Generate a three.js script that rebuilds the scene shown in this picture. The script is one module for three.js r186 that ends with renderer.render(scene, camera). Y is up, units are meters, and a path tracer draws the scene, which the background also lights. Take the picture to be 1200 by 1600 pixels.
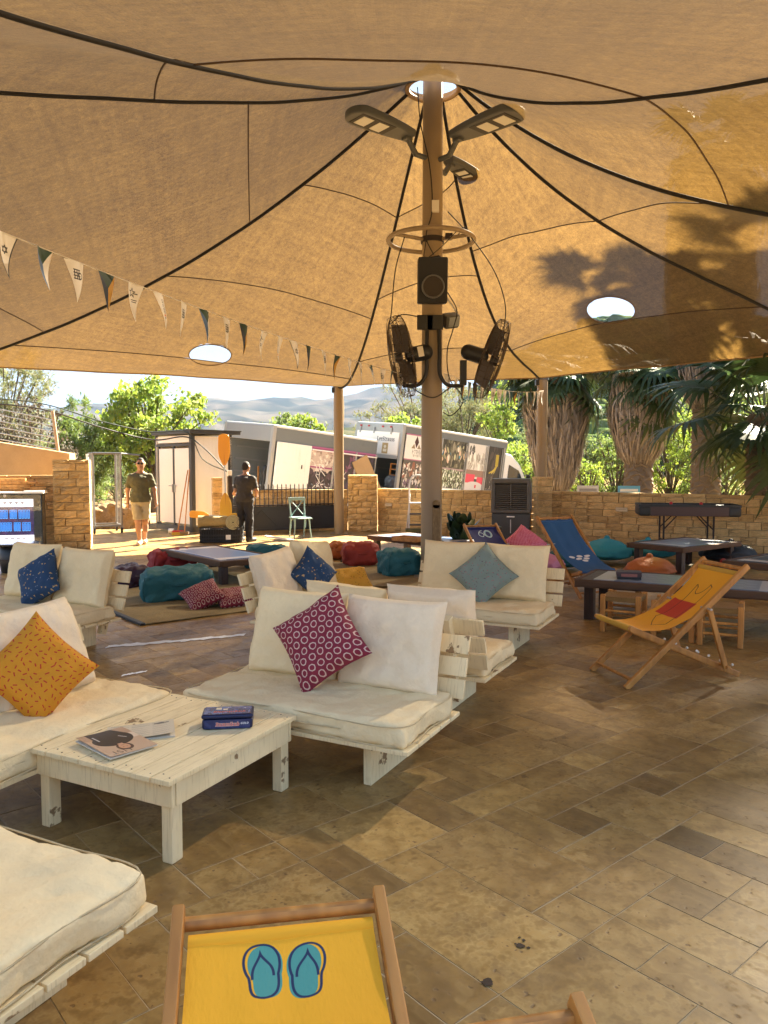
import * as THREE from 'three';
import { mergeGeometries, mergeVertices } from 'three/addons/utils/BufferGeometryUtils.js';
import { createNoise2D, createNoise3D } from 'simplex-noise';

// ---------------------------------------------------------------- camera, sky, sun, exposure
const scene = new THREE.Scene();
const camera = new THREE.PerspectiveCamera(67.38, 0.75, 0.05, 6000);
camera.position.set(0, 1.6, 0);
camera.rotation.set(-Math.atan(72 / 1200), 0, 0);
const renderer = new THREE.WebGLRenderer({ antialias: true });
renderer.toneMapping = THREE.LinearToneMapping;
renderer.toneMappingExposure = 10.6;
renderer.shadowMap.enabled = true;
const SUN = new THREE.Vector3(2.2, 2.78, -3.05).normalize();
{ // clear hazy morning sky: pale towards the horizon, glowing round the sun
  const W = 512, H = 256, d = new Float32Array(W * H * 4), v = new THREE.Vector3();
  for (let j = 0; j < H; j++) for (let i = 0; i < W; i++) {
    const up = ((j + 0.5) / H - 0.5) * Math.PI, az = ((i + 0.5) / W - 0.5) * 2 * Math.PI; v.set(Math.cos(az) * Math.cos(up), Math.sin(up), Math.sin(az) * Math.cos(up));
    const t = Math.pow(Math.max(0, v.y), 0.55), a = Math.acos(Math.min(1, v.dot(SUN))), g = 0.08 * Math.exp(-a / 0.25) + 0.03 * Math.exp(-a / 0.7), o = (j * W + i) * 4;
    d[o] = 0.08 + (0.038 - 0.08) * t + g * 1.05; d[o + 1] = 0.103 + (0.062 - 0.103) * t + g; d[o + 2] = 0.13 + (0.105 - 0.13) * t + g * 0.85; d[o + 3] = 1;
  }
  const sky = new THREE.DataTexture(d, W, H, THREE.RGBAFormat, THREE.FloatType); sky.mapping = THREE.EquirectangularReflectionMapping; sky.magFilter = sky.minFilter = THREE.LinearFilter; sky.needsUpdate = true;
  scene.background = sky; scene.environment = sky; }
const sun = new THREE.DirectionalLight(new THREE.Color(1, 0.885, 0.68), 5.0);
sun.name = 'sun'; sun.position.copy(SUN).multiplyScalar(60).add(new THREE.Vector3(0, 0, -12)); sun.target.position.set(0, 0, -12);
sun.castShadow = true; sun.shadow.radius = 2; sun.shadow.mapSize.set(4096, 4096);
Object.assign(sun.shadow.camera, { left: -30, right: 30, top: 30, bottom: -30, near: 1, far: 160 });
scene.add(sun, sun.target);
scene.fog = new THREE.FogExp2(0xa6bee6, 0.00018);

// ---------------------------------------------------------------- helpers
const mul = (s) => () => { s |= 0; s = (s + 0x6d2b79f5) | 0; let t = Math.imul(s ^ (s >>> 15), 1 | s); t = (t + Math.imul(t ^ (t >>> 7), 61 | t)) ^ t; return ((t ^ (t >>> 14)) >>> 0) / 4294967296; };
const R = mul(7), rr = (a, b) => a + (b - a) * R(), pick = (a) => a[Math.floor(R() * a.length)];
const N2 = createNoise2D(mul(11)), N3 = createNoise3D(mul(12));
const V = (x, y, z) => new THREE.Vector3(x, y, z), D = Math.PI / 180;
const clamp = THREE.MathUtils.clamp, lerp = THREE.MathUtils.lerp, ss = THREE.MathUtils.smoothstep;
const used = {};
const numbered = (n) => { const k = (used[n] = (used[n] ?? -1) + 1); return k ? n + '_' + String(k).padStart(3, '0') : n; };
const tagIt = (o, label, category, group) => { o.userData = { label, category }; if (group) o.userData.group = group; return o; };
function thing(name, label, category, pos = [0, 0, 0], turn = 0, group) {
  const o = new THREE.Group(); o.name = numbered(name); o.position.set(...pos); o.rotation.y = turn; scene.add(o);
  return tagIt(o, label, category, group);
}
function struct(name, label) { const o = new THREE.Group(); o.name = name; o.userData = { kind: 'structure', label }; scene.add(o); return o; }
function part(name, geo, mat, parent, label) {
  const m = new THREE.Mesh(geo, mat); m.name = name; m.castShadow = m.receiveShadow = true; parent.add(m);
  if (label) m.userData.label = label;
  return m;
}
function copy(src, label, pos, turn, name) {
  const c = src.clone(); c.name = numbered(name ?? src.name.replace(/_\d{3}$/, '')); scene.add(c);
  c.position.set(...pos); c.rotation.y = turn; c.userData = { ...src.userData, label }; return c;
}
// geometry
const E = (a) => new THREE.Euler(a[0] || 0, a[1] || 0, a[2] || 0);
const mv = (g, x = 0, y = 0, z = 0, rot) => { if (rot) g.applyMatrix4(new THREE.Matrix4().makeRotationFromEuler(E(rot))); return g.translate(x, y, z); };
function clean(g) {
  if (g.index) g = g.toNonIndexed();
  if (!g.attributes.normal) g.computeVertexNormals();
  for (const k of Object.keys(g.attributes)) if (!['position', 'normal', 'uv'].includes(k)) g.deleteAttribute(k);
  if (!g.attributes.uv) g.setAttribute('uv', new THREE.BufferAttribute(new Float32Array(g.attributes.position.count * 2), 2));
  return g;
}
const join = (...l) => mergeGeometries(l.flat().map(clean));
function muv(g, off = 0, s = 1) {           // uv in metres, by the axis each face points along
  g = clean(g); const p = g.attributes.position, uv = g.attributes.uv;
  for (let i = 0; i < p.count; i += 3) {
    const a = V().fromBufferAttribute(p, i), b = V().fromBufferAttribute(p, i + 1), c = V().fromBufferAttribute(p, i + 2);
    const n = b.clone().sub(a).cross(c.clone().sub(a)), ax = Math.abs(n.x), ay = Math.abs(n.y), az = Math.abs(n.z);
    [a, b, c].forEach((v, k) => { const w = ay >= ax && ay >= az ? [v.x, v.z] : ax >= az ? [v.z, v.y] : [v.x, v.y]; uv.setXY(i + k, w[0] * s + off, w[1] * s + off * 0.37); });
  }
  return g;
}
// box with chamfered edges (c): 44 triangles
function bx(w, h, d, x = 0, y = 0, z = 0, rot, c = 0.004) {
  c = Math.min(c, w / 3, h / 3, d / 3);
  const g = new THREE.BoxGeometry(w, h, d, 3, 3, 3), p = g.attributes.position;
  const f = (v, H) => { const k = Math.round((v / (2 * H) + 0.5) * 3); return [-H, -H + c, H - c, H][k]; };
  for (let i = 0; i < p.count; i++) {
    let a = [f(p.getX(i), w / 2), f(p.getY(i), h / 2), f(p.getZ(i), d / 2)]; const H = [w / 2, h / 2, d / 2];
    const ex = a.map((v, k) => Math.abs(v) > H[k] - c * 0.5);
    if (ex.filter(Boolean).length > 1) { const s = ex.filter(Boolean).length === 2 ? 0.3 : 0.42; a = a.map((v, k) => (ex[k] ? Math.sign(v) * (H[k] - c * s) : v)); }
    p.setXYZ(i, ...a);
  }
  g.computeVertexNormals();
  return mv(g, x, y, z, rot);
}
const bx0 = (w, h, d, x = 0, y = 0, z = 0, rot) => mv(new THREE.BoxGeometry(w, h, d), x, y, z, rot);
function bar(a, b, w, d = w, c = 0.003, up = V(0, 1, 0)) {   // squared bar between two points
  const A = V(...a), B = V(...b), y = B.clone().sub(A), L = y.length(); y.normalize();
  let x = up.clone().cross(y); if (x.length() < 1e-3) x = V(1, 0, 0); x.normalize(); const z = x.clone().cross(y);
  return bx(w, L, d, 0, 0, 0, null, c).applyMatrix4(new THREE.Matrix4().makeBasis(x, y, z).setPosition(A.lerp(B, 0.5)));
}
function rod(a, b, r, r2 = r, n = 10) {
  const A = V(...a), B = V(...b), y = B.clone().sub(A), L = y.length();
  return new THREE.CylinderGeometry(r2, r, L, n, 1).applyQuaternion(new THREE.Quaternion().setFromUnitVectors(V(0, 1, 0), y.normalize())).translate(...A.lerp(B, 0.5).toArray());
}
const pipe = (pts, r, seg = 24, n = 6, closed = false) => new THREE.TubeGeometry(new THREE.CatmullRomCurve3(pts.map((p) => V(...p)), closed), seg, r, n, closed);
const lathe = (pts, n = 24) => new THREE.LatheGeometry(pts.map((p) => new THREE.Vector2(...p)), n);
function smooth(g) {                        // weld, smooth normals, keep as non-indexed with metre uv
  g = g.clone(); g.deleteAttribute('uv'); g.deleteAttribute('normal'); g = mergeVertices(g, 1e-4); g.computeVertexNormals(); return muv(g.toNonIndexed());
}
// soft slab: rounded box with wrinkles
function soft(w, h, d, r, seed = 0, wr = 0.006, seg = [26, 5, 18], puff = 0) {
  const g = new THREE.BoxGeometry(w, h, d, ...seg), p = g.attributes.position, H = [w / 2, h / 2, d / 2];
  for (let i = 0; i < p.count; i++) {
    let a = [p.getX(i), p.getY(i), p.getZ(i)].map((v, k) => { const t = v / H[k]; return Math.sign(t) * Math.pow(Math.abs(t), 0.75) * H[k]; });
    const q = a.map((v, k) => clamp(v, -H[k] + r, H[k] - r)), e = V(a[0] - q[0], a[1] - q[1], a[2] - q[2]);
    const L = e.length(); if (L > 1e-6) e.multiplyScalar(r / L);
    const o = V(...q).add(e), n = L > 1e-6 ? e.clone().normalize() : V(0, 1, 0);
    const bulge = puff * (1 - (o.x / H[0]) ** 2) * (1 - (o.z / H[2]) ** 2);
    const m = wr * (N3(o.x * 3 + seed, o.y * 6, o.z * 3) + 0.5 * N3(o.x * 9 + seed * 3, o.y * 9 + 5, o.z * 7) + 0.35 * Math.abs(N3(o.x * 5 + o.z * 11, seed, o.y * 14)) - 0.9 * Math.pow(1 - Math.abs(N3(o.x * 2.3 + seed, o.y * 3, o.z * 4.5)), 9) - 0.5 * Math.pow(1 - Math.abs(N3(o.x * 6, o.y * 5 + seed, o.z * 2.2)), 10));
    o.addScaledVector(n, m); o.y += Math.sign(o.y) * bulge;
    p.setXYZ(i, o.x, o.y, o.z);
  }
  return smooth(g);
}
// throw pillow standing in the xy plane: pinched corners, uv 0..1 on each side
function pillow(w, h, t, seed = 0, n = 18, ex = 0.55, pin = 0.1) {
  const sides = [1, -1].map((s) => {
    const g = new THREE.PlaneGeometry(2, 2, n, n), p = g.attributes.position;
    for (let i = 0; i < p.count; i++) {
      const u = p.getX(i), v = p.getY(i), k = Math.pow(Math.max(0, (1 - u ** 4) * (1 - v ** 4)), ex);
      const X = u * (1 - pin * (1 - v * v) * u * u), Y = v * (1 - pin * (1 - u * u) * v * v);
      const wv = (N3(u * 2 + seed, v * 2, s) * 0.1 + N3(u * 5, v * 5 + seed, s * 2) * 0.045) * (1 - 0.4 * k);
      p.setXYZ(i, s * X * w / 2, Y * h / 2, s * t / 2 * k * (1 + wv * 2) + wv * 0.12 * t);
    }
    g.computeVertexNormals(); return g;
  });
  return join(...sides);
}
// closed surface of a field (negative inside) by surface nets
function field(f, lo, hi, cell) {
  const n = [0, 1, 2].map((k) => Math.ceil((hi[k] - lo[k]) / cell) + 1), [nx, ny, nz] = n, v = new Float32Array(nx * ny * nz), id = (x, y, z) => (z * ny + y) * nx + x;
  for (let z = 0; z < nz; z++) for (let y = 0; y < ny; y++) for (let x = 0; x < nx; x++) v[id(x, y, z)] = f(lo[0] + x * cell, lo[1] + y * cell, lo[2] + z * cell);
  const vert = new Int32Array(v.length).fill(-1), pos = [], idx = [];
  for (let z = 0; z < nz - 1; z++) for (let y = 0; y < ny - 1; y++) for (let x = 0; x < nx - 1; x++) {
    let c = 0, sx = 0, sy = 0, sz = 0; const cv = (i) => v[id(x + (i & 1), y + ((i >> 1) & 1), z + (i >> 2))];
    for (const [a, b] of EDGES) { const p = cv(a), q = cv(b); if (p < 0 !== q < 0) { const t = p / (p - q); c++; sx += lerp(a & 1, b & 1, t); sy += lerp((a >> 1) & 1, (b >> 1) & 1, t); sz += lerp(a >> 2, b >> 2, t); } }
    if (c) { vert[id(x, y, z)] = pos.length / 3; pos.push(lo[0] + (x + sx / c) * cell, lo[1] + (y + sy / c) * cell, lo[2] + (z + sz / c) * cell); }
  }
  for (let z = 1; z < nz - 1; z++) for (let y = 1; y < ny - 1; y++) for (let x = 1; x < nx - 1; x++) {
    const a = v[id(x, y, z)];
    [[1, 0, 0], [0, 1, 0], [0, 0, 1]].forEach(([i, j, k], ax) => {
      const b = v[id(x + i, y + j, z + k)]; if (a < 0 === b < 0) return;
      const q = ax === 0 ? [[0, 0, 0], [0, 1, 0], [0, 1, 1], [0, 0, 1]] : ax === 1 ? [[0, 0, 0], [0, 0, 1], [1, 0, 1], [1, 0, 0]] : [[0, 0, 0], [1, 0, 0], [1, 1, 0], [0, 1, 0]];
      let [p0, p1, p2, p3] = q.map(([dx, dy, dz]) => vert[id(x - dx, y - dy, z - dz)]); if (a >= 0) [p1, p3] = [p3, p1];
      idx.push(p0, p1, p2, p0, p2, p3);
    });
  }
  const g = new THREE.BufferGeometry(); g.setAttribute('position', new THREE.Float32BufferAttribute(pos, 3)); g.setIndex(idx); g.computeVertexNormals(); return g;
}
const EDGES = [[0, 1], [2, 3], [4, 5], [6, 7], [0, 2], [1, 3], [4, 6], [5, 7], [0, 4], [1, 5], [2, 6], [3, 7]];

// ---------------------------------------------------------------- textures
// periodic value noise
const memo = new Map(), once = (k, f) => { if (!memo.has(k)) memo.set(k, f()); return memo.get(k); };
const vn = (per, seed) => once('v' + per + '_' + seed, () => vn0(per, seed));
function vn0(per, seed) {
  const g = mul(seed), t = new Float32Array(per * per).map(() => g());
  return (u, v) => { const x = u * per, y = v * per, i = Math.floor(x), j = Math.floor(y), a = x - i, b = y - j, s = a * a * (3 - 2 * a), q = b * b * (3 - 2 * b), w = (k) => ((k % per) + per) % per;
    const c = (m, n) => t[w(n) * per + w(m)]; return lerp(lerp(c(i, j), c(i + 1, j), s), lerp(c(i, j + 1), c(i + 1, j + 1), s), q); };
}
const fbm = (pers, seed) => once('f' + pers + '_' + seed, () => fbm0(pers, seed));
const fbm0 = (pers, seed) => { const l = pers.map((p, k) => vn(p, seed + k * 31)); return (u, v) => { let s = 0, a = 1, t = 0; for (const f of l) { s += a * f(u, v); t += a; a *= 0.6; } return s / t; }; };
function tex(n, f, srgb = true, m = n) {   // f(u, v) -> [r, g, b] in 0..1 (sRGB for colour maps)
  const d = new Uint8Array(n * m * 4);
  for (let j = 0; j < m; j++) for (let i = 0; i < n; i++) { const c = f((i + 0.5) / n, (j + 0.5) / m), o = (j * n + i) * 4; for (let k = 0; k < 3; k++) d[o + k] = clamp((Array.isArray(c) ? c[k] : c) * 255, 0, 255); d[o + 3] = 255; }
  const t = new THREE.DataTexture(d, n, m); t.wrapS = t.wrapT = THREE.RepeatWrapping; t.magFilter = t.minFilter = THREE.LinearFilter; if (srgb) t.colorSpace = THREE.SRGBColorSpace; t.needsUpdate = true; return t;
}
function canvas(w, h, draw) {
  const c = document.createElement('canvas'); c.width = w; c.height = h; const x = c.getContext('2d'); draw(x, w, h);
  const t = new THREE.CanvasTexture(c); t.colorSpace = THREE.SRGBColorSpace; t.wrapS = t.wrapT = THREE.RepeatWrapping; return t;
}
const rep = (t, a, b = a) => { const c = t.clone(); c.repeat.set(a, b); return c; };
const mat = (o) => new THREE.MeshStandardMaterial({ roughness: 0.7, ...o });
const phys = (o) => new THREE.MeshPhysicalMaterial({ roughness: 0.7, ...o });
const lin = (r, g, b) => new THREE.Color().setRGB(r, g, b);
const mixc = (a, b, t) => a.map((v, k) => lerp(v, b[k], clamp(t, 0, 1)));

// ---------------------------------------------------------------- shared materials
const fA = fbm([5, 11, 23, 47, 96], 3), fB = fbm([9, 19, 40, 83], 77), fC = fbm([60, 130, 260], 51), fD = fbm([3, 7, 15], 19);
const ridge = (f, u, v) => 1 - Math.abs(f(u, v) * 2 - 1);
const T = {
  travertine: tex(1024, (u, v) => { const a = fA(u, v), b = fB(u + 0.3 * a, v), pit = ss(fC(u, v) + 0.3 * fB(u, v), 0.93, 1.0), vein = Math.pow(ridge(fB, u + 0.15 * a, v + 0.1 * b), 9) * 0.6 + Math.pow(ridge(fC, u, v), 6) * ss(a, 0.4, 0.65); let c = mixc([0.475, 0.368, 0.205], [0.695, 0.562, 0.335], a * 1.6 + 1.0 * fC(u, v) - 0.8); c = mixc(c, [0.41, 0.315, 0.185], ss(b + 0.4 * fC(u, v), 0.65, 0.95) * 0.6); c = mixc(c, [0.76, 0.66, 0.46], vein * 0.4); return mixc(c, [0.36, 0.27, 0.17], pit * 0.6); }),
  travRough: tex(512, (u, v) => 0.45 + 0.45 * fB(u, v) + 0.2 * ss(fC(u, v), 0.55, 0.75), false),
  travBump: tex(512, (u, v) => 0.6 + 0.3 * fA(u, v) - 0.5 * ss(fC(u, v) + 0.3 * fB(u, v), 0.93, 1.0), false),
  fabric: tex(512, (u, v) => { const a = fD(u, v), k = 0.5 + 0.5 * Math.sin(u * 512 * Math.PI) * Math.sin(v * 512 * Math.PI); return mixc([0.9, 0.88, 0.84], [0.98, 0.97, 0.94], a * 0.8 + 0.2 * k + 0.3 * fC(u, v) - 0.2); }),
  fabricBump: tex(512, (u, v) => 0.55 * fB(u, v) + 0.3 * fC(u, v) + 0.35 * ridge(fA, u, v), false),
  paint: tex(1024, (u, v) => { const g = vn(6, 91)(u * 1, v) , st = fbm([40, 90], 33)(u * 4 % 1, v * 0.25), chip = ss(fB(u, v) + 0.25 * fC(u, v) - 0.12 * g, 0.8, 0.86); let c = mixc([0.84, 0.81, 0.74], [0.95, 0.93, 0.88], fA(u, v)); c = mixc(c, [0.74, 0.69, 0.6], ss(st, 0.6, 0.8) * 0.35); return mixc(c, [0.42, 0.33, 0.24], chip * 0.75); }),
  wood: tex(512, (u, v) => { const g = fbm([30, 70], 61)(u, v * 0.12 % 1), b = fbm([6, 14], 62)(u, v * 0.3 % 1); return mixc([0.55, 0.35, 0.14], [0.8, 0.56, 0.27], g * 0.9 + b * 0.4 - 0.15); }),
  darkwood: tex(512, (u, v) => { const g = fbm([30, 70], 71)(u, v * 0.12 % 1); return mixc([0.13, 0.075, 0.05], [0.27, 0.16, 0.1], g * 1.3 - 0.2); }),
  stone: tex(512, (u, v) => { const a = fA(u, v), c = fC(u, v), b = fB(u, v); return mixc(mixc([0.52, 0.42, 0.28], [0.82, 0.71, 0.52], a * 0.8 + c * 0.7 - 0.3), [0.3, 0.23, 0.15], ss(b + 0.3 * c, 0.78, 0.9) * 0.7); }),
  stoneBump: tex(512, (u, v) => 0.6 * fB(u, v) + 0.5 * fC(u, v), false),
  dirt: tex(512, (u, v) => { const a = fA(u, v), c = fC(u, v); return mixc(mixc([0.5, 0.4, 0.28], [0.74, 0.64, 0.49], a), [0.36, 0.29, 0.2], ss(c, 0.58, 0.7) * 0.8); }),
  plaster: tex(512, (u, v) => mixc([0.62, 0.5, 0.34], [0.72, 0.6, 0.43], fA(u, v) * 0.8 + fC(u, v) * 0.3)),
  straw: tex(512, (u, v) => { const s = 0.5 + 0.5 * Math.sin(v * 150 * Math.PI * 2), a = fA(u, v), n = vn(200, 8)(u * 0.3 % 1, v); return mixc([0.42, 0.36, 0.23], [0.66, 0.59, 0.42], s * 0.4 + n * 0.4 + a * 0.4 - 0.1); }),
};
const M = {
  fabric: mat({ map: T.fabric, bumpMap: T.fabricBump, bumpScale: 0.008, roughness: 0.95, color: lin(1.0, 0.84, 0.54) }),
  fabricPink: mat({ map: T.fabric, bumpMap: T.fabricBump, bumpScale: 0.008, roughness: 0.95, color: lin(0.96, 0.83, 0.64) }),
  paint: mat({ map: T.paint, roughness: 0.6, bumpMap: T.paint, bumpScale: 0.0015, color: lin(1.08, 0.94, 0.65) }),
  wood: mat({ map: T.wood, roughness: 0.5 }), woodPale: mat({ map: T.wood, roughness: 0.6, color: lin(1.25, 1.3, 1.35) }),
  darkwood: mat({ map: T.darkwood, roughness: 0.45 }), bark: mat({ color: lin(0.1, 0.055, 0.03), roughness: 0.95 }),
  black: mat({ color: lin(0.012, 0.012, 0.012), roughness: 0.5 }), rubber: mat({ color: lin(0.02, 0.02, 0.02), roughness: 0.85 }),
  iron: mat({ color: lin(0.03, 0.02, 0.018), roughness: 0.55, metalness: 0.3 }),
  steel: mat({ color: lin(0.42, 0.42, 0.42), roughness: 0.4, metalness: 0.8 }), white: mat({ color: lin(0.78, 0.78, 0.76), roughness: 0.5 }),
  pole: mat({ color: lin(0.27, 0.195, 0.11), roughness: 0.42 }), strap: mat({ color: lin(0.012, 0.011, 0.012), roughness: 0.9 }),
  grey: mat({ color: lin(0.09, 0.09, 0.09), roughness: 0.5 }), cable: mat({ color: lin(0.015, 0.013, 0.012), roughness: 0.6 }),
  cream: mat({ color: lin(0.72, 0.66, 0.55), roughness: 0.8 }), plaster: mat({ map: rep(T.plaster, 0.5), roughness: 0.95 }),
};

// ---------------------------------------------------------------- terrain and hills
const PLAZA = [[-9.5, 4], [9.5, 4], [9.5, -12.2], [3.4, -16.9], [0.2, -19.2], [-9.5, -19.3]];
function th(x, z) {                           // height of the open ground
  const d = -z - 20, r = Math.max(0, d);
  const far = 2.6 * ss(r, 15, 170) + ss(r, 0, 40) * 0.4, right = ss(x, 4, 40) * ss(-z, 30, 110) * 9 + ss(x, 2, 60) * ss(-z, 60, 220) * 26;
  return -0.06 + far + right + 0.25 * N2(x * 0.05, z * 0.05) * ss(r, 0, 20) + 1.6 * N2(x * 0.012, z * 0.012) * ss(r, 20, 90);
}
{ const g = new THREE.PlaneGeometry(2, 2, 150, 150), p = g.attributes.position, uv = g.attributes.uv, col = new Float32Array(p.count * 3);
  for (let i = 0; i < p.count; i++) { const a = p.getX(i), b = p.getY(i), f = (t) => Math.sign(t) * Math.pow(Math.abs(t), 3), x = f(a) * 1400 + a * 25, z = -12 - (f(b) * 1400 + b * 25); const y = th(x, z);
    p.setXYZ(i, x, Math.min(y, x > -12 && x < 12 && z > -19 && z < 8 ? -0.06 : y), z); uv.setXY(i, x * 0.4, z * 0.4);
    const veg = ss(Math.hypot(x, z + 12), 26, 60) * ss(N2(x * 0.03, z * 0.03) + 0.5 * N2(x * 0.11, z * 0.11), -0.6, 0.4); col.set(mixc([0.95, 0.95, 0.95], [0.3, 0.42, 0.16], veg), i * 3); }
  g.setAttribute('color', new THREE.BufferAttribute(col, 3)); g.computeVertexNormals();
  const m = part('ground', g, phys({ map: T.dirt, bumpMap: T.dirt, bumpScale: 0.03, roughness: 1, specularIntensity: 0, vertexColors: true }), scene); m.userData = { kind: 'structure', label: 'dry stony dirt ground around the paved plaza' }; }
function hill(name, label, d0, d1, ridgeY, cols, seed) {   // ridge given as height over the camera per metre of distance, by direction
  const nx = 130, nz = 26, g = new THREE.PlaneGeometry(1, 1, nx, nz), p = g.attributes.position, col = new Float32Array(p.count * 3);
  for (let j = 0; j <= nz; j++) for (let i = 0; i <= nx; i++) { const k = j * (nx + 1) + i, az = -1.15 + 2.3 * i / nx, t = j / nz, d = lerp(d0, d1, t), x = Math.sin(az) * d, z = -Math.cos(az) * d;
    const prof = t < 0.75 ? Math.pow(t / 0.75, 0.8) : 1 - 0.5 * (t - 0.75), top = ridgeY(Math.tan(az)) * lerp(d0, d1, 0.75) * (Math.abs(az) > 1 ? 0.9 : 1);
    const n = N2(x * 6 / d0 + seed, z * 6 / d0) * 0.06 + N2(x * 22 / d0, z * 22 / d0 + seed) * 0.025 + 0.01 * N2(x * 70 / d0, z * 70 / d0);
    p.setXYZ(k, x, 1.6 + top * (prof * (1 + n * 1.2)) - (1 - prof) * 4 - (j === 0 ? 8 : 0), z);
    const v = N2(x * 14 / d0, z * 14 / d0 + seed) + 0.7 * N2(x * 45 / d0, z * 45 / d0), w = N2(x * 110 / d0, z * 110 / d0); col.set(mixc(mixc(cols[0], cols[1], ss(v, -0.5, 0.6)), cols[2], ss(w, 0.15, 0.5) * 0.8), k * 3); }
  g.setAttribute('color', new THREE.BufferAttribute(col, 3)); g.computeVertexNormals();
  const m = part(name, g, phys({ roughness: 1, specularIntensity: 0, vertexColors: true }), scene); m.userData = { kind: 'structure', label }; return m;
}
const farRidge = (t) => 0.07 + 0.016 * ss(t, -0.5, -0.1) + 0.013 * ss(t, -0.1, 0.05) - 0.01 * ss(t, 0.15, 0.6);
hill('hills', 'long distant scrub covered ridge fading to blue', 520, 1300, farRidge, [[0.085, 0.07, 0.052], [0.03, 0.032, 0.022], [0.005, 0.009, 0.005]], 3);
hill('hillside', 'nearer dry hillside dotted with bushes behind the trucks', 150, 420, (t) => 0.033 + 0.02 * ss(t, -0.25, 0.05) + 0.03 * ss(t, 0.1, 0.6), [[0.09, 0.08, 0.045], [0.05, 0.055, 0.025], [0.014, 0.025, 0.008]], 9);

// ---------------------------------------------------------------- plaza floor: travertine laid in mixed sizes
const floor = struct('floor', 'travertine paved floor of the shaded plaza');
{ const sh = new THREE.Shape(PLAZA.map(([x, z]) => new THREE.Vector2(x, -z)));
  part('grout', mv(new THREE.ShapeGeometry(sh), 0, -0.0016, 0, [-Math.PI / 2, 0, 0]), mat({ color: lin(0.42, 0.31, 0.17), roughness: 0.95 }), floor);
  const U = V(0.65, 0, 0.76).normalize(), W = V(0.76, 0, -0.65).normalize(), S = 0.208, n = 130, occ = new Set(), tiles = [];
  const inside = (x, z) => { let c = false; for (let i = 0, j = PLAZA.length - 1; i < PLAZA.length; j = i++) { const [a, b] = PLAZA[i], [e, f] = PLAZA[j]; if (b > z !== f > z && x < ((e - a) * (z - b)) / (f - b) + a) c = !c; } return c; };
  const O = V(0.44, 0, -3.41); const sizes = [[3, 2], [2, 1], [2, 2], [2, 1], [1, 1], [2, 1], [1, 2], [2, 2], [1, 1], [2, 3]];
  const set = [[0, 0, 2, 1, 0.97], [3, 2, 1, 1, 0.01], [3, 1, 2, 1, 0.98], [4, 2, 2, 1, 0.12], [1, 2, 2, 2, 0.6], [-3, 1, 2, 1, 0.95], [-2, -3, 2, 2, 0.97], [0, -2, 3, 2, 0.5], [2, -5, 2, 1, 0.9], [5, -2, 2, 1, 0.93], [7, 4, 1, 1, 0.1]].map(([i, j, a, b, t]) => { for (let q = 0; q < b; q++) for (let k = 0; k < a; k++) occ.add(i + k + ',' + (j + q)); const c = O.clone().addScaledVector(U, (i + a / 2) * S).addScaledVector(W, (j + b / 2) * S); return { c, a, b, tint: t, v: 1, y: 0 }; }); tiles.push(...set);
  const rt = mul(99);
  for (let j = -n; j < n; j++) for (let i = -n; i < n; i++) {
    if (occ.has(i + ',' + j)) continue; let [a, b] = sizes[Math.floor(rt() * sizes.length)];
    const free = (a, b) => { for (let q = 0; q < b; q++) for (let k = 0; k < a; k++) if (occ.has(i + k + ',' + (j + q))) return false; return true; };
    while (a > 1 && !free(a, b)) a--; while (b > 1 && !free(a, b)) b--;
    for (let q = 0; q < b; q++) for (let k = 0; k < a; k++) occ.add(i + k + ',' + (j + q));
    const c = O.clone().addScaledVector(U, (i + a / 2) * S).addScaledVector(W, (j + b / 2) * S);
    if (inside(c.x, c.z) && inside(c.x + 0.1, c.z + 0.1) && inside(c.x - 0.1, c.z - 0.1) && c.z < 1.5) tiles.push({ c, a, b, tint: (([0.2, 0][+(a * b < 3)]) && rt() * 0.7 + 0.25) || 0.1 + rt() * 0.9, v: Math.floor(rt() * 3), y: (rt() - 0.5) * 0.002 });
  }
  const turn = Math.atan2(-U.z, U.x), geos = {};
  const geo = (a, b, v) => geos[[a, b, v]] ??= (() => { const w = a * S - 0.0035, d = b * S - 0.0035, c = 0.0012, P = [[-w / 2, -0.012, -d / 2], [w / 2, -0.012, -d / 2], [w / 2, -0.012, d / 2], [-w / 2, -0.012, d / 2]], q = [], r = mul(a * 7 + b * 13 + v * 5), j = () => (r() - 0.5) * 0.003;
    const ring = (y, s) => { const o = []; for (let e = 0; e < 4; e++) { const A = P[e], B = P[(e + 1) % 4]; for (let k = 0; k < 3; k++) { const t = k / 3; o.push([lerp(A[0], B[0], t) * s + (k ? j() : 0), y, lerp(A[2], B[2], t) * s + (k ? j() : 0)]); } } return o; };
    const r0 = ring(-0.012, 1), r1 = r0.map((p) => [p[0], -c, p[2]]), r2 = r1.map((p) => [p[0] * (1 - c / w * 2), 0, p[2] * (1 - c / d * 2)]);
    for (const [A, B] of [[r0, r1], [r1, r2]]) for (let e = 0; e < 12; e++) { const f = (e + 1) % 12; q.push(A[e], B[f], A[f], A[e], B[e], B[f]); }
    for (let e = 0; e < 12; e++) q.push(r2[e], [0, 0, 0], r2[(e + 1) % 12]);
    const g = new THREE.BufferGeometry(); g.setAttribute('position', new THREE.Float32BufferAttribute(q.flat(), 3)); g.computeVertexNormals(); return muv(g, 0.31 + v * 0.37 + a * 0.11 + b * 0.23, 0.55); })();
  const tint = (t) => (t < 0.035 ? [0.46, 0.43, 0.38] : t < 0.16 ? [0.76, 0.71, 0.62] : t < 0.8 ? [0.84 + t * 0.13, 0.81 + t * 0.12, 0.74 + t * 0.1] : t < 0.92 ? [1.06, 1.03, 0.93] : [1.22, 1.19, 1.06]);
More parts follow.
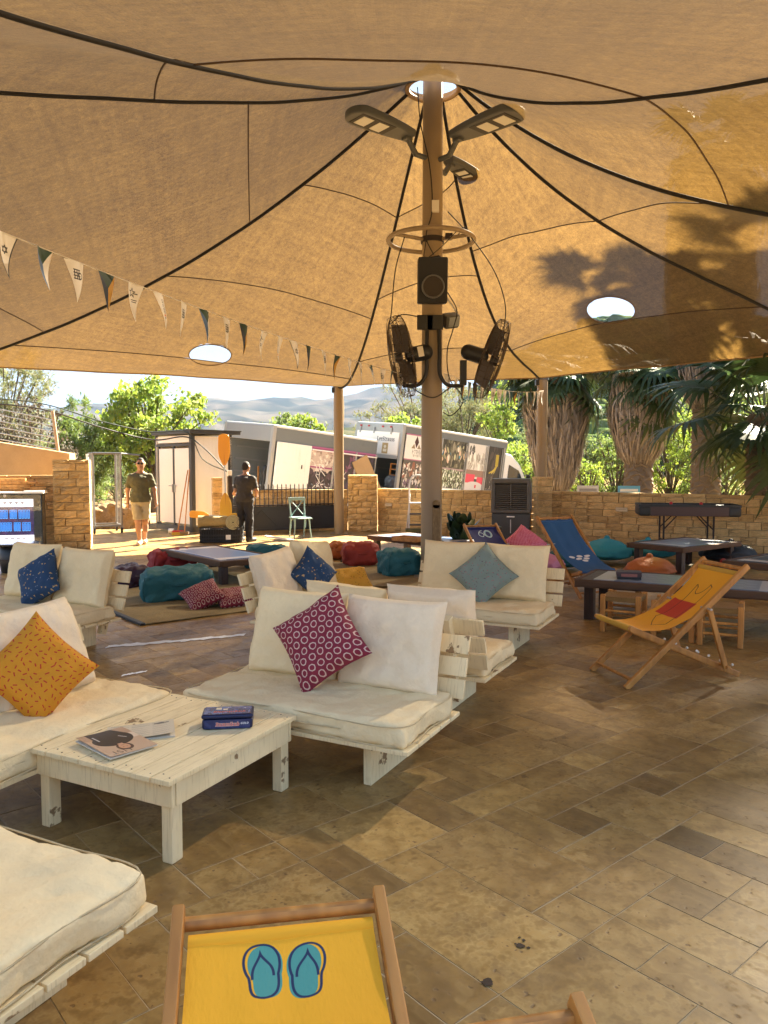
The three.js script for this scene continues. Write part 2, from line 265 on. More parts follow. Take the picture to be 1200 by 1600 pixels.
  const tm = [0.01, 0.06, 0.12, 0.3, 0.45, 0.6, 0.75, 0.9, 0.95].map((t) => mat({ map: T.travertine, roughnessMap: T.travRough, roughness: 0.62, bumpMap: T.travBump, bumpScale: 0.002, color: lin(...tint(t)) }));
  const tmi = (t) => (t < 0.035 ? 0 : t < 0.09 ? 1 : t < 0.16 ? 2 : t < 0.37 ? 3 : t < 0.52 ? 4 : t < 0.67 ? 5 : t < 0.8 ? 6 : t < 0.92 ? 7 : 8);
  const seen = (t) => t.c.z < -1.2 && Math.abs(t.c.x / t.c.z) < 0.56 && !(t.c.x < -0.2 && t.c.z > -4.4 && t.c.x < -0.2 - 0.35 * (t.c.z + 2));
  tiles.sort((p, q) => (seen(q) - seen(p)) || p.c.lengthSq() - q.c.lengthSq());
  const rest = [];
  tiles.forEach((t, k) => {
    const m4 = new THREE.Matrix4().makeRotationY(turn).setPosition(t.c.x, t.y, t.c.z);
    if (k < 295) { const m = part('tile', geo(t.a, t.b, t.v), tm[tmi(t.tint)], floor); m.applyMatrix4(m4); }
    else { const g = geo(t.a, t.b, t.v).clone().applyMatrix4(m4), c = new Float32Array(g.attributes.position.count * 3); const q = tint(t.tint); for (let i = 0; i < c.length; i += 3) c.set(q, i); g.setAttribute('color', new THREE.BufferAttribute(c, 3)); rest.push(g); }
  });
  const m = part('paving', mergeGeometries(rest), mat({ map: T.travertine, roughnessMap: T.travRough, roughness: 0.62, bumpMap: T.travBump, bumpScale: 0.002, vertexColors: true }), floor); m.userData.kind = 'stuff';
}

// ---------------------------------------------------------------- the shade canopy
const AP = V(0.68, 6.85, -11), R0 = 0.36;
const RAY = [[202, 9.32, 0.44, 0.10, 3.5], [220, 9.31, 0.18, 0.36, 3.45], [290, 9.15, 0.70, 0.17, 3.45], [346, 7.19, 0.92, -0.49, 3.45], [385, 6.33, 1.38, 0.67, 3.5], [438, 6.78, 0.48, 0.5, 3.45], [480, 8.6, 0.9, 0.46, 3.45], [520, 8.6, 0.45, 0.22, 3.45]];
const rayPt = (i, t) => { const [a, L, k, k2, hc] = RAY[(i + 8) % 8], r = R0 + (L - R0) * t; return V(AP.x + r * Math.sin(a * D), AP.y + (hc - AP.y) * (t + k * t * (1 - t) + k2 * t * (1 - t) * (1 - 2 * t)), AP.z - r * Math.cos(a * D)); };
const canPt = (i, s, t) => { const p = rayPt(i, t).lerp(rayPt(i + 1, t), s); p.y += 0.16 * 4 * s * (1 - s) * Math.sin(Math.PI * t) + 4 * s * (1 - s) * (0.007 * Math.sin(s * 26 + i) * ss(t, 0.7, 1) + 0.022 * N3(s * 2 + i * 5, t * 2.5, 1)); const rim = ss(t, 0.8, 1); p.addScaledVector(V(AP.x - p.x, 0, AP.z - p.z).normalize(), 0.2 * 4 * s * (1 - s) * rim);
if (t < 0.12) { const dx = p.x - AP.x, dz = p.z - AP.z, L = Math.hypot(dx, dz), q = lerp(L, R0 + (lerp(RAY[i % 8][1], RAY[(i + 1) % 8][1], s) - R0) * t, 1 - t / 0.12) / L; p.x = AP.x + dx * q; p.z = AP.z + dz * q; } return p; };
{ const seams = [[[0.58, 0.46]], [[0.33, 0.29], [0.95, 0.75]], [[0.19, 0.23], [0.47, 0.5], [0.84, 0.8]], [[0.23, 0.1], [0.44, 0.29], [0.68, 0.64]], [[0.23, 0.34], [0.63, 0.78]], [[0.34, 0.42]], [[0.42, 0.5]], [[0.5, 0.58]]];
  const fr = mul(5), lines = (n, k) => new Float32Array(n).map(() => fr()), wa = lines(1024), wb = lines(1024);
  const cloth = tex(1024, (u, v) => { const i = Math.floor(u * 1024), j = Math.floor(v * 1024), a = wa[i] * 0.5 + wa[(i >> 2) * 4] * 0.5, b = wb[j] * 0.5 + wb[(j >> 2) * 4] * 0.5, broad = vn(40, 4)(u, v * 0.1 % 1) + vn(40, 6)(u * 0.1 % 1, v), n = fC(u, v), w = vn(300, 14)(u, v);
    return mixc([0.5, 0.39, 0.26], [0.84, 0.69, 0.49], 0.14 * a + 0.12 * b + 0.16 * broad + 0.5 * n + 0.4 * w - 0.2 + 0.2 * (fD(u, v) - 0.5)); });
  cloth.needsUpdate = true;
  const T2 = rep(cloth, 0.42);
  const cm = [1, 0.93, 1.05].map((k) => phys({ map: T2, color: lin(0.27 * k, 0.245 * k, 0.145 * k), transmission: 0.42, thickness: 0, roughness: 0.95, bumpMap: T2, bumpScale: 0.004, specularIntensity: 0.5, side: THREE.DoubleSide, transparent: true, opacity: 0.97 }));
  const can = thing('shade_canopy', 'large tan shade cloth canopy stretched as a cone round the central pole', 'canopy', [0, 0, 0]);
  const hole = { 2: [0.51, 0.785, 0.4], 4: [0.53, 0.65, 0.4] };
  let pn = 0;
  for (let i = 0; i < 8; i++) {
    const lv = [[0, 0], ...seams[i], [1, 1]];
    for (let b = 0; b + 1 < lv.length; b++) {
      const [l0, r0] = lv[b], [l1, r1] = lv[b + 1], NS = 26, NT = Math.max(10, Math.round(44 * ((l1 + r1 - l0 - r0) / 2))), f = (s, q) => canPt(i, s, lerp(lerp(l0, r0, s), lerp(l1, r1, s), q));
      const pos = [], uv = [], idx = [], H = hole[i] && hole[i][1] > (lv[b][0] + lv[b][1]) / 2 && hole[i][1] < (l1 + r1) / 2 ? hole[i] : null, hc = H && canPt(i, H[0], H[1]), in_ = [];
      const NN = H ? 3 : 1, A = NS * NN, B = NT * NN;
      for (let q = 0; q <= B; q++) for (let s = 0; s <= A; s++) {
        const p = f(s / A, q / B); let k = false;
        if (H) { const d = Math.hypot(p.x - hc.x, p.z - hc.z); const dir = V(p.x - hc.x, 0, p.z - hc.z).normalize();
          if (d < H[2] + 0.06 && d > H[2] - 0.06) { const np = hc.clone().addScaledVector(dir, H[2]); p.x = np.x; p.z = np.z; } k = Math.hypot(p.x - hc.x, p.z - hc.z) < H[2] - 0.003; }
        in_.push(k); pos.push(p.x, p.y, p.z); const mid = (RAY[i][0] + RAY[(i + 1) % 8][0] + (i === 7 ? 360 : 0)) / 2 * D, X = p.x - AP.x, Z = p.z - AP.z; uv.push(X * Math.cos(mid) + Z * Math.sin(mid) + i * 1.7, (X * Math.sin(mid) - Z * Math.cos(mid)) * 1.1 + b * 0.77);
      }
      for (let q = 0; q < B; q++) for (let s = 0; s < A; s++) { const a = q * (A + 1) + s, c = [a, a + 1, a + A + 2, a, a + A + 2, a + A + 1]; for (const t of [0, 3]) { const tri = c.slice(t, t + 3); if (H) { const cx = tri.reduce((m, e) => m + pos[e * 3], 0) / 3, cz = tri.reduce((m, e) => m + pos[e * 3 + 2], 0) / 3; if (Math.hypot(cx - hc.x, cz - hc.z) < H[2] - 0.002 ) continue; } idx.push(...tri); } }
      const g = new THREE.BufferGeometry(); g.setAttribute('position', new THREE.Float32BufferAttribute(pos, 3)); g.setAttribute('uv', new THREE.Float32BufferAttribute(uv, 2)); g.setIndex(idx); g.computeVertexNormals();
      part('fabric_panel', g, cm[pn++ % 3], can);
      if (b > 0) part('seam', pipe(Array.from({ length: 15 }, (_, k) => { const p = f(k / 14, 0); return [p.x, p.y - 0.008, p.z]; }), 0.009, 40, 5), mat({ color: lin(0.06, 0.035, 0.02), roughness: 0.95 }), can);
      if (H) { const pts = Array.from({ length: 24 }, (_, k) => { const a = k / 24 * 2 * Math.PI, x = hc.x + Math.cos(a) * H[2], z = hc.z + Math.sin(a) * H[2]; const e = 0.25, gx = (canPt(i, H[0] + 0.04, H[1])), gt = canPt(i, H[0], H[1] + 0.03); const n = gx.clone().sub(hc).cross(gt.clone().sub(hc)).normalize(); return [x, hc.y - (n.x * (x - hc.x) + n.z * (z - hc.z)) / n.y - 0.004, z]; });
        part('hole_rim', pipe(pts, 0.01, 60, 6, true), mat({ color: lin(0.14, 0.09, 0.05), roughness: 0.9 }), can); }
    }
    // webbing along the ridge, with a little slack
    const pts = Array.from({ length: 22 }, (_, k) => { const t = k / 21 * 0.995, p = rayPt(i, t); return [p.x, p.y - 0.024 - 0.003 * Math.sin(k * 2.1 + i), p.z]; });
    part('webbing', pipe(pts, i < 2 || i === 7 ? 0.018 : 0.024, 80, 6), M.strap, can);
    part('edge_cable', pipe(Array.from({ length: 13 }, (_, k) => canPt(i, k / 12, 1).toArray()), 0.018, 40, 6), mat({ color: lin(0.2, 0.13, 0.07), roughness: 0.9 }), can);
  }
  const ring = new THREE.TorusGeometry(R0, 0.035, 10, 48); part('apex_ring', mv(ring, AP.x, AP.y - 0.02, AP.z, [Math.PI / 2, 0, 0]), mat({ color: lin(0.3, 0.2, 0.11), roughness: 0.6 }), can);
  part('apex_collar', mv(new THREE.CylinderGeometry(R0 + 0.012, R0 + 0.03, 0.1, 48, 1, true), AP.x, AP.y + 0.02, AP.z), mat({ color: lin(0.36, 0.25, 0.14), roughness: 0.8, side: THREE.DoubleSide }), can);
}
// posts of the canopy
function post(label, x, z, h, r, cat = 'post') {
  const o = thing('canopy_post', label, cat, [x, 0, z]);
  part('shaft', rod([0, 0, 0], [0, h, 0], r, r, 28), M.pole, o); part('base_plate', bx(r * 3.4, 0.02, r * 3.4, 0, 0.012, 0), M.pole, o); part('cap', rod([0, h, 0], [0, h + 0.05, 0], r * 1.15, r * 1.15, 28), M.grey, o);
  part('cable_bracket', bx(0.1, 0.12, 0.16, -r * 0.9, h - 0.06, 0), M.black, o);
  part('joint_band', rod([0, 1.9, 0], [0, 1.93, 0], r * 1.02, r * 1.02, 28), M.pole, o); return o;
}
{ const d = rayPt(3, 1), e = rayPt(4, 1);
  const a = post('slim cream post at the canopy edge in front of the purple truck', d.x, d.z - 0.05, 3.42, 0.115); part('dangling_rope', pipe([[0.1, 3.4, 0.1], [0.13, 2.9, 0.12], [0.11, 2.45, 0.12]], 0.008, 12, 5), M.cream, a);
  post('cream canopy post behind the wall beside the first palm', e.x + 0.1, e.z - 0.15, 3.47, 0.115); }
{ const o = thing('central_pole', 'thick tan central pole carrying the canopy, lamps and fans', 'pole', [AP.x, 0, AP.z]);
  part('shaft', rod([0, 0, 0], [0, 7.1, 0], 0.152, 0.138, 40), M.pole, o);
  part('junction_box', bx(0.1, 0.16, 0.04, 0.03, 5.18, 0.16), M.cream, o);
  part('base_plate', bx(0.5, 0.03, 0.5, 0, 0.016, 0), M.pole, o);
  part('cable_cover', join(bx(0.12, 0.62, 0.03, 0.06, 0.75, 0.152, null, 0.01), mv(new THREE.CylinderGeometry(0.06, 0.06, 0.03, 20), 0.06, 1.06, 0.152, [Math.PI / 2, 0, 0])), mat({ map: T.stone, color: lin(0.6, 0.6, 0.62), roughness: 0.9 }), o);
}

const grime = tex(512, (u, v) => { const s = ss(fbm([3, 7, 16, 34], 201)(u, v) + 0.35 * fbm([60, 120], 205)(u, v * 0.15 % 1), 0.62, 1.0), k = ss(fC(u, v) + 0.5 * fD(u, v), 0.85, 1.0); return mixc(mixc([0.97, 0.96, 0.94], [0.86, 0.83, 0.79], s * 0.6), [0.75, 0.7, 0.64], k * 0.04); });

// ---------------------------------------------------------------- block walls
const stoneM = [[1.8, 1.8, 1.65], [1.62, 1.6, 1.45], [1.98, 1.98, 1.85], [1.5, 1.46, 1.3]].map((c) => mat({ map: T.stone, bumpMap: T.stoneBump, bumpScale: 0.012, roughness: 0.95, color: lin(...c) }));
const stoneGeo = [0.26, 0.34, 0.42].map((w) => [0, 1, 2].map((v) => {     // rock faced block, 1 x 1 x 1 in y and z
  const g = new THREE.BoxGeometry(w, 1, 1, 4, 3, 2), p = g.attributes.position;
  for (let i = 0; i < p.count; i++) { const x = p.getX(i), y = p.getY(i), z = p.getZ(i), e = Math.abs(x) > w / 2 - 0.01 || Math.abs(y) > 0.49; if (Math.abs(z) > 0.49) p.setZ(i, z + Math.sign(z) * (e ? -0.015 : 0.02 + 0.05 * N3(x * 9 + v * 4, y * 3, w * 50))); if (e) { p.setX(i, x * 0.985); p.setY(i, y * (0.925 + 0.025 * N3(x * 7, v, w * 9))); } }
  g.deleteAttribute('normal'); return muv(g.toNonIndexed(), v * 0.3 + w); }));
const coreM = mat({ color: lin(0.36, 0.28, 0.17), roughness: 1 });
function blocks(parent, x0, x1, y0, y1, z, th_, seed, cap = true) {           // courses along local x
  const r = mul(seed), n = Math.max(1, Math.round((y1 - y0 - (cap ? 0.07 : 0)) / 0.148)), hgt = (y1 - y0 - (cap ? 0.07 : 0)) / n;
  part('mortar_core', bx0(x1 - x0 - 0.03, y1 - y0 - 0.03, th_ * 0.6, (x0 + x1) / 2, (y0 + y1) / 2 - 0.005, z), coreM, parent);
  for (let k = 0; k < n + (cap ? 1 : 0); k++) {
    const isCap = k === n; let x = x0 - (k % 2 ? 0.13 : 0); const h = isCap ? 0.07 : hgt;
    while (x < x1 - 0.02) { const wi = isCap ? 2 : Math.floor(r() * 3), w = [0.26, 0.34, 0.42][wi]; const a = Math.max(x, x0), b = Math.min(x + w, x1); x += w; if (x1 - x < 0.1) { x = x1; } const bb = x >= x1 ? x1 : b; if (bb - a < 0.03) continue;
      const m = part('stone_block', stoneGeo[wi][Math.floor(r() * 3)], stoneM[Math.floor(r() * 4)], parent); m.scale.set((bb - a) / w * 0.972, h * 1.0, isCap ? th_ * 1.14 : th_); m.position.set((a + bb) / 2, y0 + k * hgt + h / 2, z); if (r() < 0.5) m.scale.z *= 1.02; }
  }
}
function wall(label, p0, p1, h, seed, th_ = 0.22, cap = true) {
  const dx = p1[0] - p0[0], dz = p1[1] - p0[1], L = Math.hypot(dx, dz), o = thing('block_wall', label, 'wall', [p0[0], 0, p0[1]], Math.atan2(-dz, dx));
  blocks(o, 0, L, 0, h, 0, th_, seed, cap); return o;
}
const pillar = (label, x, z, w, h, turn, seed) => { const o = thing('stone_pillar', label, 'pillar', [x, 0, z], turn); blocks(o, -w / 2, w / 2, 0, h, 0, w * 0.9, seed); return o; };
const wr = wall('long rough tan block wall behind the air hockey table', [3.62, -16.62], [9.2, -12.25], 1.06, 5);
const plaqueT = canvas(256, 80, (x, w, h) => { x.fillStyle = '#d9cbb0'; x.fillRect(0, 0, w, h); x.strokeStyle = '#a89876'; x.lineWidth = 5; x.strokeRect(8, 8, w - 16, h - 16); x.fillStyle = '#8d7c5c'; for (let i = 0; i < 26; i++) x.fillRect(24 + i * 8, 30 + (i % 3) * 2, 5, 9); });
const plaqueG = bx(0.24, 0.085, 0.02); const plM = mat({ map: plaqueT, roughness: 0.8 });
for (const t of [1.62, 4.62]) { const p = part('plaque', bx0(0.24, 0.085, 0.02), plM, wr); p.position.set(t, 0.72, 0.145); }
pillar('short raised block pier beside the cream post behind the air cooler', 3.4, -16.5, 0.34, 1.37, 0.2, 41);
const wm = wall('tan block wall under the white truck behind the step ladder', [-0.1, -18.95], [3.2, -16.72], 1.05, 9);
for (const t of [0.35, 1.35]) { const p = part('plaque', bx0(0.2, 0.07, 0.02), plM, wm); p.position.set(t, 0.66, 0.145); }
pillar('square tan block pillar with a cap at the end of the iron gate', -0.52, -18.95, 0.72, 1.38, 0, 21);
wall('low block wall seen through the bars of the iron gate', [-3.3, -18.6], [-0.92, -19.12], 1.02, 33);
pillar('slender sunlit block pier behind the man with the paddle', -3.86, -17.75, 0.22, 1.33, 0.4, 17);
pillar('broad tan block pillar beside the black screen cabinet', -6.06, -14.95, 0.66, 1.72, 0.3, 3);
wall('tan block wall behind the planks at the left edge', [-9.2, -14.4], [-6.4, -15.2], 1.42, 13);
{ const o = thing('plaster_wall', 'sloping smooth tan plaster wall behind the left block wall', 'wall', [0, 0, 0]);
  const s = new THREE.Shape([[-10.5, 0], [-6.55, 0], [-6.55, 1.85], [-7.9, 2.06], [-10.5, 2.5]].map((p) => new THREE.Vector2(...p)));
  part('render', muv(mv(new THREE.ExtrudeGeometry(s, { depth: 0.3, bevelEnabled: true, bevelSize: 0.015, bevelThickness: 0.015, bevelSegments: 2 }), 0, 0, -16.3)), M.plaster, o);
  const f = thing('wire_railing', 'rail of thin wires and a post above the plaster wall', 'railing', [0, 0, -16.2]);
  part('post', rod([-6.85, 1.85, 0], [-6.95, 2.75, 0], 0.035), mat({ color: lin(0.4, 0.28, 0.17) }), f); part('post', rod([-9.6, 2.35, 0], [-9.6, 3.3, 0], 0.03), M.grey, f);
  for (let k = 0; k < 6; k++) part('wire', rod([-6.9, 1.95 + k * 0.12, 0.02], [-10.5, 2.6 + k * 0.14, 0.02], 0.011, 0.011, 6), M.steel, f);
}
// ---------------------------------------------------------------- iron gate
{ const o = thing('iron_gate', 'black iron sliding gate with solid lower panel and spiked bars', 'gate', [-3.55, 0, -17.75], Math.atan2(1.25, 2.42)), L = 2.72, y1 = 0.62, y2 = 0.72, y3 = 1.14;
  part('lower_panel', join(bx(L, y1 - 0.12, 0.03, L / 2, 0.1 + (y1 - 0.1) / 2, 0), bx(L, 0.06, 0.05, L / 2, 0.1, 0), bx(L, 0.05, 0.05, L / 2, y1, 0), bar([0.35, 0.2, 0.02], [0.75, 0.55, 0.02], 0.02), bar([0.75, 0.55, 0.02], [1.1, 0.2, 0.02], 0.02)), mat({ color: lin(0.018, 0.015, 0.013), roughness: 0.4 }), o);
  part('rail', bx(L, 0.025, 0.03, L / 2, y2 - 0.05, 0), M.iron, o); part('rail', bx(L, 0.025, 0.03, L / 2, y3 - 0.1, 0), M.iron, o);
  const bg = join(rod([0, y1, 0], [0, y3, 0], 0.012, 0.012, 6), mv(new THREE.ConeGeometry(0.018, 0.05, 6), 0, y3 + 0.02, 0), mv(new THREE.SphereGeometry(0.018, 8, 6), 0, y2 + 0.12, 0));
  for (let k = 0; k <= 24; k++) part('bar', bg, M.iron, o).position.x = 0.05 + k * (L - 0.1) / 24;
  part('end_post', bx(0.06, 1.42, 0.06, L + 0.02, 0.71, 0), M.iron, o); part('end_post', bx(0.09, 1.36, 0.09, -0.02, 0.68, 0), M.iron, o); part('white_box', bx(0.1, 0.12, 0.08, -0.02, 1.44, 0), M.white, o);
  const g = thing('gate_leaf', 'narrow open dark gate leaf swung edge on by the left pillar', 'gate', [-5.74, 0, -14.84], 1.98);
  part('frame', join(bx(0.05, 1.32, 0.05, 0, 0.72, 0), bx(0.05, 1.36, 0.05, 0.62, 0.68, 0), bx(0.66, 0.04, 0.04, 0.31, 1.36, 0), bx(0.66, 0.04, 0.04, 0.31, 0.82, 0), bx(0.66, 0.04, 0.04, 0.31, 0.16, 0)), M.iron, g);
  part('panel', bx(0.58, 0.64, 0.015, 0.31, 0.49, 0), M.iron, g);
  for (let k = 1; k < 6; k++) part('bar', rod([k * 0.105, 0.82, 0], [k * 0.105, 1.34, 0], 0.009, 0.009, 6), M.iron, g);
  part('scroll', pipe([[0.1, 1.0, 0.01], [0.3, 1.12, 0.02], [0.5, 1.0, 0.01], [0.3, 0.92, 0.02]], 0.01, 20, 5, true), M.steel, g); part('bolt', rod([-0.12, 1.2, 0.03], [0.1, 1.2, 0.03], 0.012), M.iron, g);
}
// ---------------------------------------------------------------- shed
{ const w = 1.72, d = 1.08, h = 2.3, o = thing('storage_shed', 'white panel shed with dark frame and double doors', 'shed', [-4.5, 0, -17.98], -0.8);   // corner at the origin; doors face local -x side turned to +z
  const fr = mat({ color: lin(0.045, 0.047, 0.05), roughness: 0.5 }), pn = mat({ map: grime, color: lin(0.86, 0.84, 0.81), roughness: 0.55 });
  // door face runs along -x (local), right face runs along -z
  part('frame', join(bx(0.1, h, 0.1, -0.05, h / 2 + 0.05, -0.05), bx(0.07, h, 0.08, -w, h / 2 + 0.05, -0.04), bx(0.08, h, 0.07, -0.04, h / 2 + 0.05, -d), bx(w, 0.12, 0.09, -w / 2, 0.1, -0.05), bx(w, 0.06, 0.08, -w / 2, h - 0.2, -0.04), bx(0.09, 0.12, d, -0.05, 0.1, -d / 2), bx(0.06, h, 0.06, -w, h / 2, -d)), fr, o);
  part('side_panel', bx(0.04, h - 0.2, d - 0.12, -0.05, h / 2 + 0.1, -d / 2), pn, o); part('rear_panel', bx(w, h - 0.2, 0.04, -w / 2, h / 2 + 0.1, -d), pn, o); part('far_panel', bx(0.04, h - 0.2, d, -w + 0.02, h / 2 + 0.1, -d / 2), pn, o);
  part('roof', join(bx(w + 0.16, 0.07, d + 0.3, -w / 2, h + 0.09, -d / 2 - 0.08), bx(w + 0.2, 0.03, d + 0.34, -w / 2, h + 0.14, -d / 2 - 0.08)), fr, o); part('header', bx(w - 0.14, 0.17, 0.03, -w / 2, h - 0.06, -0.04), pn, o);
  for (const s of [0, 1]) { const x = -0.09 - (w - 0.2) / 2 * (s + 0.5) - 0.01; const dr = part('door', bx((w - 0.2) / 2 - 0.07, h - 0.5, 0.03, x, h / 2 - 0.03, -0.035), mat({ color: lin(0.78, 0.75, 0.7), roughness: 0.55 }), o);
    part('stile', join(bx(0.035, h - 0.4, 0.05, x - (w - 0.2) / 4 + 0.02, h / 2 - 0.03, -0.035), bx(0.035, h - 0.4, 0.05, x + (w - 0.2) / 4 - 0.02, h / 2 - 0.03, -0.035)), fr, dr);
    part('handle', join(rod([-0.86 + (s ? -0.05 : 0.05), 1.12, -0.01], [-0.86 + (s ? -0.17 : 0.17), 1.12, 0.03], 0.012), bx(0.035, 0.2, 0.02, -0.86 + (s ? -0.05 : 0.05), 1.06, 0.0)), M.steel, dr); }
  const c1 = thing('power_cable', 'black cable swooping from the upper left to the shed', 'cable'); part('strand', pipe([[-9.5, 2.98, -16.5], [-7.6, 2.86, -17], [-6.4, 2.46, -17.6], [-5.5, 2.22, -18.4], [-4.55, 2.26, -17.95], [-4.1, 1.95, -17.85], [-3.65, 1.5, -17.75]], 0.016, 60, 6), M.cable, c1);
  const c2 = thing('power_cable', 'upper green black cable running to the shed roof', 'cable'); part('strand', pipe([[-9.5, 3.1, -16.6], [-7.6, 2.98, -17.1], [-6.4, 2.6, -17.7], [-5.5, 2.4, -18.3], [-4.55, 2.36, -17.92], [-4.2, 1.75, -17.86], [-3.6, 1.46, -17.75]], 0.013, 60, 6), mat({ color: lin(0.02, 0.035, 0.025) }), c2);
}
// ---------------------------------------------------------------- trucks
const muralT = (seed, draw) => canvas(512, 384, (x, w, h) => { const r = mul(seed); draw(x, w, h, r); });
const blotch = (x, r, n, cols, x0, y0, x1, y1, s0, s1) => { for (let i = 0; i < n; i++) { x.fillStyle = cols[Math.floor(r() * cols.length)]; x.beginPath(); x.ellipse(lerp(x0, x1, r()), lerp(y0, y1, r()), lerp(s0, s1, r()), lerp(s0, s1, r()) * (0.3 + r() * 0.6), r() * 3, 0, 7); x.fill(); } };
const muralA = muralT(3, (x, w, h, r) => {     // torn purple photo wrap
  x.fillStyle = '#3a2f33'; x.fillRect(0, 0, w, h); x.fillStyle = '#b8a79c'; x.fillRect(0, 20, w * 0.42, h * 0.4); blotch(x, r, 90, ['#d8cfc4', '#8c7a72', '#a8968c', '#c4b4a6'], 0, 20, w * 0.42, h * 0.42, 4, 16);
  x.fillStyle = '#8e3f6d'; x.fillRect(0, 0, w, 26); x.fillRect(0, h * 0.34, w * 0.5, 10); blotch(x, r, 260, ['#231c20', '#4b3b44', '#191518', '#5d4a55', '#2d3038'], 0, h * 0.42, w, h, 6, 26); blotch(x, r, 70, ['#6d3a58', '#403048', '#7d5a6d'], w * 0.45, 30, w, h * 0.7, 5, 22); blotch(x, r, 60, ['#171417', '#241e22'], w * 0.7, 60, w, h, 10, 40);
  x.strokeStyle = '#d9d6d2'; for (let i = 0; i < 16; i++) { x.lineWidth = 2 + r() * 5; let a = r() * w, b = r() * h * 0.5 + h * 0.2; x.beginPath(); x.moveTo(a, b); for (let k = 0; k < 5; k++) { a += (r() - 0.4) * 70; b += (r() - 0.3) * 70; x.lineTo(a, b); } x.stroke(); }
  x.fillStyle = '#e9e6e2'; for (const f of [0.33, 0.66, 0.985]) x.fillRect(w * f, 10, 9, h * 0.95); x.fillStyle = '#43484c'; x.fillRect(0, h * 0.86, w * 0.46, h * 0.09); x.fillStyle = '#e8e4e0'; x.fillRect(0, h * 0.95, w, h * 0.05); blotch(x, r, 20, ['#b0307a', '#8a2a60'], 0, h * 0.94, w, h, 3, 12); });
const hebrew = (x, px, py, s, n, r) => { x.lineWidth = s * 0.16; for (let i = 0; i < n; i++) { const a = px - i * s * 0.9; x.beginPath(); x.moveTo(a, py); x.lineTo(a + s * 0.6 * r(), py); x.lineTo(a + s * 0.5, py + s * (0.5 + r() * 0.5)); if (r() < 0.5) { x.moveTo(a, py + s * 0.2); x.lineTo(a, py + s); } x.stroke(); } };
const muralB = muralT(8, (x, w, h, r) => {     // white film with emblem above a dining photo
  x.fillStyle = '#dedbd6'; x.fillRect(0, 0, w, h); x.fillStyle = '#57524c'; x.fillRect(0, h * 0.44, w, h * 0.56); blotch(x, r, 200, ['#e8e3dc', '#a49a8e', '#6e6258', '#3f3832', '#c9bfb2', '#8b5a48'], 0, h * 0.5, w, h * 0.82, 5, 22); blotch(x, r, 90, ['#2b2725', '#4b4440', '#6a5570', '#c9c4c4'], 0, h * 0.8, w, h, 5, 22); x.fillStyle = '#a86a86'; x.fillRect(0, 0, w, 9); x.fillRect(0, h * 0.43, w, 7);
  x.save(); x.translate(w * 0.3, h * 0.14); x.fillStyle = '#3b1a18'; x.beginPath(); x.moveTo(0, -46); x.lineTo(30, -4); x.lineTo(0, 36); x.lineTo(-30, -4); x.fill(); x.fillStyle = '#8a7a60'; x.beginPath(); x.moveTo(-70, 40); x.lineTo(-14, 40); x.lineTo(-34, 8); x.fill(); x.beginPath(); x.moveTo(70, 40); x.lineTo(14, 40); x.lineTo(34, 8); x.fill(); x.restore();
  x.strokeStyle = '#3a3a3a'; hebrew(x, w * 0.48, h * 0.27, 26, 7, r); hebrew(x, w * 0.46, h * 0.35, 15, 10, r); hebrew(x, w * 0.9, h * 0.06, 24, 4, r); });
const muralC = muralT(15, (x, w, h, r) => {    // people in a garden over shrubs and a pool edge
  x.fillStyle = '#4d4a3c'; x.fillRect(0, 0, w, h); blotch(x, r, 120, ['#3a3a2a', '#6b6a55', '#8b8674', '#2a2a22'], 0, 0, w, h * 0.5, 8, 34); blotch(x, r, 26, ['#2d6c8e', '#3b8a9a', '#b7b48f', '#e0d6c4', '#d2b59a'], 0, h * 0.1, w, h * 0.36, 10, 30); x.fillStyle = '#a08a8e'; x.fillRect(0, h * 0.5, w, 12); blotch(x, r, 260, ['#9aa88a', '#c9d0bb', '#e6ebdf', '#6a7a5a', '#4a5a40'], 0, h * 0.53, w, h * 0.85, 5, 18); x.fillStyle = '#d9e0e2'; x.fillRect(0, h * 0.86, w, h * 0.14); x.fillStyle = '#7fa6ae'; x.fillRect(0, h * 0.9, w, h * 0.05); });
const muralD = muralT(21, (x, w, h, r) => {    // bedroom with pink bedding
  x.fillStyle = '#cfccc6'; x.fillRect(0, 0, w, h); blotch(x, r, 40, ['#4a4a42', '#3a3a36'], w * 0.1, h * 0.05, w * 0.35, h * 0.25, 8, 24); blotch(x, r, 60, ['#e6e2da', '#b5b0a6', '#9a9488'], 0, h * 0.2, w, h * 0.45, 10, 40); x.strokeStyle = '#55504a'; x.lineWidth = 6; for (let i = 0; i < 7; i++) { x.beginPath(); x.moveTo(w * 0.6 + i * 28, h * 0.36); x.lineTo(w * 0.66 + i * 28, h * 0.24); x.stroke(); }
  x.fillStyle = '#8d7468'; x.fillRect(0, h * 0.48, w, h * 0.12); x.fillStyle = '#d5455c'; x.fillRect(0, h * 0.56, w * 0.5, h * 0.16); x.fillRect(w * 0.62, h * 0.6, w * 0.34, h * 0.13); x.fillStyle = '#3a3030'; x.fillRect(w * 0.48, h * 0.64, w * 0.14, h * 0.05); x.fillStyle = '#c9c7c8'; x.beginPath(); x.ellipse(w * 0.5, h * 0.8, w * 0.5, h * 0.11, 0, 0, 7); x.fill(); x.fillStyle = '#c2334d'; x.fillRect(w * 0.54, h * 0.75, 40, 22); x.fillStyle = '#e3e6e8'; x.fillRect(0, h * 0.9, w, h * 0.1); x.fillStyle = '#86a9b2'; x.fillRect(0, h * 0.93, w, h * 0.03); });
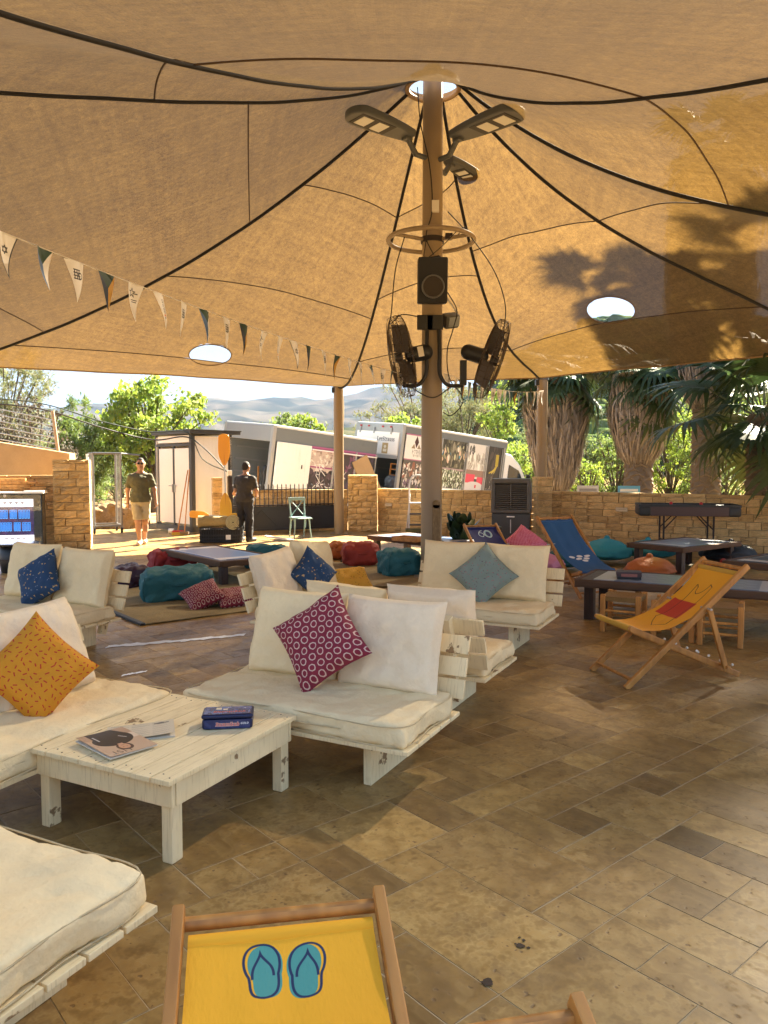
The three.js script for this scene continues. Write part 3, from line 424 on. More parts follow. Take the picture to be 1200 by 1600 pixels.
const muralE = muralT(27, (x, w, h, r) => { x.fillStyle = '#262322'; x.fillRect(0, 0, w, h); blotch(x, r, 60, ['#37322f', '#1c1a19', '#453d38'], 0, 0, w, h, 20, 60); x.fillStyle = '#a08f2e'; x.fillRect(w * 0.55, h * 0.14, w * 0.2, h * 0.22); x.strokeStyle = '#b5a13c'; x.lineWidth = 12; for (const k of [0, 1, 2]) { x.beginPath(); x.moveTo(w * (0.58 + k * 0.06), h * 0.34); x.quadraticCurveTo(w * 0.6, h * 0.44, w * (0.2 + k * 0.16), h * 0.5); x.stroke(); } x.strokeStyle = '#cfc8c0'; x.lineWidth = 4; for (let i = 0; i < 14; i++) { x.beginPath(); const a = r() * w, b = h * (0.5 + r() * 0.45); x.moveTo(a, b); x.lineTo(a + (r() - 0.5) * 60, b + r() * 40); x.stroke(); } });
const signT = canvas(512, 200, (x, w, h) => { x.fillStyle = '#e9e5dc'; x.fillRect(0, 0, w, h); x.fillStyle = '#1a1a1a'; x.font = 'bold 56px serif'; x.textBaseline = 'alphabetic'; x.fillText('LeeStrauss', 258, 84, 210); x.strokeStyle = '#1a1a1a'; x.lineWidth = 2; x.fillStyle = '#b59a60'; for (const a of [[60, 84], [330, 102]]) { x.fillRect(a[0], a[1], 70, 98); x.fillStyle = '#e5d9bd'; x.beginPath(); x.arc(a[0] + 35, a[1] + 34, 15, 0, 7); x.fill(); x.fillRect(a[0] + 14, a[1] + 56, 42, 26); x.fillStyle = '#b59a60'; } });
const bxUV = (w, h, d, x, y, z, rot) => mv(new THREE.BoxGeometry(w, h, d), x, y, z, rot);
const alu = mat({ map: grime, color: lin(0.36, 0.37, 0.38), roughness: 0.45, metalness: 0.3 }), bandM = mat({ map: grime, color: lin(0.15, 0.17, 0.18), roughness: 0.55 }), dkM = mat({ color: lin(0.2, 0.22, 0.23), roughness: 0.8 });
function truck(name, label, x, z, top, turn, L, band) {    // near lower corner of the rear at the origin: rear runs along -z, side along +x
  const o = thing(name, label, 'truck', [x, top - 2.95, z]); o.rotation.set(0, turn, -0.12, 'ZYX');
  const W = 2.6, y0 = 0.75, H = 2.2, yt = y0 + H;
  part('roof', join(bx(L, 0.07, W, L / 2, yt, -W / 2, null, 0.03), bx(L, 0.05, 0.1, L / 2, yt - 0.02, -0.02)), mat({ map: grime, color: lin(0.62, 0.64, 0.64), roughness: 0.5 }), o);
  part('top_band', bx(L, band, 0.04, L / 2, yt - 0.04 - band / 2, 0.0), bandM, o);
  part('rear_header', bx(0.06, band + 0.05, W, 0.0, yt - band / 2 - 0.03, -W / 2, null, 0.02), band > 0.3 ? mat({ color: lin(0.26, 0.27, 0.27), roughness: 0.55 }) : alu, o);
  part('rear_frame', join(bx(0.12, H, 0.12, 0.02, y0 + H / 2, -0.02), bx(0.12, H, 0.12, 0.02, y0 + H / 2, -W + 0.04), bx(0.1, 0.12, W, 0.02, y0, -W / 2)), alu, o);
  part('inner_wall', join(bx(L, H, 0.04, L / 2, y0 + H / 2, -W), bx(0.05, H, W, L - 0.03, y0 + H / 2, -W / 2), bx(L, 0.06, W, L / 2, y0, -W / 2)), dkM, o);
  for (let k = 0; k < 5; k++) part('wall_rib', bx(L * 0.8, 0.05, 0.03, L / 2, y0 + 0.3 + k * 0.4, -W + 0.05), mat({ color: lin(0.24, 0.25, 0.26) }), o);
  part('chassis', join(bx(L + 0.8, 0.16, 0.8, L / 2 + 0.3, 0.56, -W / 2)), M.black, o);
  for (const [wx, wz] of [[0.9, -0.2], [0.9, -W + 0.2], [L + 0.7, -0.2], [L + 0.7, -W + 0.2]]) { const t = part('wheel', mv(new THREE.CylinderGeometry(0.42, 0.42, 0.26, 24), wx, 0.42, wz, [Math.PI / 2, 0, 0]), M.rubber, o); part('rim', mv(new THREE.CylinderGeometry(0.22, 0.22, 0.28, 18), wx, 0.42, wz, [Math.PI / 2, 0, 0]), alu, t); }
  return { o, W, y0, H, yt, L };
}
{ const t = truck('box_truck', 'grey box truck with torn purple photo wrap and open rear', -3.55, -22.5, 2.8, 0.76, 4.15, 0.42), { o, y0, yt, L } = t, hh = yt - 0.46 - y0;
  const dr = part('sliding_door', bx(1.28, hh + 0.02, 0.05, 0.78, y0 + hh / 2, 0.05, null, 0.01), mat({ map: grime, color: lin(0.82, 0.84, 0.84), roughness: 0.5 }), o); part('latch', bx(0.03, 0.12, 0.03, 1.1, y0 + hh * 0.62, 0.085), M.black, dr); part('score_line', bx(1.26, 0.012, 0.006, 0.78, y0 + hh * 0.24, 0.077), alu, dr);
  part('photo_wrap', bxUV(L - 1.44, hh, 0.04, 1.44 + (L - 1.44) / 2, y0 + hh / 2, 0.02), mat({ map: muralA, roughness: 0.45 }), o);
  for (const f of [0.34, 0.67, 0.985]) part('rail_post', bx(0.04, hh, 0.04, 1.44 + (L - 1.44) * f, y0 + hh / 2, 0.055), alu, o);
  part('pink_trim', bx(L - 1.44, 0.05, 0.03, 1.44 + (L - 1.44) / 2, yt - 0.47, 0.045), mat({ color: lin(0.35, 0.1, 0.22) }), o); part('rail', bx(L - 1.44, 0.04, 0.04, 1.44 + (L - 1.44) / 2, yt - 0.55, 0.06), M.white, o);
  part('hanging_bag', soft(0.3, 0.8, 0.2, 0.09, 3, 0.02, [8, 10, 6]).translate(0.25, y0 + 0.6, -0.5), M.black, o); part('plank', bx(0.05, 0.9, 0.02, 0.3, y0 + 0.5, -0.95, [0, 0, 0.1]), M.wood, o); }
{ const t = truck('delivery_truck', 'white delivery truck covered with garden photo panels, rear shutter half open', 0.3, -25.4, 2.98, 0.663, 5.0, 0.22), { o, W, y0, yt, L } = t, hh = yt - 0.26 - y0;
  part('shutter', bx(0.05, 0.78, W - 0.2, -0.02, yt - 0.66, -W / 2), mat({ map: grime, color: lin(0.72, 0.7, 0.66), roughness: 0.6 }), o);
  const sg = part('sign_panel', mv(new THREE.PlaneGeometry(W - 0.24, 0.72), -0.052, yt - 0.64, -W / 2, [0, -Math.PI / 2, 0]), mat({ map: signT, roughness: 0.6 }), o);
  part('shutter_rail', bx(0.07, 0.12, W - 0.2, -0.02, yt - 1.1, -W / 2), alu, o);
  for (const z of [0.3, 0.75, 1.55, 2.0]) part('marker_light', bx(0.02, 0.06, 0.1, -0.045, yt - 0.1, -W + z), mat({ color: lin(0.35, 0.02, 0.015), roughness: 0.3 }), o);
  for (const z of [0.3, 1.1, 2.05]) part('hinge_strap', bx(0.03, 0.22, 0.06, -0.06, yt - 0.24, -W + z), alu, o);
  const xs = [0.12, 1.75, 3.0, 4.0, L - 0.16], ms = [muralB, muralC, muralD, muralE];
  for (let k = 0; k < 4; k++) part('photo_panel', bxUV(xs[k + 1] - xs[k] - 0.06, hh, 0.04, (xs[k] + xs[k + 1]) / 2, y0 + hh / 2, 0.02), mat({ map: ms[k], roughness: 0.4 }), o);
  for (const xx of xs.slice(1)) part('door_post', join(bx(0.05, hh + 0.04, 0.05, xx, y0 + hh / 2, 0.045), rod([xx - 0.09, y0, 0.06], [xx - 0.09, yt - 0.3, 0.06], 0.014)), alu, o);
  const cab = part('cab', (() => { const s = new THREE.Shape([[0, 0.1], [1.55, 0.1], [1.6, 0.85], [1.35, 1.0], [0.85, 1.62], [0.3, 1.95], [0, 1.98]].map((p) => new THREE.Vector2(...p))); return mv(new THREE.ExtrudeGeometry(s, { depth: W - 0.3, bevelSize: 0.06, bevelThickness: 0.06, bevelSegments: 3 }), L + 0.08, 0.5, -W + 0.15); })(), mat({ color: lin(0.72, 0.72, 0.72), roughness: 0.3 }), o);
  part('window', mv(new THREE.ExtrudeGeometry(new THREE.Shape([[0.25, 1.0], [1.15, 1.0], [0.8, 1.45], [0.25, 1.62]].map((p) => new THREE.Vector2(...p))), { depth: 0.02, bevelEnabled: false }), L + 0.08, 0.5, -0.08), mat({ color: lin(0.02, 0.025, 0.03), roughness: 0.1 }), cab); part('mirror', join(bx(0.05, 0.3, 0.18, L + 1.2, 1.7, 0.16), rod([L + 1.1, 1.8, 0], [L + 1.2, 1.8, 0.14], 0.015)), M.black, cab);
  part('ladder_rack', join(bar([0.35, y0 + 0.1, -0.35], [0.35, y0 + 1.0, -0.35], 0.05), bar([0.35, y0 + 0.1, -0.85], [0.35, y0 + 0.9, -0.85], 0.05), ...[0.3, 0.5, 0.7, 0.88].map((y) => bar([0.35, y0 + y, -0.35], [0.35, y0 + y, -0.85], 0.04))), M.woodPale, o);
  part('bundle', soft(0.5, 0.45, 0.7, 0.16, 7, 0.05, [10, 8, 10]).translate(0.4, y0 + 0.25, -0.6), mat({ color: lin(0.12, 0.13, 0.15), roughness: 0.3 }), o);
  const lp = thing('leaning_panel', 'beige rounded board leaning in the gap between the trucks', 'board', [-0.55, 0.6, -24.9], 0.5); part('board', bx(0.6, 1.3, 0.05, 0, 0.65, 0, [0, 0, 0.45], 0.02), M.plaster, lp); }
// ---------------------------------------------------------------- trees
const leafG = (() => { const g = new THREE.BufferGeometry(); g.setAttribute('position', new THREE.Float32BufferAttribute([0, 0, 0, 0.34, 0.45, 0.1, 0, 1, -0.06, 0, 0, 0, 0, 1, -0.06, -0.34, 0.45, 0.1], 3)); g.computeVertexNormals(); return g; })();
const needleG = (() => { const g = new THREE.BufferGeometry(), p = []; for (let k = 0; k < 5; k++) { const a = (k - 2) * 0.5, x = Math.sin(a), y = Math.cos(a); p.push(0, k * 0.12, 0, x * 0.75 + y * 0.07, y * 0.75 + k * 0.12 - x * 0.07, 0.1 * (k % 2), x * 0.8 - y * 0.03, y * 0.8 + k * 0.12, -0.1); } g.setAttribute('position', new THREE.Float32BufferAttribute(p, 3)); g.computeVertexNormals(); return g; })();
const leafM = (r, g, b, t = 0.42) => phys({ color: lin(r, g, b), roughness: 0.85, transmission: t, thickness: 0, specularIntensity: 0.5, side: THREE.DoubleSide });
const LM = { bright: leafM(0.22, 0.31, 0.05, 0.5), mid: leafM(0.15, 0.22, 0.055, 0.5), dark: leafM(0.075, 0.11, 0.035, 0.4), olive: leafM(0.17, 0.19, 0.09, 0.45), grey: leafM(0.09, 0.08, 0.06, 0.25), shrub: leafM(0.16, 0.22, 0.08) };
const trunkM = mat({ color: lin(0.09, 0.065, 0.045), roughness: 0.95, bumpMap: T.stoneBump, bumpScale: 0.03 });
function tree(label, x, z, H, rw, y0, m, { leaf = 0.12, n = 2600, clumps = 60, geo = leafG, shape = 1, seed = 1, trunkR = 0.12, group, drop = 0, name = 'tree', cat = 'tree' } = {}) {
  const r = mul(seed * 37 + 5), gy = th(x, z), o = thing(name, label, cat, [x, gy, z], 0, group), g = () => (r() + r() + r()) / 1.5 - 1;
  const cy = (H + y0) / 2, ry = (H - y0) / 2, cl = [], limbs = [];
  for (let i = 0; i < clumps; i++) { let u; do { u = V(r() * 2 - 1, r() * 2 - 1, r() * 2 - 1); } while (u.length() > 1); u.multiplyScalar(0.35 + 0.65 / Math.max(0.5, u.length()) * Math.pow(u.length(), 0.6)); if (u.length() > 1) u.normalize().multiplyScalar(0.8 + r() * 0.2); const w = shape > 1 ? 1 - 0.55 * Math.max(0, u.y) : 1; const k = 1 + 0.2 * N3(u.x * 1.6 + seed, u.y * 1.6, u.z * 1.6); cl.push([u.x * rw * w * k, cy + u.y * ry * k, u.z * rw * w * k, 0.55 + r() * 0.7]); }
  const trunk = [rod([0, -0.2, 0], [0.06, y0 + ry * 0.4, 0.03], trunkR, trunkR * 0.6, 9)];
  for (const c of cl.slice(0, Math.min(clumps, 34))) { const b = V(0.05, lerp(y0, c[1], 0.25) * 0.85, 0.02), q = V(c[0], c[1], c[2]), m1 = b.clone().lerp(q, 0.5).add(V(0, 0.12 * ry, 0)); trunk.push(pipe([b.toArray(), m1.toArray(), q.toArray()], trunkR * 0.16, 5, 4)); }
  part('trunk', join(trunk), trunkM, o);
  const im = new THREE.InstancedMesh(geo, m, n), q = new THREE.Quaternion(), e = new THREE.Euler(), M4 = new THREE.Matrix4(), cr = rw * 1.05 / Math.cbrt(clumps);
  for (let i = 0; i < n; i++) { const c = cl[Math.floor(r() * clumps)], s = leaf * (0.6 + r() * 0.8), p = V(c[0] + g() * cr * 1.25 * c[3], c[1] + g() * cr * 0.95 * c[3] - drop * r() * r(), c[2] + g() * cr * 1.25 * c[3]); e.set(r() * 6.3, r() * 6.3, drop ? Math.PI + g() * 0.5 : r() * 6.3); im.setMatrixAt(i, M4.compose(p, q.setFromEuler(e), V(s, s, s))); const k = 0.75 + r() * 0.5; im.setColorAt(i, lin(k * (0.9 + r() * 0.3), k, k * 0.9)); }
  im.name = 'crown'; im.castShadow = im.receiveShadow = true; im.userData.kind = 'stuff'; o.add(im); return o;
}
const atpx = (px, d) => (px - 600) / 1200 * d;
tree('broad leafy mulberry tree behind the storage shed', atpx(240, 27), -27, 4.75, 1.75, 1.2, LM.bright, { leaf: 0.2, n: 5200, clumps: 90, seed: 2, trunkR: 0.16 });
tree('feathery light green tree behind the wire railing', atpx(126, 27), -27, 3.9, 1.15, 0.5, LM.mid, { leaf: 0.17, n: 4200, clumps: 60, seed: 3, geo: needleG, drop: 0.3 });
tree('tall sunlit tree at the left edge under the canopy', atpx(10, 24), -24, 5.6, 1.5, 1.6, LM.olive, { leaf: 0.13, n: 4200, clumps: 60, seed: 4, geo: needleG });
tree('dark purplish shrub with sparse twigs behind the wire railing', atpx(55, 22), -22, 3.5, 1.25, 0.6, LM.grey, { leaf: 0.09, n: 3600, clumps: 80, seed: 5 });
tree('dark bushy tree behind the steel trolley', atpx(190, 36), -36, 3.9, 2.0, 0.3, LM.dark, { leaf: 0.17, n: 3800, clumps: 70, seed: 6 });
tree('low pale green bush beyond the steel trolley', atpx(178, 31), -31, 1.75, 1.6, 0.2, LM.shrub, { leaf: 0.09, n: 3400, clumps: 60, seed: 7, trunkR: 0.04, name: 'bush', cat: 'bush' });
tree('dark low bush beside the dirt bank behind the walking man', atpx(228, 33), -33, 2.3, 1.3, 0.2, LM.dark, { leaf: 0.1, n: 2600, clumps: 50, seed: 8, trunkR: 0.04, name: 'bush', cat: 'bush' });
tree('round green treetop above the purple truck, left of the slim post', atpx(438, 32), -32, 3.75, 1.0, 1.2, LM.mid, { leaf: 0.16, n: 2400, clumps: 40, seed: 9 });
tree('small bright treetop above the purple truck, nearest the slim post', atpx(474, 33), -33, 3.75, 0.95, 1.2, LM.bright, { leaf: 0.16, n: 2200, clumps: 40, seed: 10 });
tree('grey green olive tree directly behind the pole', atpx(655, 44), -44, 6.4, 2.4, 1.2, LM.olive, { leaf: 0.16, n: 6000, clumps: 90, seed: 11, geo: needleG, trunkR: 0.2 });
tree('wide olive tree right of the pole above the white truck', atpx(725, 42), -42, 5.7, 2.3, 1.0, LM.olive, { leaf: 0.16, n: 6500, clumps: 90, seed: 12, geo: needleG, trunkR: 0.2 });
tree('bright lemon green treetop just left of the pole', atpx(634, 34), -34, 3.95, 1.15, 1.0, LM.bright, { leaf: 0.17, n: 2600, clumps: 45, seed: 13 });
tree('thin greyish tree between the slim post and the pole', atpx(585, 52), -52, 5.0, 1.9, 1.0, LM.olive, { leaf: 0.14, n: 3200, clumps: 60, seed: 14 });
tree('tall bright young poplar behind the truck cab', atpx(782, 31), -31, 4.9, 0.95, 0.6, LM.bright, { leaf: 0.13, n: 3600, clumps: 70, seed: 15, shape: 2 });
tree('leafy green bush beside the truck cab', atpx(822, 30), -30, 2.6, 1.1, 0.2, LM.bright, { leaf: 0.12, n: 3000, clumps: 50, seed: 16, name: 'bush', cat: 'bush' });
tree('pale green bush on the slope left of the first palm', atpx(840, 48), -48, 3.8, 1.7, 0.2, LM.shrub, { leaf: 0.13, n: 3000, clumps: 50, seed: 17, name: 'bush', cat: 'bush' });
tree('yellow green bush at the foot of the first palm', atpx(916, 22), -22, 1.85, 0.55, 0.1, LM.bright, { leaf: 0.09, n: 1600, clumps: 30, seed: 18, name: 'bush', cat: 'bush' });
tree('rounded olive green tree between the first two palms', atpx(960, 24), -24, 2.75, 0.85, 0.1, LM.mid, { leaf: 0.09, n: 3600, clumps: 60, seed: 19 });
tree('bright sunlit tree between the second and third palms', atpx(1045, 23), -23, 3.8, 1.0, 0.1, LM.bright, { leaf: 0.1, n: 5000, clumps: 80, seed: 20 });
tree('grey green bush right of the third palm trunk', atpx(1130, 22), -22, 2.7, 1.1, 0.1, LM.shrub, { leaf: 0.09, n: 3400, clumps: 60, seed: 21, name: 'bush', cat: 'bush' });
tree('dark bush low between the first palms', atpx(925, 30), -30, 2.5, 0.9, 0.1, LM.dark, { leaf: 0.1, n: 2200, clumps: 40, seed: 22, name: 'bush', cat: 'bush' });
tree('tall leafy tree filling the gap behind the palms', atpx(1130, 34), -34, 6.4, 2.3, 0.2, LM.mid, { leaf: 0.16, n: 5000, clumps: 80, seed: 23 });
{ // scrub on the slopes: nobody could count it
  const r = mul(71), n = 4200, bg = field((x, y, z) => Math.hypot(x, y * 1.4, z) - 0.8 - 0.25 * N3(x * 2.4, y * 2.4, z * 2.4), [-1.3, -1.1, -1.3], [1.3, 1.1, 1.3], 0.32), im = new THREE.InstancedMesh(clean(bg), phys({ color: lin(0.07, 0.1, 0.04), roughness: 1, specularIntensity: 0 }), n), M4 = new THREE.Matrix4(), Q = new THREE.Quaternion();
  for (let i = 0; i < n; i++) { const az = -0.55 + r() * 1.1, d = 55 + 330 * r() * r(), x = Math.sin(az) * d, z = -Math.cos(az) * d, s = (0.7 + r() * 1.4) * (1 + d / 260); let y = th(x, z); im.setMatrixAt(i, M4.compose(V(x, Math.max(y, 0) + s * 0.35, z), Q.setFromAxisAngle(V(0, 1, 0), r() * 6), V(s * (0.8 + r() * 0.5), s * (0.7 + r() * 0.5), s))); const k = 0.6 + r() * 0.9; im.setColorAt(i, lin(k * (0.9 + 0.4 * r()), k, k * 0.8)); }
  im.name = 'scrub'; im.userData = { kind: 'stuff', label: 'scattered scrub bushes over the slopes behind the plaza' }; im.castShadow = im.receiveShadow = true; scene.add(im); }
// ---------------------------------------------------------------- fan palms
function fanLeaf(seed, R_ = 1.0, n = 26) {      // blade in the xz plane, stalk along -x end at the origin, opening to +x; tips droop
  const r = mul(seed), P = [], seg = (a, w) => { const pts = []; const L = R_ * (0.86 + 0.18 * r()) * (1 - 0.25 * Math.pow(Math.abs(a) / 2.2, 2)), dr = 0.18 + r() * 0.3, fold = w * 0.35; for (let k = 0; k <= 5; k++) { const t = k / 5, d = L * t, hw = w * L * (t < 0.6 ? t : 0.6 * (1 - (t - 0.6) / 0.4) + 0.01), x = Math.cos(a), z = Math.sin(a), y = -dr * Math.pow(Math.max(0, t - 0.35), 2) * 2.6 * R_ + 0.12 * t; pts.push([V(x * d - z * hw, y, z * d + x * hw), V(x * d, y + fold * hw * 3, z * d), V(x * d + z * hw, y, z * d - x * hw)]); }
    for (let k = 0; k < 5; k++) for (const s of [0, 1]) { const a0 = pts[k][s], a1 = pts[k][s + 1], b0 = pts[k + 1][s], b1 = pts[k + 1][s + 1]; P.push(a0, b0, b1, a0, b1, a1); } };
  for (let k = 0; k < n; k++) seg((k / (n - 1) - 0.5) * 4.3, 0.098);
  const g = new THREE.BufferGeometry(); g.setAttribute('position', new THREE.Float32BufferAttribute(P.flatMap((v) => v.toArray()), 3)); g.computeVertexNormals(); return clean(g);
}
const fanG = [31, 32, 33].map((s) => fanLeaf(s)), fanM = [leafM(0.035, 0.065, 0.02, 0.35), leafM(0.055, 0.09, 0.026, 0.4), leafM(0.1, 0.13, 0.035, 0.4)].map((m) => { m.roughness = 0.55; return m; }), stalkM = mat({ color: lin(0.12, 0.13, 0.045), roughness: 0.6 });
const deadM = mat({ roughness: 1, vertexColors: true, side: THREE.DoubleSide });
const stalkG = [0.9, 1.25].map((L) => pipe([[0, 0, 0], [L * 0.5, 0.05, 0], [L, 0, 0]], 0.02, 8, 5));
function palm(label, x, z, trunkTop, trunkR, skirt0, skirtR, crownY, crownR, nLeaf, seed, elMin = -0.8, elMax = 1.25, name = 'fan_palm') {
  const r = mul(seed * 91 + 3), gy = -0.05, o = thing(name, label, 'palm', [x, gy, z]);
  const tg = []; for (let k = 0; k < Math.ceil(Math.min(trunkTop, skirt0 + 0.6) / 0.11); k++) for (let j = 0; j < 9; j++) { const a = (j + (k % 2) * 0.5) / 9 * 6.283 + k * 0.13, y = k * 0.11 + 0.05; tg.push(bx0(0.17 * trunkR / 0.25, 0.15, 0.06, 0, 0, 0).applyMatrix4(new THREE.Matrix4().makeRotationFromEuler(new THREE.Euler(-0.5, 0, 0.5 * (j % 2 ? 1 : -1)))).translate(0, y, trunkR * (0.98 + 0.06 * r())).applyMatrix4(new THREE.Matrix4().makeRotationY(a))); }
  part('trunk', join(rod([0, 0, 0], [0, crownY, 0], trunkR * 1.02, trunkR * 0.8, 16), ...tg), mat({ color: lin(0.23, 0.185, 0.14), bumpMap: T.stoneBump, bumpScale: 0.02, roughness: 1 }), o);
  if (skirtR) { const P = [], C = [], Nn = 6500, top = crownY - 0.1; for (let i = 0; i < Nn; i++) { const a = r() * 6.283, q = r(), yT = lerp(skirt0 + 0.45, top, q), len = 0.35 + r() * 0.8, yB = Math.max(skirt0 - 0.1 + 0.25 * r(), yT - len), prof = (y) => trunkR + (skirtR - trunkR) * Math.pow(clamp((y - skirt0) / Math.min(2.2, top - skirt0), 0, 1), 0.6) * (1 - 0.45 * ss(y, top - 1.0, top)) * (1 + 0.12 * N3(Math.cos(a) * 2, y * 1.6, Math.sin(a) * 2 + seed)), R1 = prof(yT) * (0.7 + 0.42 * r()), R2 = (prof(yB) * 0.85 + 0.06) * (0.7 + 0.65 * r() * r()), w = 0.006 + 0.016 * r(), a2 = a + (r() - 0.5) * 0.5, aw = w / R1; const am = (a + a2) / 2, Rm = (R1 + R2) / 2 + 0.05;
      const p = (A, Rr, y, d) => V(Math.cos(A + d) * Rr, y, Math.sin(A + d) * Rr), ym = (yT + yB) / 2; const q0 = [p(a, R1, yT, -aw), p(a, R1, yT, aw), p(am, Rm, ym, -aw * 1.2), p(am, Rm, ym, aw * 1.2), p(a2, R2, yB, 0)]; P.push(q0[0], q0[2], q0[1], q0[1], q0[2], q0[3], q0[2], q0[4], q0[3]); const k = 0.45 + r() * 0.9, c = [0.27 * k, 0.23 * k, 0.185 * k]; for (let e = 0; e < 9; e++) C.push(...c); }
    const g = new THREE.BufferGeometry(); g.setAttribute('position', new THREE.Float32BufferAttribute(P.flatMap((v) => v.toArray()), 3)); g.setAttribute('color', new THREE.Float32BufferAttribute(C, 3)); g.computeVertexNormals();
    const core = lathe(Array.from({ length: 8 }, (_, k) => { const y = lerp(skirt0 + 0.25, top, k / 7); return [(trunkR + (skirtR - trunkR) * Math.pow(k / 7, 0.42)) * 0.72, y]; }), 18);
    const s = part('dead_frond_skirt', g, deadM, o, 'hanging skirt of dry grey brown fronds'); s.userData.kind = 'stuff'; part('skirt_core', core, mat({ color: lin(0.3, 0.24, 0.175), roughness: 1, side: THREE.DoubleSide }), o); }
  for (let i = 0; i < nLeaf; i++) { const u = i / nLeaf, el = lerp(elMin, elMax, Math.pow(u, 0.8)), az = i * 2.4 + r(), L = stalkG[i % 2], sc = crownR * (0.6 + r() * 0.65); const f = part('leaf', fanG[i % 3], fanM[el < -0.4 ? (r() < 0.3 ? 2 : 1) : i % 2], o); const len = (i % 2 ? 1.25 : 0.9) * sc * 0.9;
    const dir = V(Math.cos(el) * Math.cos(az), Math.sin(el), Math.cos(el) * Math.sin(az)); f.position.set(dir.x * len, crownY + dir.y * len, dir.z * len); f.rotation.set((r() - 0.5) * 0.6, -az, el * 0.85 - 0.2, 'YZX'); f.scale.setScalar(sc * 1.05);
    const st = part('stalk', rod([0, 0, 0], [1, 0, 0], 0.022, 0.016, 5), stalkM, f); const inv = new THREE.Matrix4().compose(f.position, f.quaternion, f.scale).invert(), A = V(0, crownY - 0.1, 0).applyMatrix4(inv); st.geometry = rod(A.toArray(), [0, 0.01, 0], 0.022, 0.014, 5); }
  return o;
}
palm('shaggy palm with dead frond skirt just right of the cream post', atpx(868, 19.6), -19.6, 5, 0.27, 0.95, 0.8, 4.1, 0.85, 32, 1, -1.35, 0.5);
palm('middle palm whose dead frond skirt narrows over its short trunk', atpx(997, 18.6), -18.6, 5, 0.28, 1.65, 0.88, 3.95, 0.75, 34, 2, -1.35, 0.3);
palm('taller palm with bare patterned trunk and high hanging skirt', atpx(1102, 17.4), -17.4, 9.2, 0.26, 2.85, 0.92, 8.5, 1.0, 12, 3);
palm('tall palm standing beyond the right edge of the plaza', 9.2, -16.0, 9.6, 0.28, 4.5, 0.9, 9.3, 1.3, 11, 4);
palm('dark green fan palm with broad glossy leaves at the right edge', 7.35, -14.9, 2.6, 0.26, 2.6, 0, 2.6, 1.1, 29, 5, -0.95);

// ---------------------------------------------------------------- sofas
const F = -0.467;                              // direction the seating is set out in
const fx = (th_, x, z) => [x * Math.cos(th_) + z * Math.sin(th_), -x * Math.sin(th_) + z * Math.cos(th_)];
const seatG = [0, 1, 2].map((s) => soft(1.36, 0.115, 0.64, 0.032, 11 + s * 7, 0.011, [52, 6, 28], 0.006)), backG = [0, 1, 2, 3].map((s) => muv(pillow(0.62, 0.53, 0.17, 40 + s * 9, 26, 0.3, 0.05)));
const pipG = pipe([[-0.66, 0, 0.3], [-0.3, 0.002, 0.312], [0.3, -0.002, 0.312], [0.66, 0, 0.3], [0.672, 0, 0], [0.66, 0, -0.3], [0, 0, -0.312], [-0.66, 0, -0.3], [-0.672, 0, 0]], 0.0035, 90, 5, true);
const zipG = pipe([[-0.66, 0, 0.3], [0, -0.004, 0.326], [0.66, 0, 0.3]], 0.004, 20, 4);
function sofa(label, x, z, turn, seed, pink = 0, opt = {}) {
  const o = thing('lounge_sofa', label, 'sofa', [x, 0, z], turn, 'white pallet sofas with cream cushions'), r = mul(seed);
  for (const s of [-1, 1]) part('leg_panel', muv(bx(0.045, 0.235, 0.5, s * 0.42, 0.118, -0.03, null, 0.004), r()), M.paint, o);
  for (let k = 0; k < 5; k++) part('seat_plank', muv(bx(1.4, 0.022, 0.128, 0, 0.247, -0.27 + k * 0.137, [0, 0, (r() - 0.5) * 0.006], 0.003), k * 0.3 + r()), M.paint, o);
  for (const s of [-1, 1]) part('upright', muv(bar([s * 0.5, 0.1, -0.29], [s * 0.5, 0.66, -0.475], 0.045, 0.07), r()), M.paint, o);
  for (let k = 0; k < 3; k++) part('back_slat', muv(bx(1.44, 0.104, 0.022, 0, 0.375 + k * 0.116, -0.348 - k * 0.038, [-0.32, 0, (r() - 0.5) * 0.006], 0.003), k * 0.41 + r()), M.paint, o);
  const sc = part('seat_cushion', seatG[seed % 3], M.fabric, o); sc.position.set(0, 0.315, 0.015); sc.rotation.y = seed % 2 ? Math.PI : 0; for (const y of [0.048, -0.046]) part('piping', pipG, M.fabric, sc).position.y = y; part('zip', zipG, M.fabric, sc).rotation.y = seed % 2 ? Math.PI : 0;
  const b = opt.back ?? [[-0.32, 0], [0.31, 0.02]];
  b.forEach(([bx_, tilt, dy = 0, roll = 0], k) => { const c = part('back_cushion', backG[(seed + k) % 4], (pink >> k) & 1 ? M.fabricPink : M.fabric, o); c.position.set(bx_, 0.6 + dy, -0.285 + (k ? 0.01 : 0)); c.rotation.set(-0.3 + tilt, 0, roll); });
  return o;
}
sofa('cream sofa holding the magenta ring pillow, behind the white coffee table', -0.36, -4.15, F, 3, 2);
sofa('cream sofa back to back with the one holding the magenta pillow', 0.16, -5.36, F + Math.PI, 5, 1, { back: [[-0.33, 0.03, -0.03], [0.3, -0.06, -0.05, 0.05]] });
sofa('cream sofa with the grey blue pillow in front of the pole', 0.82, -6.94, F, 7, 0, { back: [[-0.33, 0.05, 0.02], [0.3, 0.02, 0.02]] });
sofa('cream sofa at the left edge with the orange sprinkle pillow', -1.74, -3.7, 1.12, 9, 2, { back: [[-0.34, 0, -0.02], [0.27, -0.12, 0.0, 0.03]] });
sofa('nearest cream sofa, its seat cut by the lower left edge', -1.47, -2.28, F + Math.PI, 12, 0);
sofa('small cream sofa seen end on behind, with a blue pillow', -0.56, -7.08, 1.12, 14, 1, { back: [[-0.34, 0.02, -0.02, 0.06], [0.29, 0.0, 0.02, -0.12]] });
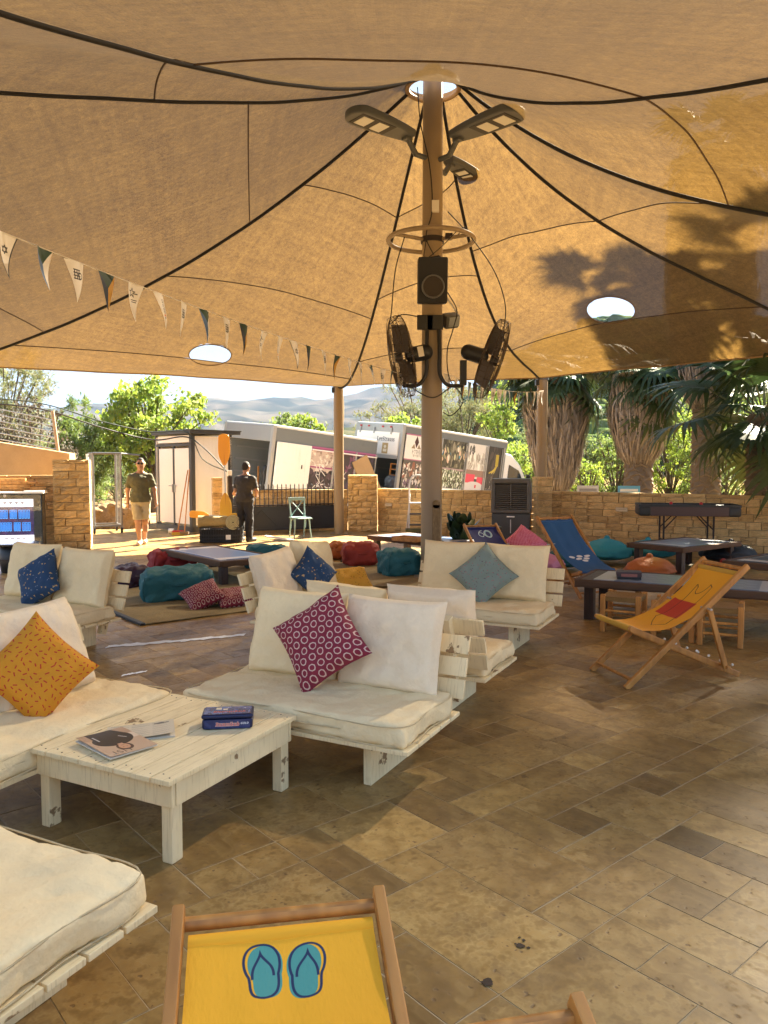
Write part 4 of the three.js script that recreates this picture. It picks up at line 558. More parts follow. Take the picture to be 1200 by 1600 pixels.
sofa('cream sofa at far left with the blue triangle pillow', -3.1, -6.75, F, 16, 0, { back: [[-0.36, 0.04, 0.02], [0.31, 0.04, 0.0]] });
// throw pillows
const prng = mul(55);
const pat = (w, h, f) => canvas(w, h, f);
const T2p = {
  rings: pat(512, 512, (x, w) => { x.fillStyle = '#8e2743'; x.fillRect(0, 0, w, w); x.strokeStyle = '#e6cfcb'; x.lineWidth = 7; for (let j = -1; j < 9; j++) for (let i = -1; i < 9; i++) { const a = i * 64 + (j % 2 ? 32 : 0), b = j * 60; x.beginPath(); for (let k = 0; k <= 8; k++) x.lineTo(a + 21 * Math.cos(k * Math.PI / 4 + 0.4), b + 21 * Math.sin(k * Math.PI / 4 + 0.4)); x.stroke(); } }),
  dashes: pat(512, 512, (x, w) => { x.fillStyle = '#c98a1c'; x.fillRect(0, 0, w, w); x.strokeStyle = '#b02a22'; x.lineWidth = 7; for (let j = 0; j < 13; j++) for (let i = 0; i < 13; i++) { const a = i * 40 + 20 + (prng() - 0.5) * 20, b = j * 40 + 20 + (prng() - 0.5) * 20, t = prng() * 3.14, L = 7 + prng() * 6; x.beginPath(); x.moveTo(a - Math.cos(t) * L, b - Math.sin(t) * L); x.lineTo(a + Math.cos(t) * L, b + Math.sin(t) * L); x.stroke(); } }),
  triangles: pat(512, 512, (x, w) => { x.fillStyle = '#234a7a'; x.fillRect(0, 0, w, w); for (let i = 0; i < 90; i++) { const a = prng() * w, b = prng() * w, t = prng() * 6; x.fillStyle = '#d9b878'; if (prng() < 0.5) { x.beginPath(); for (let k = 0; k < 3; k++) x.lineTo(a + 13 * Math.cos(t + k * 2.1), b + 13 * Math.sin(t + k * 2.1)); x.fill(); } else { x.strokeStyle = '#b9c6d8'; x.lineWidth = 4; x.beginPath(); x.moveTo(a, b); x.lineTo(a + 16 * Math.cos(t), b + 16 * Math.sin(t)); x.stroke(); } } }),
  pinkdash: pat(512, 512, (x, w) => { x.fillStyle = '#7d8f8f'; x.fillRect(0, 0, w, w); for (let i = 0; i < 170; i++) { const a = prng() * w, b = prng() * w, t = prng() * 6, L = 5 + prng() * 5; x.strokeStyle = prng() < 0.6 ? '#b0546a' : '#5d4a5c'; x.lineWidth = 5; x.beginPath(); x.moveTo(a, b); x.lineTo(a + L * 1.6 * Math.cos(t), b + L * 1.6 * Math.sin(t)); x.stroke(); } }),
  dots: pat(256, 256, (x, w) => { x.fillStyle = '#d8a23a'; x.fillRect(0, 0, w, w); x.fillStyle = '#8a5a1c'; for (let i = 0; i < 90; i++) x.fillRect(prng() * w, prng() * w, 6, 4); }),
  diamonds: pat(256, 256, (x, w) => { x.fillStyle = '#c93f6e'; x.fillRect(0, 0, w, w); x.strokeStyle = '#f0a9bf'; x.lineWidth = 3; for (let i = -16; i < 32; i++) { x.beginPath(); x.moveTo(i * 16, 0); x.lineTo(i * 16 + w, w); x.moveTo(i * 16, w); x.lineTo(i * 16 + w, 0); x.stroke(); } }),
};
const pm = (t) => mat({ map: t, color: t === T2p.rings || t === T2p.triangles ? lin(0.75, 0.7, 0.62) : lin(1, 0.97, 0.85), bumpMap: T.fabricBump, bumpScale: 0.006, roughness: 0.85 }), pillowG = [0, 1, 2].map((s) => pillow(0.46, 0.46, 0.17, s * 5));
function cushion(label, t, pos, rot, s = 1, v = 0, group) { const o = thing('throw_pillow', label, 'pillow', pos, 0, group); o.rotation.set(rot[0], rot[1], rot[2], 'YXZ'); part('cover', pillowG[v], pm(t), o).scale.setScalar(s); const p = part('seam', pipe([[-0.205, -0.205, 0], [0, -0.19, 0.0], [0.205, -0.205, 0]], 0.003, 12, 4), pm(t), o); p.scale.setScalar(s); return o; }
const onSofa = (x, z, t, lx, lz) => { const [a, b] = fx(t, lx, lz); return [x + a, z + b]; };
{ let q = onSofa(-0.36, -4.15, F, -0.02, -0.06); cushion('magenta pillow with white octagon rings standing on one corner', T2p.rings, [q[0], 0.635, q[1]], [-0.42, F + 0.05, 0.66], 1.0, 0);
  q = onSofa(-1.86, -3.76, 1.12, -0.2, -0.06); cushion('orange pillow with red sprinkles on the left sofa', T2p.dashes, [-1.74, 0.575, -3.8], [-0.35, 0.6, 0.72], 0.93, 1);
  q = onSofa(-3.1, -6.75, F, -0.06, -0.1); cushion('blue pillow with tan triangles on the far left sofa', T2p.triangles, [q[0], 0.58, q[1]], [-0.4, F, 0.55], 0.95, 2);
  q = onSofa(-0.56, -7.08, 1.12, -0.02, -0.1); cushion('blue patterned pillow tucked into the small end-on sofa', T2p.triangles, [q[0], 0.6, q[1]], [-0.4, 0.7, 0.75], 0.85, 0);
  q = onSofa(0.87, -6.92, F, 0.0, -0.1); cushion('grey blue pillow with pink dashes on the sofa by the pole', T2p.pinkdash, [q[0], 0.6, q[1]], [-0.5, F * 0.6, 0.78], 1.0, 1);
  cushion('magenta ring pillow tilted against another on the straw mat', T2p.rings, [-2.05, 0.14, -8.62], [-1.05, -0.2, 0.75], 0.95, 2); cushion('magenta ring pillow lying flat on the straw mat', T2p.rings, [-1.72, 0.09, -8.72], [-1.35, 0.3, 0.2], 0.95, 0);
  cushion('yellow speckled pillow leaning on the mat behind the sofas', T2p.dots, [-0.4, 0.13, -9.75], [-1.0, 0.3, 0.1], 1.05, 1); cushion('yellow speckled pillow half hidden under its twin', T2p.dots, [-0.62, 0.08, -9.95], [-1.4, 0.6, 0.3], 0.95, 2);
  cushion('pink diamond pattern pillow beside the navy deck chair', T2p.diamonds, [2.16, 0.42, -11.7], [-0.75, 0.2, 0.7], 1.15, 0); }
// ---------------------------------------------------------------- white coffee table
{ const o = thing('coffee_table', 'low white plank coffee table with chipped paint', 'table', [-1.0, 0, -3.535], F), r = mul(4);
  for (let k = 0; k < 8; k++) part('plank', muv(bx(0.097, 0.022, 0.9 + 0.012 * r(), -0.354 + k * 0.1012, 0.349 + 0.002 * r(), (r() - 0.5) * 0.01, null, 0.003), k * 0.37), M.paint, o);
  for (const s of [-1, 1]) { part('apron', muv(bx(0.78, 0.1, 0.022, 0, 0.287, s * 0.415, null, 0.003), s), M.paint, o); part('apron', muv(bx(0.022, 0.1, 0.8, s * 0.38, 0.287, 0, null, 0.003), s + 0.3), M.paint, o); for (const q of [-1, 1]) part('leg', muv(bx(0.055, 0.24, 0.065, s * 0.352, 0.12, q * 0.385, null, 0.006), r()), M.paint, o); }
  const ng = []; for (let k = 0; k < 8; k++) for (const s of [-1, 1]) for (const q of [-0.025, 0.025]) ng.push(mv(new THREE.CylinderGeometry(0.0035, 0.0035, 0.003, 7), -0.354 + k * 0.1012 + q, 0.3605, s * 0.415 + q * 0.4)); part('screw_heads', join(ng), M.iron, o);
}
// tin and magazines on it
const tinT = canvas(512, 128, (x, w, h) => { x.fillStyle = '#1d2a58'; x.fillRect(0, 0, w, h); const g = ['#2c3a6a', '#24315f']; blotch(x, mul(3), 20, g, 0, 0, w, h, 20, 60); x.font = 'italic bold 74px serif'; x.lineWidth = 6; x.strokeStyle = '#e9dccb'; x.strokeText('Rummikub', 120, 92, 270); x.fillStyle = '#c22d26'; x.fillText('Rummikub', 120, 92, 270); x.fillStyle = '#e6e6e6'; x.font = 'italic bold 40px sans-serif'; x.fillText('GOLD', 404, 70, 92); });
const tinTop = canvas(512, 300, (x, w, h) => { x.fillStyle = '#2b3560'; x.fillRect(0, 0, w, h); blotch(x, mul(5), 30, ['#39477a', '#55638c', '#222b52'], 0, 0, w, h, 20, 80); x.fillStyle = '#d8c9a8'; x.fillRect(120, 40, 60, 80); x.fillRect(200, 90, 50, 50); x.strokeStyle = '#c9cfdd'; x.lineWidth = 6; x.beginPath(); x.arc(340, 120, 110, 3.3, 6.1); x.stroke(); x.font = 'italic bold 74px serif'; x.fillStyle = '#c9432f'; x.fillText('Rummikub', 90, 230, 360); });
{ const o = thing('game_tin', 'dark blue tile game tin with red lettering on the table', 'tin', [-0.745, 0.361, -3.61], 0.12); const tm_ = mat({ color: lin(0.014, 0.022, 0.075), roughness: 0.3, metalness: 0.4 });
  part('body', soft(0.235, 0.05, 0.13, 0.012, 2, 0, [14, 6, 10]).translate(0, 0.026, 0), tm_, o); part('lid', soft(0.24, 0.022, 0.135, 0.0105, 2, 0, [14, 6, 10]).translate(0, 0.062, 0), tm_, o);
  part('front_print', mv(new THREE.PlaneGeometry(0.21, 0.042), 0, 0.027, 0.0655), mat({ map: tinT, roughness: 0.3 }), o); part('lid_print', mv(new THREE.PlaneGeometry(0.218, 0.116), 0, 0.0733, 0, [-Math.PI / 2, 0, 0]), mat({ map: tinTop, roughness: 0.25 }), o); }
const magA = canvas(400, 520, (x, w, h) => { x.fillStyle = '#c2a283'; x.fillRect(0, 0, w, h); x.fillStyle = '#b39274'; x.fillRect(0, h * 0.72, w, h * 0.28); x.fillStyle = '#d8c2a8'; x.fillRect(0, h * 0.5, 50, h * 0.2);
  x.fillStyle = '#1f1a19'; x.beginPath(); x.moveTo(150, 190); x.bezierCurveTo(40, 220, 10, 330, 60, 400); x.lineTo(110, 520); x.lineTo(330, 520); x.lineTo(330, 380); x.bezierCurveTo(390, 330, 370, 220, 250, 190); x.fill(); x.fillStyle = '#4a2f22'; x.beginPath(); x.ellipse(200, 135, 62, 72, 0, 0, 7); x.fill(); x.fillStyle = '#c79472'; x.beginPath(); x.ellipse(200, 142, 42, 54, 0, 0, 7); x.fill(); x.fillStyle = '#5a3526'; x.fillRect(178, 128, 14, 5); x.fillRect(208, 128, 14, 5); x.fillRect(190, 168, 22, 5); x.fillStyle = '#c79472'; x.fillRect(180, 190, 44, 24); x.strokeStyle = '#d9d2cb'; x.lineWidth = 9; x.beginPath(); x.moveTo(90, 300); x.lineTo(130, 360); x.moveTo(300, 330); x.lineTo(306, 440); x.stroke(); x.fillStyle = '#241b18'; x.font = '86px sans-serif'; x.fillText('LIST', 190, 92); });
const magB = canvas(400, 520, (x, w, h) => { x.fillStyle = '#cdbfa4'; x.fillRect(0, 0, w, h); const r = mul(17); for (let j = 0; j < 7; j++) for (let i = 0; i < 3; i++) { x.fillStyle = ['#a89a7e', '#b9ab8d', '#8f8a6a', '#bfae8c'][Math.floor(r() * 4)]; x.fillRect(20 + i * 125, 20 + j * 70, 110, 8); for (let k = 0; k < 4; k++) { x.fillStyle = '#9c907a'; x.fillRect(20 + i * 125, 34 + j * 70 + k * 8, 60 + r() * 50, 3); } } x.fillStyle = '#26241f'; x.fillRect(280, 60, 90, 26); x.beginPath(); x.arc(320, 72, 26, 0, 7); x.fill(); x.fillStyle = '#8a9a4a'; x.fillRect(10, 430, 80, 60); });
function mag(label, t, x, y, z, turn, w, d, h, curl) { const o = thing('magazine', label, 'magazine', [x, y, z], turn); const g = new THREE.PlaneGeometry(w, d, 10, 10); g.rotateX(-Math.PI / 2); const p = g.attributes.position; for (let i = 0; i < p.count; i++) p.setY(i, h + 0.004 + curl * Math.pow(p.getX(i) / w + 0.5, 3) + 0.003 * Math.sin(p.getZ(i) * 12)); g.computeVertexNormals(); part('cover', g, mat({ map: t, roughness: 0.32, side: THREE.DoubleSide }), o);
  const pg = []; for (let k = 0; k < 3; k++) pg.push(bx0(w - 0.002, h / 3 - 0.001, d - 0.002, 0.0015 * k, h / 6 + k * h / 3, 0)); part('pages', join(pg), M.cream, o); return o; }
mag('worn newsprint magazine under the fashion magazine', magB, -1.13, 0.362, -3.5, 0.3, 0.3, 0.21, 0.006, 0.012);
mag('fashion magazine with a dark coated figure, title upside down', magA, -1.185, 0.37, -3.335, -2.307, 0.225, 0.31, 0.007, 0.006);
// ---------------------------------------------------------------- deck chairs
const slT = (bg, f) => canvas(512, 1024, (x, w, h) => { x.fillStyle = bg; x.fillRect(0, 0, w, h); f(x, w, h); });   // y = 0 is the top bar
const flop = (x, cx, cy, s, m, t) => { x.save(); x.translate(cx, cy); x.rotate(t); x.scale(m * s * 1.12, s * 0.66); const sole = (c) => { x.fillStyle = c; x.beginPath(); x.moveTo(-8, -88); x.bezierCurveTo(-52, -88, -56, -20, -38, 20); x.bezierCurveTo(-30, 50, -46, 96, 0, 98); x.bezierCurveTo(44, 98, 40, 48, 40, 18); x.bezierCurveTo(52, -30, 44, -88, -8, -88); x.fill(); }; x.save(); x.translate(9, 4); sole('#4a9186'); x.restore(); x.lineWidth = 7; x.strokeStyle = '#1b2a4d'; x.beginPath(); x.moveTo(-8, -88); x.bezierCurveTo(-56, -88, -56, -20, -38, 20); x.bezierCurveTo(-30, 50, -46, 98, 0, 100); x.bezierCurveTo(44, 100, 40, 48, 40, 18); x.bezierCurveTo(54, -30, 46, -88, -8, -88); x.stroke(); x.beginPath(); x.moveTo(-28, 30); x.bezierCurveTo(-30, -20, -10, -30, -4, -58); x.bezierCurveTo(4, -30, 30, -20, 28, 24); x.stroke(); x.restore(); };
const sling = {
  flops: slT('#f0a81c', (x, w) => { flop(x, w * 0.39, 82, 0.9, 1, -0.05); flop(x, w * 0.62, 90, 0.9, -1, 0.02); }),
  suit: slT('#e09a1c', (x, w, h) => { x.fillStyle = '#b8371f'; x.fillRect(w * 0.1, h * 0.3, w * 0.62, h * 0.2); x.strokeStyle = '#2a1a12'; x.lineWidth = 6; x.beginPath(); x.moveTo(w * 0.3, h * 0.14); x.lineTo(w * 0.36, h * 0.16); x.bezierCurveTo(w * 0.38, h * 0.24, w * 0.58, h * 0.24, w * 0.6, h * 0.12); x.lineTo(w * 0.68, h * 0.14); x.bezierCurveTo(w * 0.68, h * 0.3, w * 0.6, h * 0.4, w * 0.72, h * 0.6); x.lineTo(w * 0.56, h * 0.68); x.lineTo(w * 0.4, h * 0.62); x.lineTo(w * 0.26, h * 0.54); x.bezierCurveTo(w * 0.36, h * 0.4, w * 0.3, h * 0.3, w * 0.3, h * 0.14); x.stroke(); x.fillStyle = '#3f6a5e'; x.fillRect(w * 0.7, h * 0.9, w * 0.3, h * 0.03); }),
  ovals: slT('#23527f', (x, w, h) => { x.fillStyle = '#ded6ce'; for (const [a, b] of [[0.26, 0], [0.5, -0.005], [0.74, -0.01], [0.42, 0.045], [0.66, 0.04], [0.56, 0.088]]) { x.beginPath(); x.ellipse(w * a, h * (0.6 + b), 46, 24, 0, 0, 7); x.fill(); } }),
  sixty: slT('#141f63', (x, w, h) => { x.strokeStyle = '#b9cfd6'; x.lineWidth = 11; x.beginPath(); x.arc(w * 0.38, 150, 44, 0, 7); x.stroke(); x.beginPath(); x.moveTo(w * 0.31, 130); x.quadraticCurveTo(w * 0.34, 70, w * 0.46, 62); x.stroke(); x.lineWidth = 26; x.strokeStyle = '#8fb4c0'; x.beginPath(); x.ellipse(w * 0.62, 138, 52, 66, 0, 0, 7); x.stroke(); x.strokeStyle = '#dfe8e8'; x.lineWidth = 5; x.beginPath(); x.ellipse(w * 0.62, 138, 66, 80, 0, 0, 7); x.stroke(); x.fillStyle = '#b9cfd6'; for (let i = 0; i < 4; i++) x.fillRect(w * 0.3 + i * 60, 420, 34, 12); }),
};
function deckChair(label, x, z, turn, hTop, hFront, tx, opt = {}) {     // front feet on the local x axis, back leans to -z
  const o = thing('deck_chair', label, 'deck chair', [x, 0, z], turn), W = opt.w ?? 0.25, Lr = 1.27, zt = -Math.sqrt(Lr * Lr - hTop * hTop), wd = opt.m ?? M.wood, zf = opt.zf ?? -0.02, zb = zt * 1.02 + 0.02;
  for (const s of [-1, 1]) { const q = part('back_rail', muv(bar([s * W, 0.0, 0.02], [s * W, hTop + 0.02, zt - 0.02], 0.03, 0.045, 0.006), s), wd, o);
    part('seat_rail', muv(bar([s * (W - 0.045), hFront, zf], [s * (W - 0.045), 0.03, zb], 0.03, 0.045, 0.006), s + 0.4), wd, o);
    const t = 0.34, hb = lerp(hTop, 0, t), zz = lerp(zt, 0, t); part('prop', muv(bar([s * (W + 0.035), hb, zz], [s * (W + 0.035), 0.1, zb * 0.82], 0.026, 0.04, 0.006), s + 0.7), wd, o); part('pivot_bolt', mv(new THREE.CylinderGeometry(0.009, 0.009, 0.12, 8), s * W, hb, zz, [0, 0, Math.PI / 2]), M.steel, q); }
  part('top_bar', muv(rod([-W, hTop - 0.008, zt], [W, hTop - 0.008, zt], 0.017, 0.017, 14)), wd, o); part('front_bar', muv(rod([-W - 0.01, hFront, zf], [W + 0.01, hFront, zf], 0.017, 0.017, 14)), wd, o);
  part('foot_bar', muv(rod([-W, 0.06, -0.03], [W, 0.06, -0.03], 0.013, 0.013, 10)), wd, o); part('rear_bar', muv(rod([-W + 0.05, 0.05, zb + 0.04], [W - 0.05, 0.05, zb + 0.04], 0.013, 0.013, 10)), wd, o); part('prop_bar', rod([-W - 0.07, 0.12, zb * 0.82], [W + 0.07, 0.12, zb * 0.82], 0.012, 0.012, 10), wd, o);
  for (let k = 0; k < 4; k++) for (const s of [-1, 1]) part('notch_peg', mv(new THREE.SphereGeometry(0.011, 8, 6), s * (W - 0.045), lerp(0.06, hFront, 0.06 + k * 0.11) + 0.025, lerp(zb, zf, 0.06 + k * 0.11)), M.cream, o);
  const nx = 14, nt = 44, g = new THREE.PlaneGeometry(1, 1, nx, nt), p = g.attributes.position, uv = g.attributes.uv, sw = opt.sag ?? 0.16, bare = 0.055, hb0 = hTop * (1 - bare / Lr), zb0 = zt * (1 - bare / Lr), A = V(0, hb0 + 0.012, zb0 - 0.004), Bp = V(0, hFront + 0.018, zf + 0.006);
  for (let j = 0; j <= nt; j++) for (let i = 0; i <= nx; i++) { const k = j * (nx + 1) + i, t = j / nt, u = i / nx * 2 - 1, a = lerp(A.y, Bp.y, t), b = lerp(A.z, Bp.z, t), sag = Math.pow(4 * t * (1 - t), 0.85) * sw * (1 + 0.25 * t), n = V(0, -(A.z - Bp.z), A.y - Bp.y).normalize(), wv = 0.006 * N3(u * 2 + x, t * 4, z) * (1 - Math.pow(2 * t - 1, 8)) + (opt.wr ?? 0) * Math.sin(u * 9 + t * 2) * (1 - t) * 0.01 - 0.012 * (1 - u * u) * Math.sin(Math.PI * t);
    p.setXYZ(k, u * (W - 0.026), a - n.y * (sag) * 1 + wv, b + Math.abs(n.z) * -sag * 0.25 * Math.sign(1)); uv.setXY(k, i / nx, 1 - t); }
  g.computeVertexNormals(); const cm_ = mat({ map: tx, roughness: 0.8, side: THREE.DoubleSide, bumpMap: T.fabricBump, bumpScale: 0.003 }); part('sling', g, cm_, o);
  part('top_hem', rod([-W + 0.026, hb0 - 0.008, zb0], [W - 0.026, hb0 - 0.008, zb0], 0.0215, 0.0215, 14), opt.hemM ?? mat({ color: opt.hem ?? lin(0.5, 0.28, 0.03), roughness: 0.8 }), o); part('front_hem', rod([-W + 0.026, hFront, zf], [W - 0.026, hFront, zf], 0.0215, 0.0215, 14), mat({ color: opt.hem ?? lin(0.5, 0.28, 0.03), roughness: 0.8 }), o);
  return o;
}
deckChair('yellow deck chair with flip-flop print, nearest the camera', -0.05, -0.68, 0.175, 0.505, 0.43, sling.flops, { hem: lin(0.87, 0.39, 0.012), sag: 0.1, w: 0.245 });
deckChair('yellow deck chair with a red swimsuit outline print', 1.7, -5.69, -1.338, 0.84, 0.43, sling.suit, { m: M.wood });
deckChair('blue deck chair with six white ovals, facing the pole', 2.62, -9.3, 0.44, 0.92, 0.32, sling.ovals, { w: 0.28, hem: lin(0.02, 0.08, 0.2), wr: 1, sag: 0.1 });
deckChair('navy deck chair printed with a large 60 behind the sofa', 1.68, -10.3, 0.25, 0.72, 0.42, sling.sixty, { hem: lin(0.01, 0.015, 0.1), sag: 0.1 });
deckChair('deck chair of which only the top bar shows at the bottom edge', 0.37, -0.27, 0.2, 0.52, 0.42, sling.flops, { hemM: M.wood, sag: 0.1 });
// ---------------------------------------------------------------- dark low tables
const boardT = (a, b, seed) => canvas(512, 256, (x, w, h) => { x.fillStyle = b; x.fillRect(0, 0, w, h); x.fillStyle = a; x.fillRect(w * 0.12, 0, w * 0.76, h); x.fillStyle = b; x.fillRect(w * 0.12, h * 0.06, w * 0.76, 4); x.fillRect(w * 0.12, h * 0.93, w * 0.76, 4); if (seed) { x.fillStyle = '#ffffff22'; for (let i = 0; i < 12; i++) for (let j = 0; j < 6; j++) if ((i + j) % 2) x.fillRect(w * 0.14 + i * w * 0.06, h * 0.1 + j * h * 0.13, w * 0.06, h * 0.13); } });
const bd = [boardT('#5d7fb4', '#d8d8dc', 0), boardT('#6f7f96', '#b9b9bd', 1), boardT('#3f566c', '#c9c9c9', 0)];
function lowTable(label, x, z, turn, L, W, h, b, seed) {
  const o = thing('low_table', label, 'table', [x, 0, z], turn), r = mul(seed);
  const edge = (len) => { const g = new THREE.BoxGeometry(len, 0.075, 0.05, 24, 3, 2), p = g.attributes.position; for (let i = 0; i < p.count; i++) { const e = Math.abs(p.getZ(i)) > 0.024; if (e) p.setZ(i, p.getZ(i) + 0.012 * N3(p.getX(i) * 9 + seed, p.getY(i) * 20, 1)); p.setY(i, p.getY(i) + 0.006 * N2(p.getX(i) * 7, seed) * (p.getY(i) < 0 ? 1 : 0)); } return smooth(g); };
  const n = 6; for (let k = 0; k < n; k++) part('plank', muv(bx(L - 0.08, 0.04, (W - 0.08) / n - 0.004, 0, h - 0.02, -W / 2 + 0.04 + (k + 0.5) * (W - 0.08) / n, null, 0.004), r()), M.darkwood, o);
  for (const s of [-1, 1]) { const e = part('live_edge', edge(L), M.bark, o); e.position.set(0, h - 0.034, s * (W / 2 - 0.02)); const f = part('live_edge', edge(W - 0.08), M.bark, o); f.position.set(s * (L / 2 - 0.02), h - 0.034, 0); f.rotation.y = Math.PI / 2; }
  for (const s of [-1, 1]) for (const q of [-1, 1]) part('leg', muv(bx(0.1, h - 0.06, 0.1, s * (L / 2 - 0.13), (h - 0.06) / 2, q * (W / 2 - 0.12), null, 0.008), r()), M.darkwood, o);
  if (b !== null) part('printed_board', bx0(L - 0.34, 0.006, W - 0.2, 0, h + 0.003, 0), mat({ map: bd[b], roughness: 0.28 }), o);
  return o;
}
lowTable('dark low table with a blue printed top on the straw mats', -2.42, -11.1, -0.89, 2.0, 0.95, 0.34, 0, 5);
lowTable('far dark low table with a blue top partly behind the pole', 0.7, -13.2, -0.89, 2.0, 0.95, 0.36, 0, 6);
lowTable('dark low table with a sunlit grey top near the block wall', 4.66, -11.85, 0.64, 1.6, 0.95, 0.42, 1, 7);
lowTable('long dark low table beside the woven stools and yellow chair', 3.12, -7.82, -0.5, 2.1, 0.9, 0.42, 1, 8);
lowTable('dark low table cut by the right edge of the picture', 5.25, -9.8, 0.69, 1.9, 0.9, 0.42, 2, 9);
{ const o = thing('game_box', 'small dark printed card box on the long low table', 'box', [2.56, 0.423, -7.98], -0.25); part('lid', bx(0.25, 0.05, 0.17, 0, 0.055, 0, null, 0.004), mat({ color: lin(0.05, 0.025, 0.03), roughness: 0.4 }), o); part('base', bx(0.24, 0.05, 0.16, 0, 0.026, 0, null, 0.004), M.black, o); part('print', bx0(0.16, 0.03, 0.004, 0, 0.045, 0.087), mat({ color: lin(0.3, 0.12, 0.1) }), o);
  const q = thing('wooden_tray', 'flat wooden tray on the far blue topped table', 'tray', [0.42, 0.37, -12.55], -0.7); part('rim', join(bx(0.5, 0.07, 0.02, 0, 0.04, 0.15), bx(0.5, 0.07, 0.02, 0, 0.04, -0.15), bx(0.02, 0.07, 0.3, 0.25, 0.04, 0), bx(0.02, 0.07, 0.3, -0.25, 0.04, 0)), M.woodPale, q); part('base', bx(0.5, 0.015, 0.3, 0, 0.008, 0), M.wood, q); }
// woven stools
const weaveT = canvas(256, 256, (x, w) => { x.fillStyle = '#8d6a3a'; x.fillRect(0, 0, w, w); for (let i = 0; i < 64; i++) { x.strokeStyle = i % 2 ? '#a9854c' : '#6f5128'; x.lineWidth = 2.5; const q = i * 2; x.strokeRect(q, q, w - q * 2, w - q * 2); } });
{ const mk = (label, x, z, t) => { const o = thing('woven_stool', label, 'stool', [x, 0, z], t), g = []; const h = 0.335, w = 0.165;
  for (const s of [-1, 1]) for (const q of [-1, 1]) part('leg', muv(bx(0.048, h + 0.03, 0.048, s * w, (h + 0.03) / 2, q * w, null, 0.008)), M.woodPale, o);
  for (const s of [-1, 1]) for (const y of [0.09, 0.19]) { part('rung', muv(rod([-w, y + 0.02, s * w], [w, y + 0.02, s * w], 0.013)), M.woodPale, o); part('rung', muv(rod([s * w, y - 0.015, -w], [s * w, y - 0.015, w], 0.013)), M.woodPale, o); }
  const sg = new THREE.BoxGeometry(0.36, 0.045, 0.36, 12, 2, 12), p = sg.attributes.position; for (let i = 0; i < p.count; i++) { const a = p.getX(i) / 0.18, b = p.getZ(i) / 0.18; if (p.getY(i) > 0) p.setY(i, p.getY(i) - 0.02 * (1 - a * a) * (1 - b * b)); } sg.computeVertexNormals(); part('woven_seat', mv(sg, 0, h - 0.01, 0), mat({ map: weaveT, bumpMap: weaveT, bumpScale: 0.006, roughness: 0.9 }), o); return o; };
  mk('woven seat stool at the near left corner of the long low table', 2.34, -7.42, -0.5).userData.group = 'woven stools by the low table'; mk('woven seat stool seen through the frame of the yellow deck chair', 2.72, -7.1, -0.5).userData.group = 'woven stools by the low table'; mk('woven seat stool behind the prop of the yellow deck chair', 3.05, -6.88, -0.45).userData.group = 'woven stools by the low table'; mk('woven seat stool on the far side of the long low table', 2.75, -8.75, -0.4).userData.group = 'woven stools by the low table'; }
// ---------------------------------------------------------------- poufs and bean bags
const cl = (r, g, b, ro = 0.7) => mat({ color: lin(r, g, b), roughness: ro, bumpMap: T.fabricBump, bumpScale: 0.012 });
function pouf(label, m, x, z, t, w, h, d, seed, r = 0.1, name = 'floor_pouf', cat = 'pouf') { const o = thing(name, label, cat, [x, 0, z], t); part('cover', soft(w, h, d, Math.min(r, h * 0.45), seed, 0.03, [20, 12, 20], 0.02).translate(0, h / 2 - 0.005, 0), m, o);
  for (const s of [-1, 1]) part('seam', pipe([[s * (w / 2 - 0.02), 0.06, d / 2 - 0.02], [s * (w / 2 - 0.005), h / 2, d / 2 + 0.005], [s * (w / 2 - 0.03), h - 0.05, d / 2 - 0.03]], 0.007, 10, 5), m, o); part('handle', pipe([[-0.09, h * 0.6, d / 2 + 0.004], [0, h * 0.57, d / 2 + 0.025], [0.09, h * 0.6, d / 2 + 0.004]], 0.011, 10, 5), m, o); return o; }
function bean(label, m, x, z, R_, h, seed) { const o = thing('bean_bag', label, 'bean bag', [x, 0, z], seed); const g = new THREE.SphereGeometry(1, 40, 26), p = g.attributes.position; for (let i = 0; i < p.count; i++) { const X = p.getX(i), Y = p.getY(i), Z = p.getZ(i), a = Math.atan2(Z, X), n = 1 + 0.09 * N3(X * 1.5 + seed, Y * 1.5, Z * 1.5) + 0.05 * Math.abs(N3(X * 3.5, Y * 3.5 + seed, Z * 3.5)) + 0.02 * Math.sin(a * 9 + Y * 3) * Math.max(0, Y); const y = Y < 0 ? Y * 0.5 : Y * (0.85 + 0.13 * Math.max(0, 1 - Math.hypot(X - 0.1, Z) * 1.5)); p.setXYZ(i, X * R_ * n, Math.max(0, h * (0.42 + y * 0.58) * (0.9 + 0.1 * n)), Z * R_ * n); } part('cover', smooth(g), m, o); part('knot', mv(new THREE.SphereGeometry(0.05, 12, 8), 0.1 * R_, h * 0.97, 0), m, o); return o; }
const cTeal = cl(0.012, 0.115, 0.135), cTurq = cl(0.02, 0.26, 0.33), cRed = cl(0.33, 0.035, 0.02), cRed2 = cl(0.3, 0.02, 0.02), cOr = cl(0.42, 0.11, 0.015), cPur = cl(0.028, 0.008, 0.032, 0.45), cBlk = cl(0.01, 0.011, 0.014), cPink = cl(0.6, 0.22, 0.32);
pouf('large square teal pouf on the straw mat', cTeal, -2.5, -9.2, 0.35, 0.82, 0.36, 0.62, 1);
pouf('bright red pouf half under the left low table', cRed2, -3.2, -11.55, 0.5, 0.66, 0.33, 0.5, 2);
pouf('low dark purple pouf beside the left sofa slats', cPur, -3.38, -10.15, 0.9, 0.5, 0.27, 0.5, 3);
pouf('squat rust red pouf in the middle of the far mat', cRed, -0.38, -12.35, 0.1, 0.58, 0.36, 0.55, 4, 0.14);
pouf('small orange brown pouf behind the rust red one', cOr, -0.78, -13.2, 0.3, 0.42, 0.27, 0.42, 5);
pouf('teal pouf in front of the far low table by the pole', cTeal, 0.22, -11.2, 0.35, 0.56, 0.37, 0.55, 6);
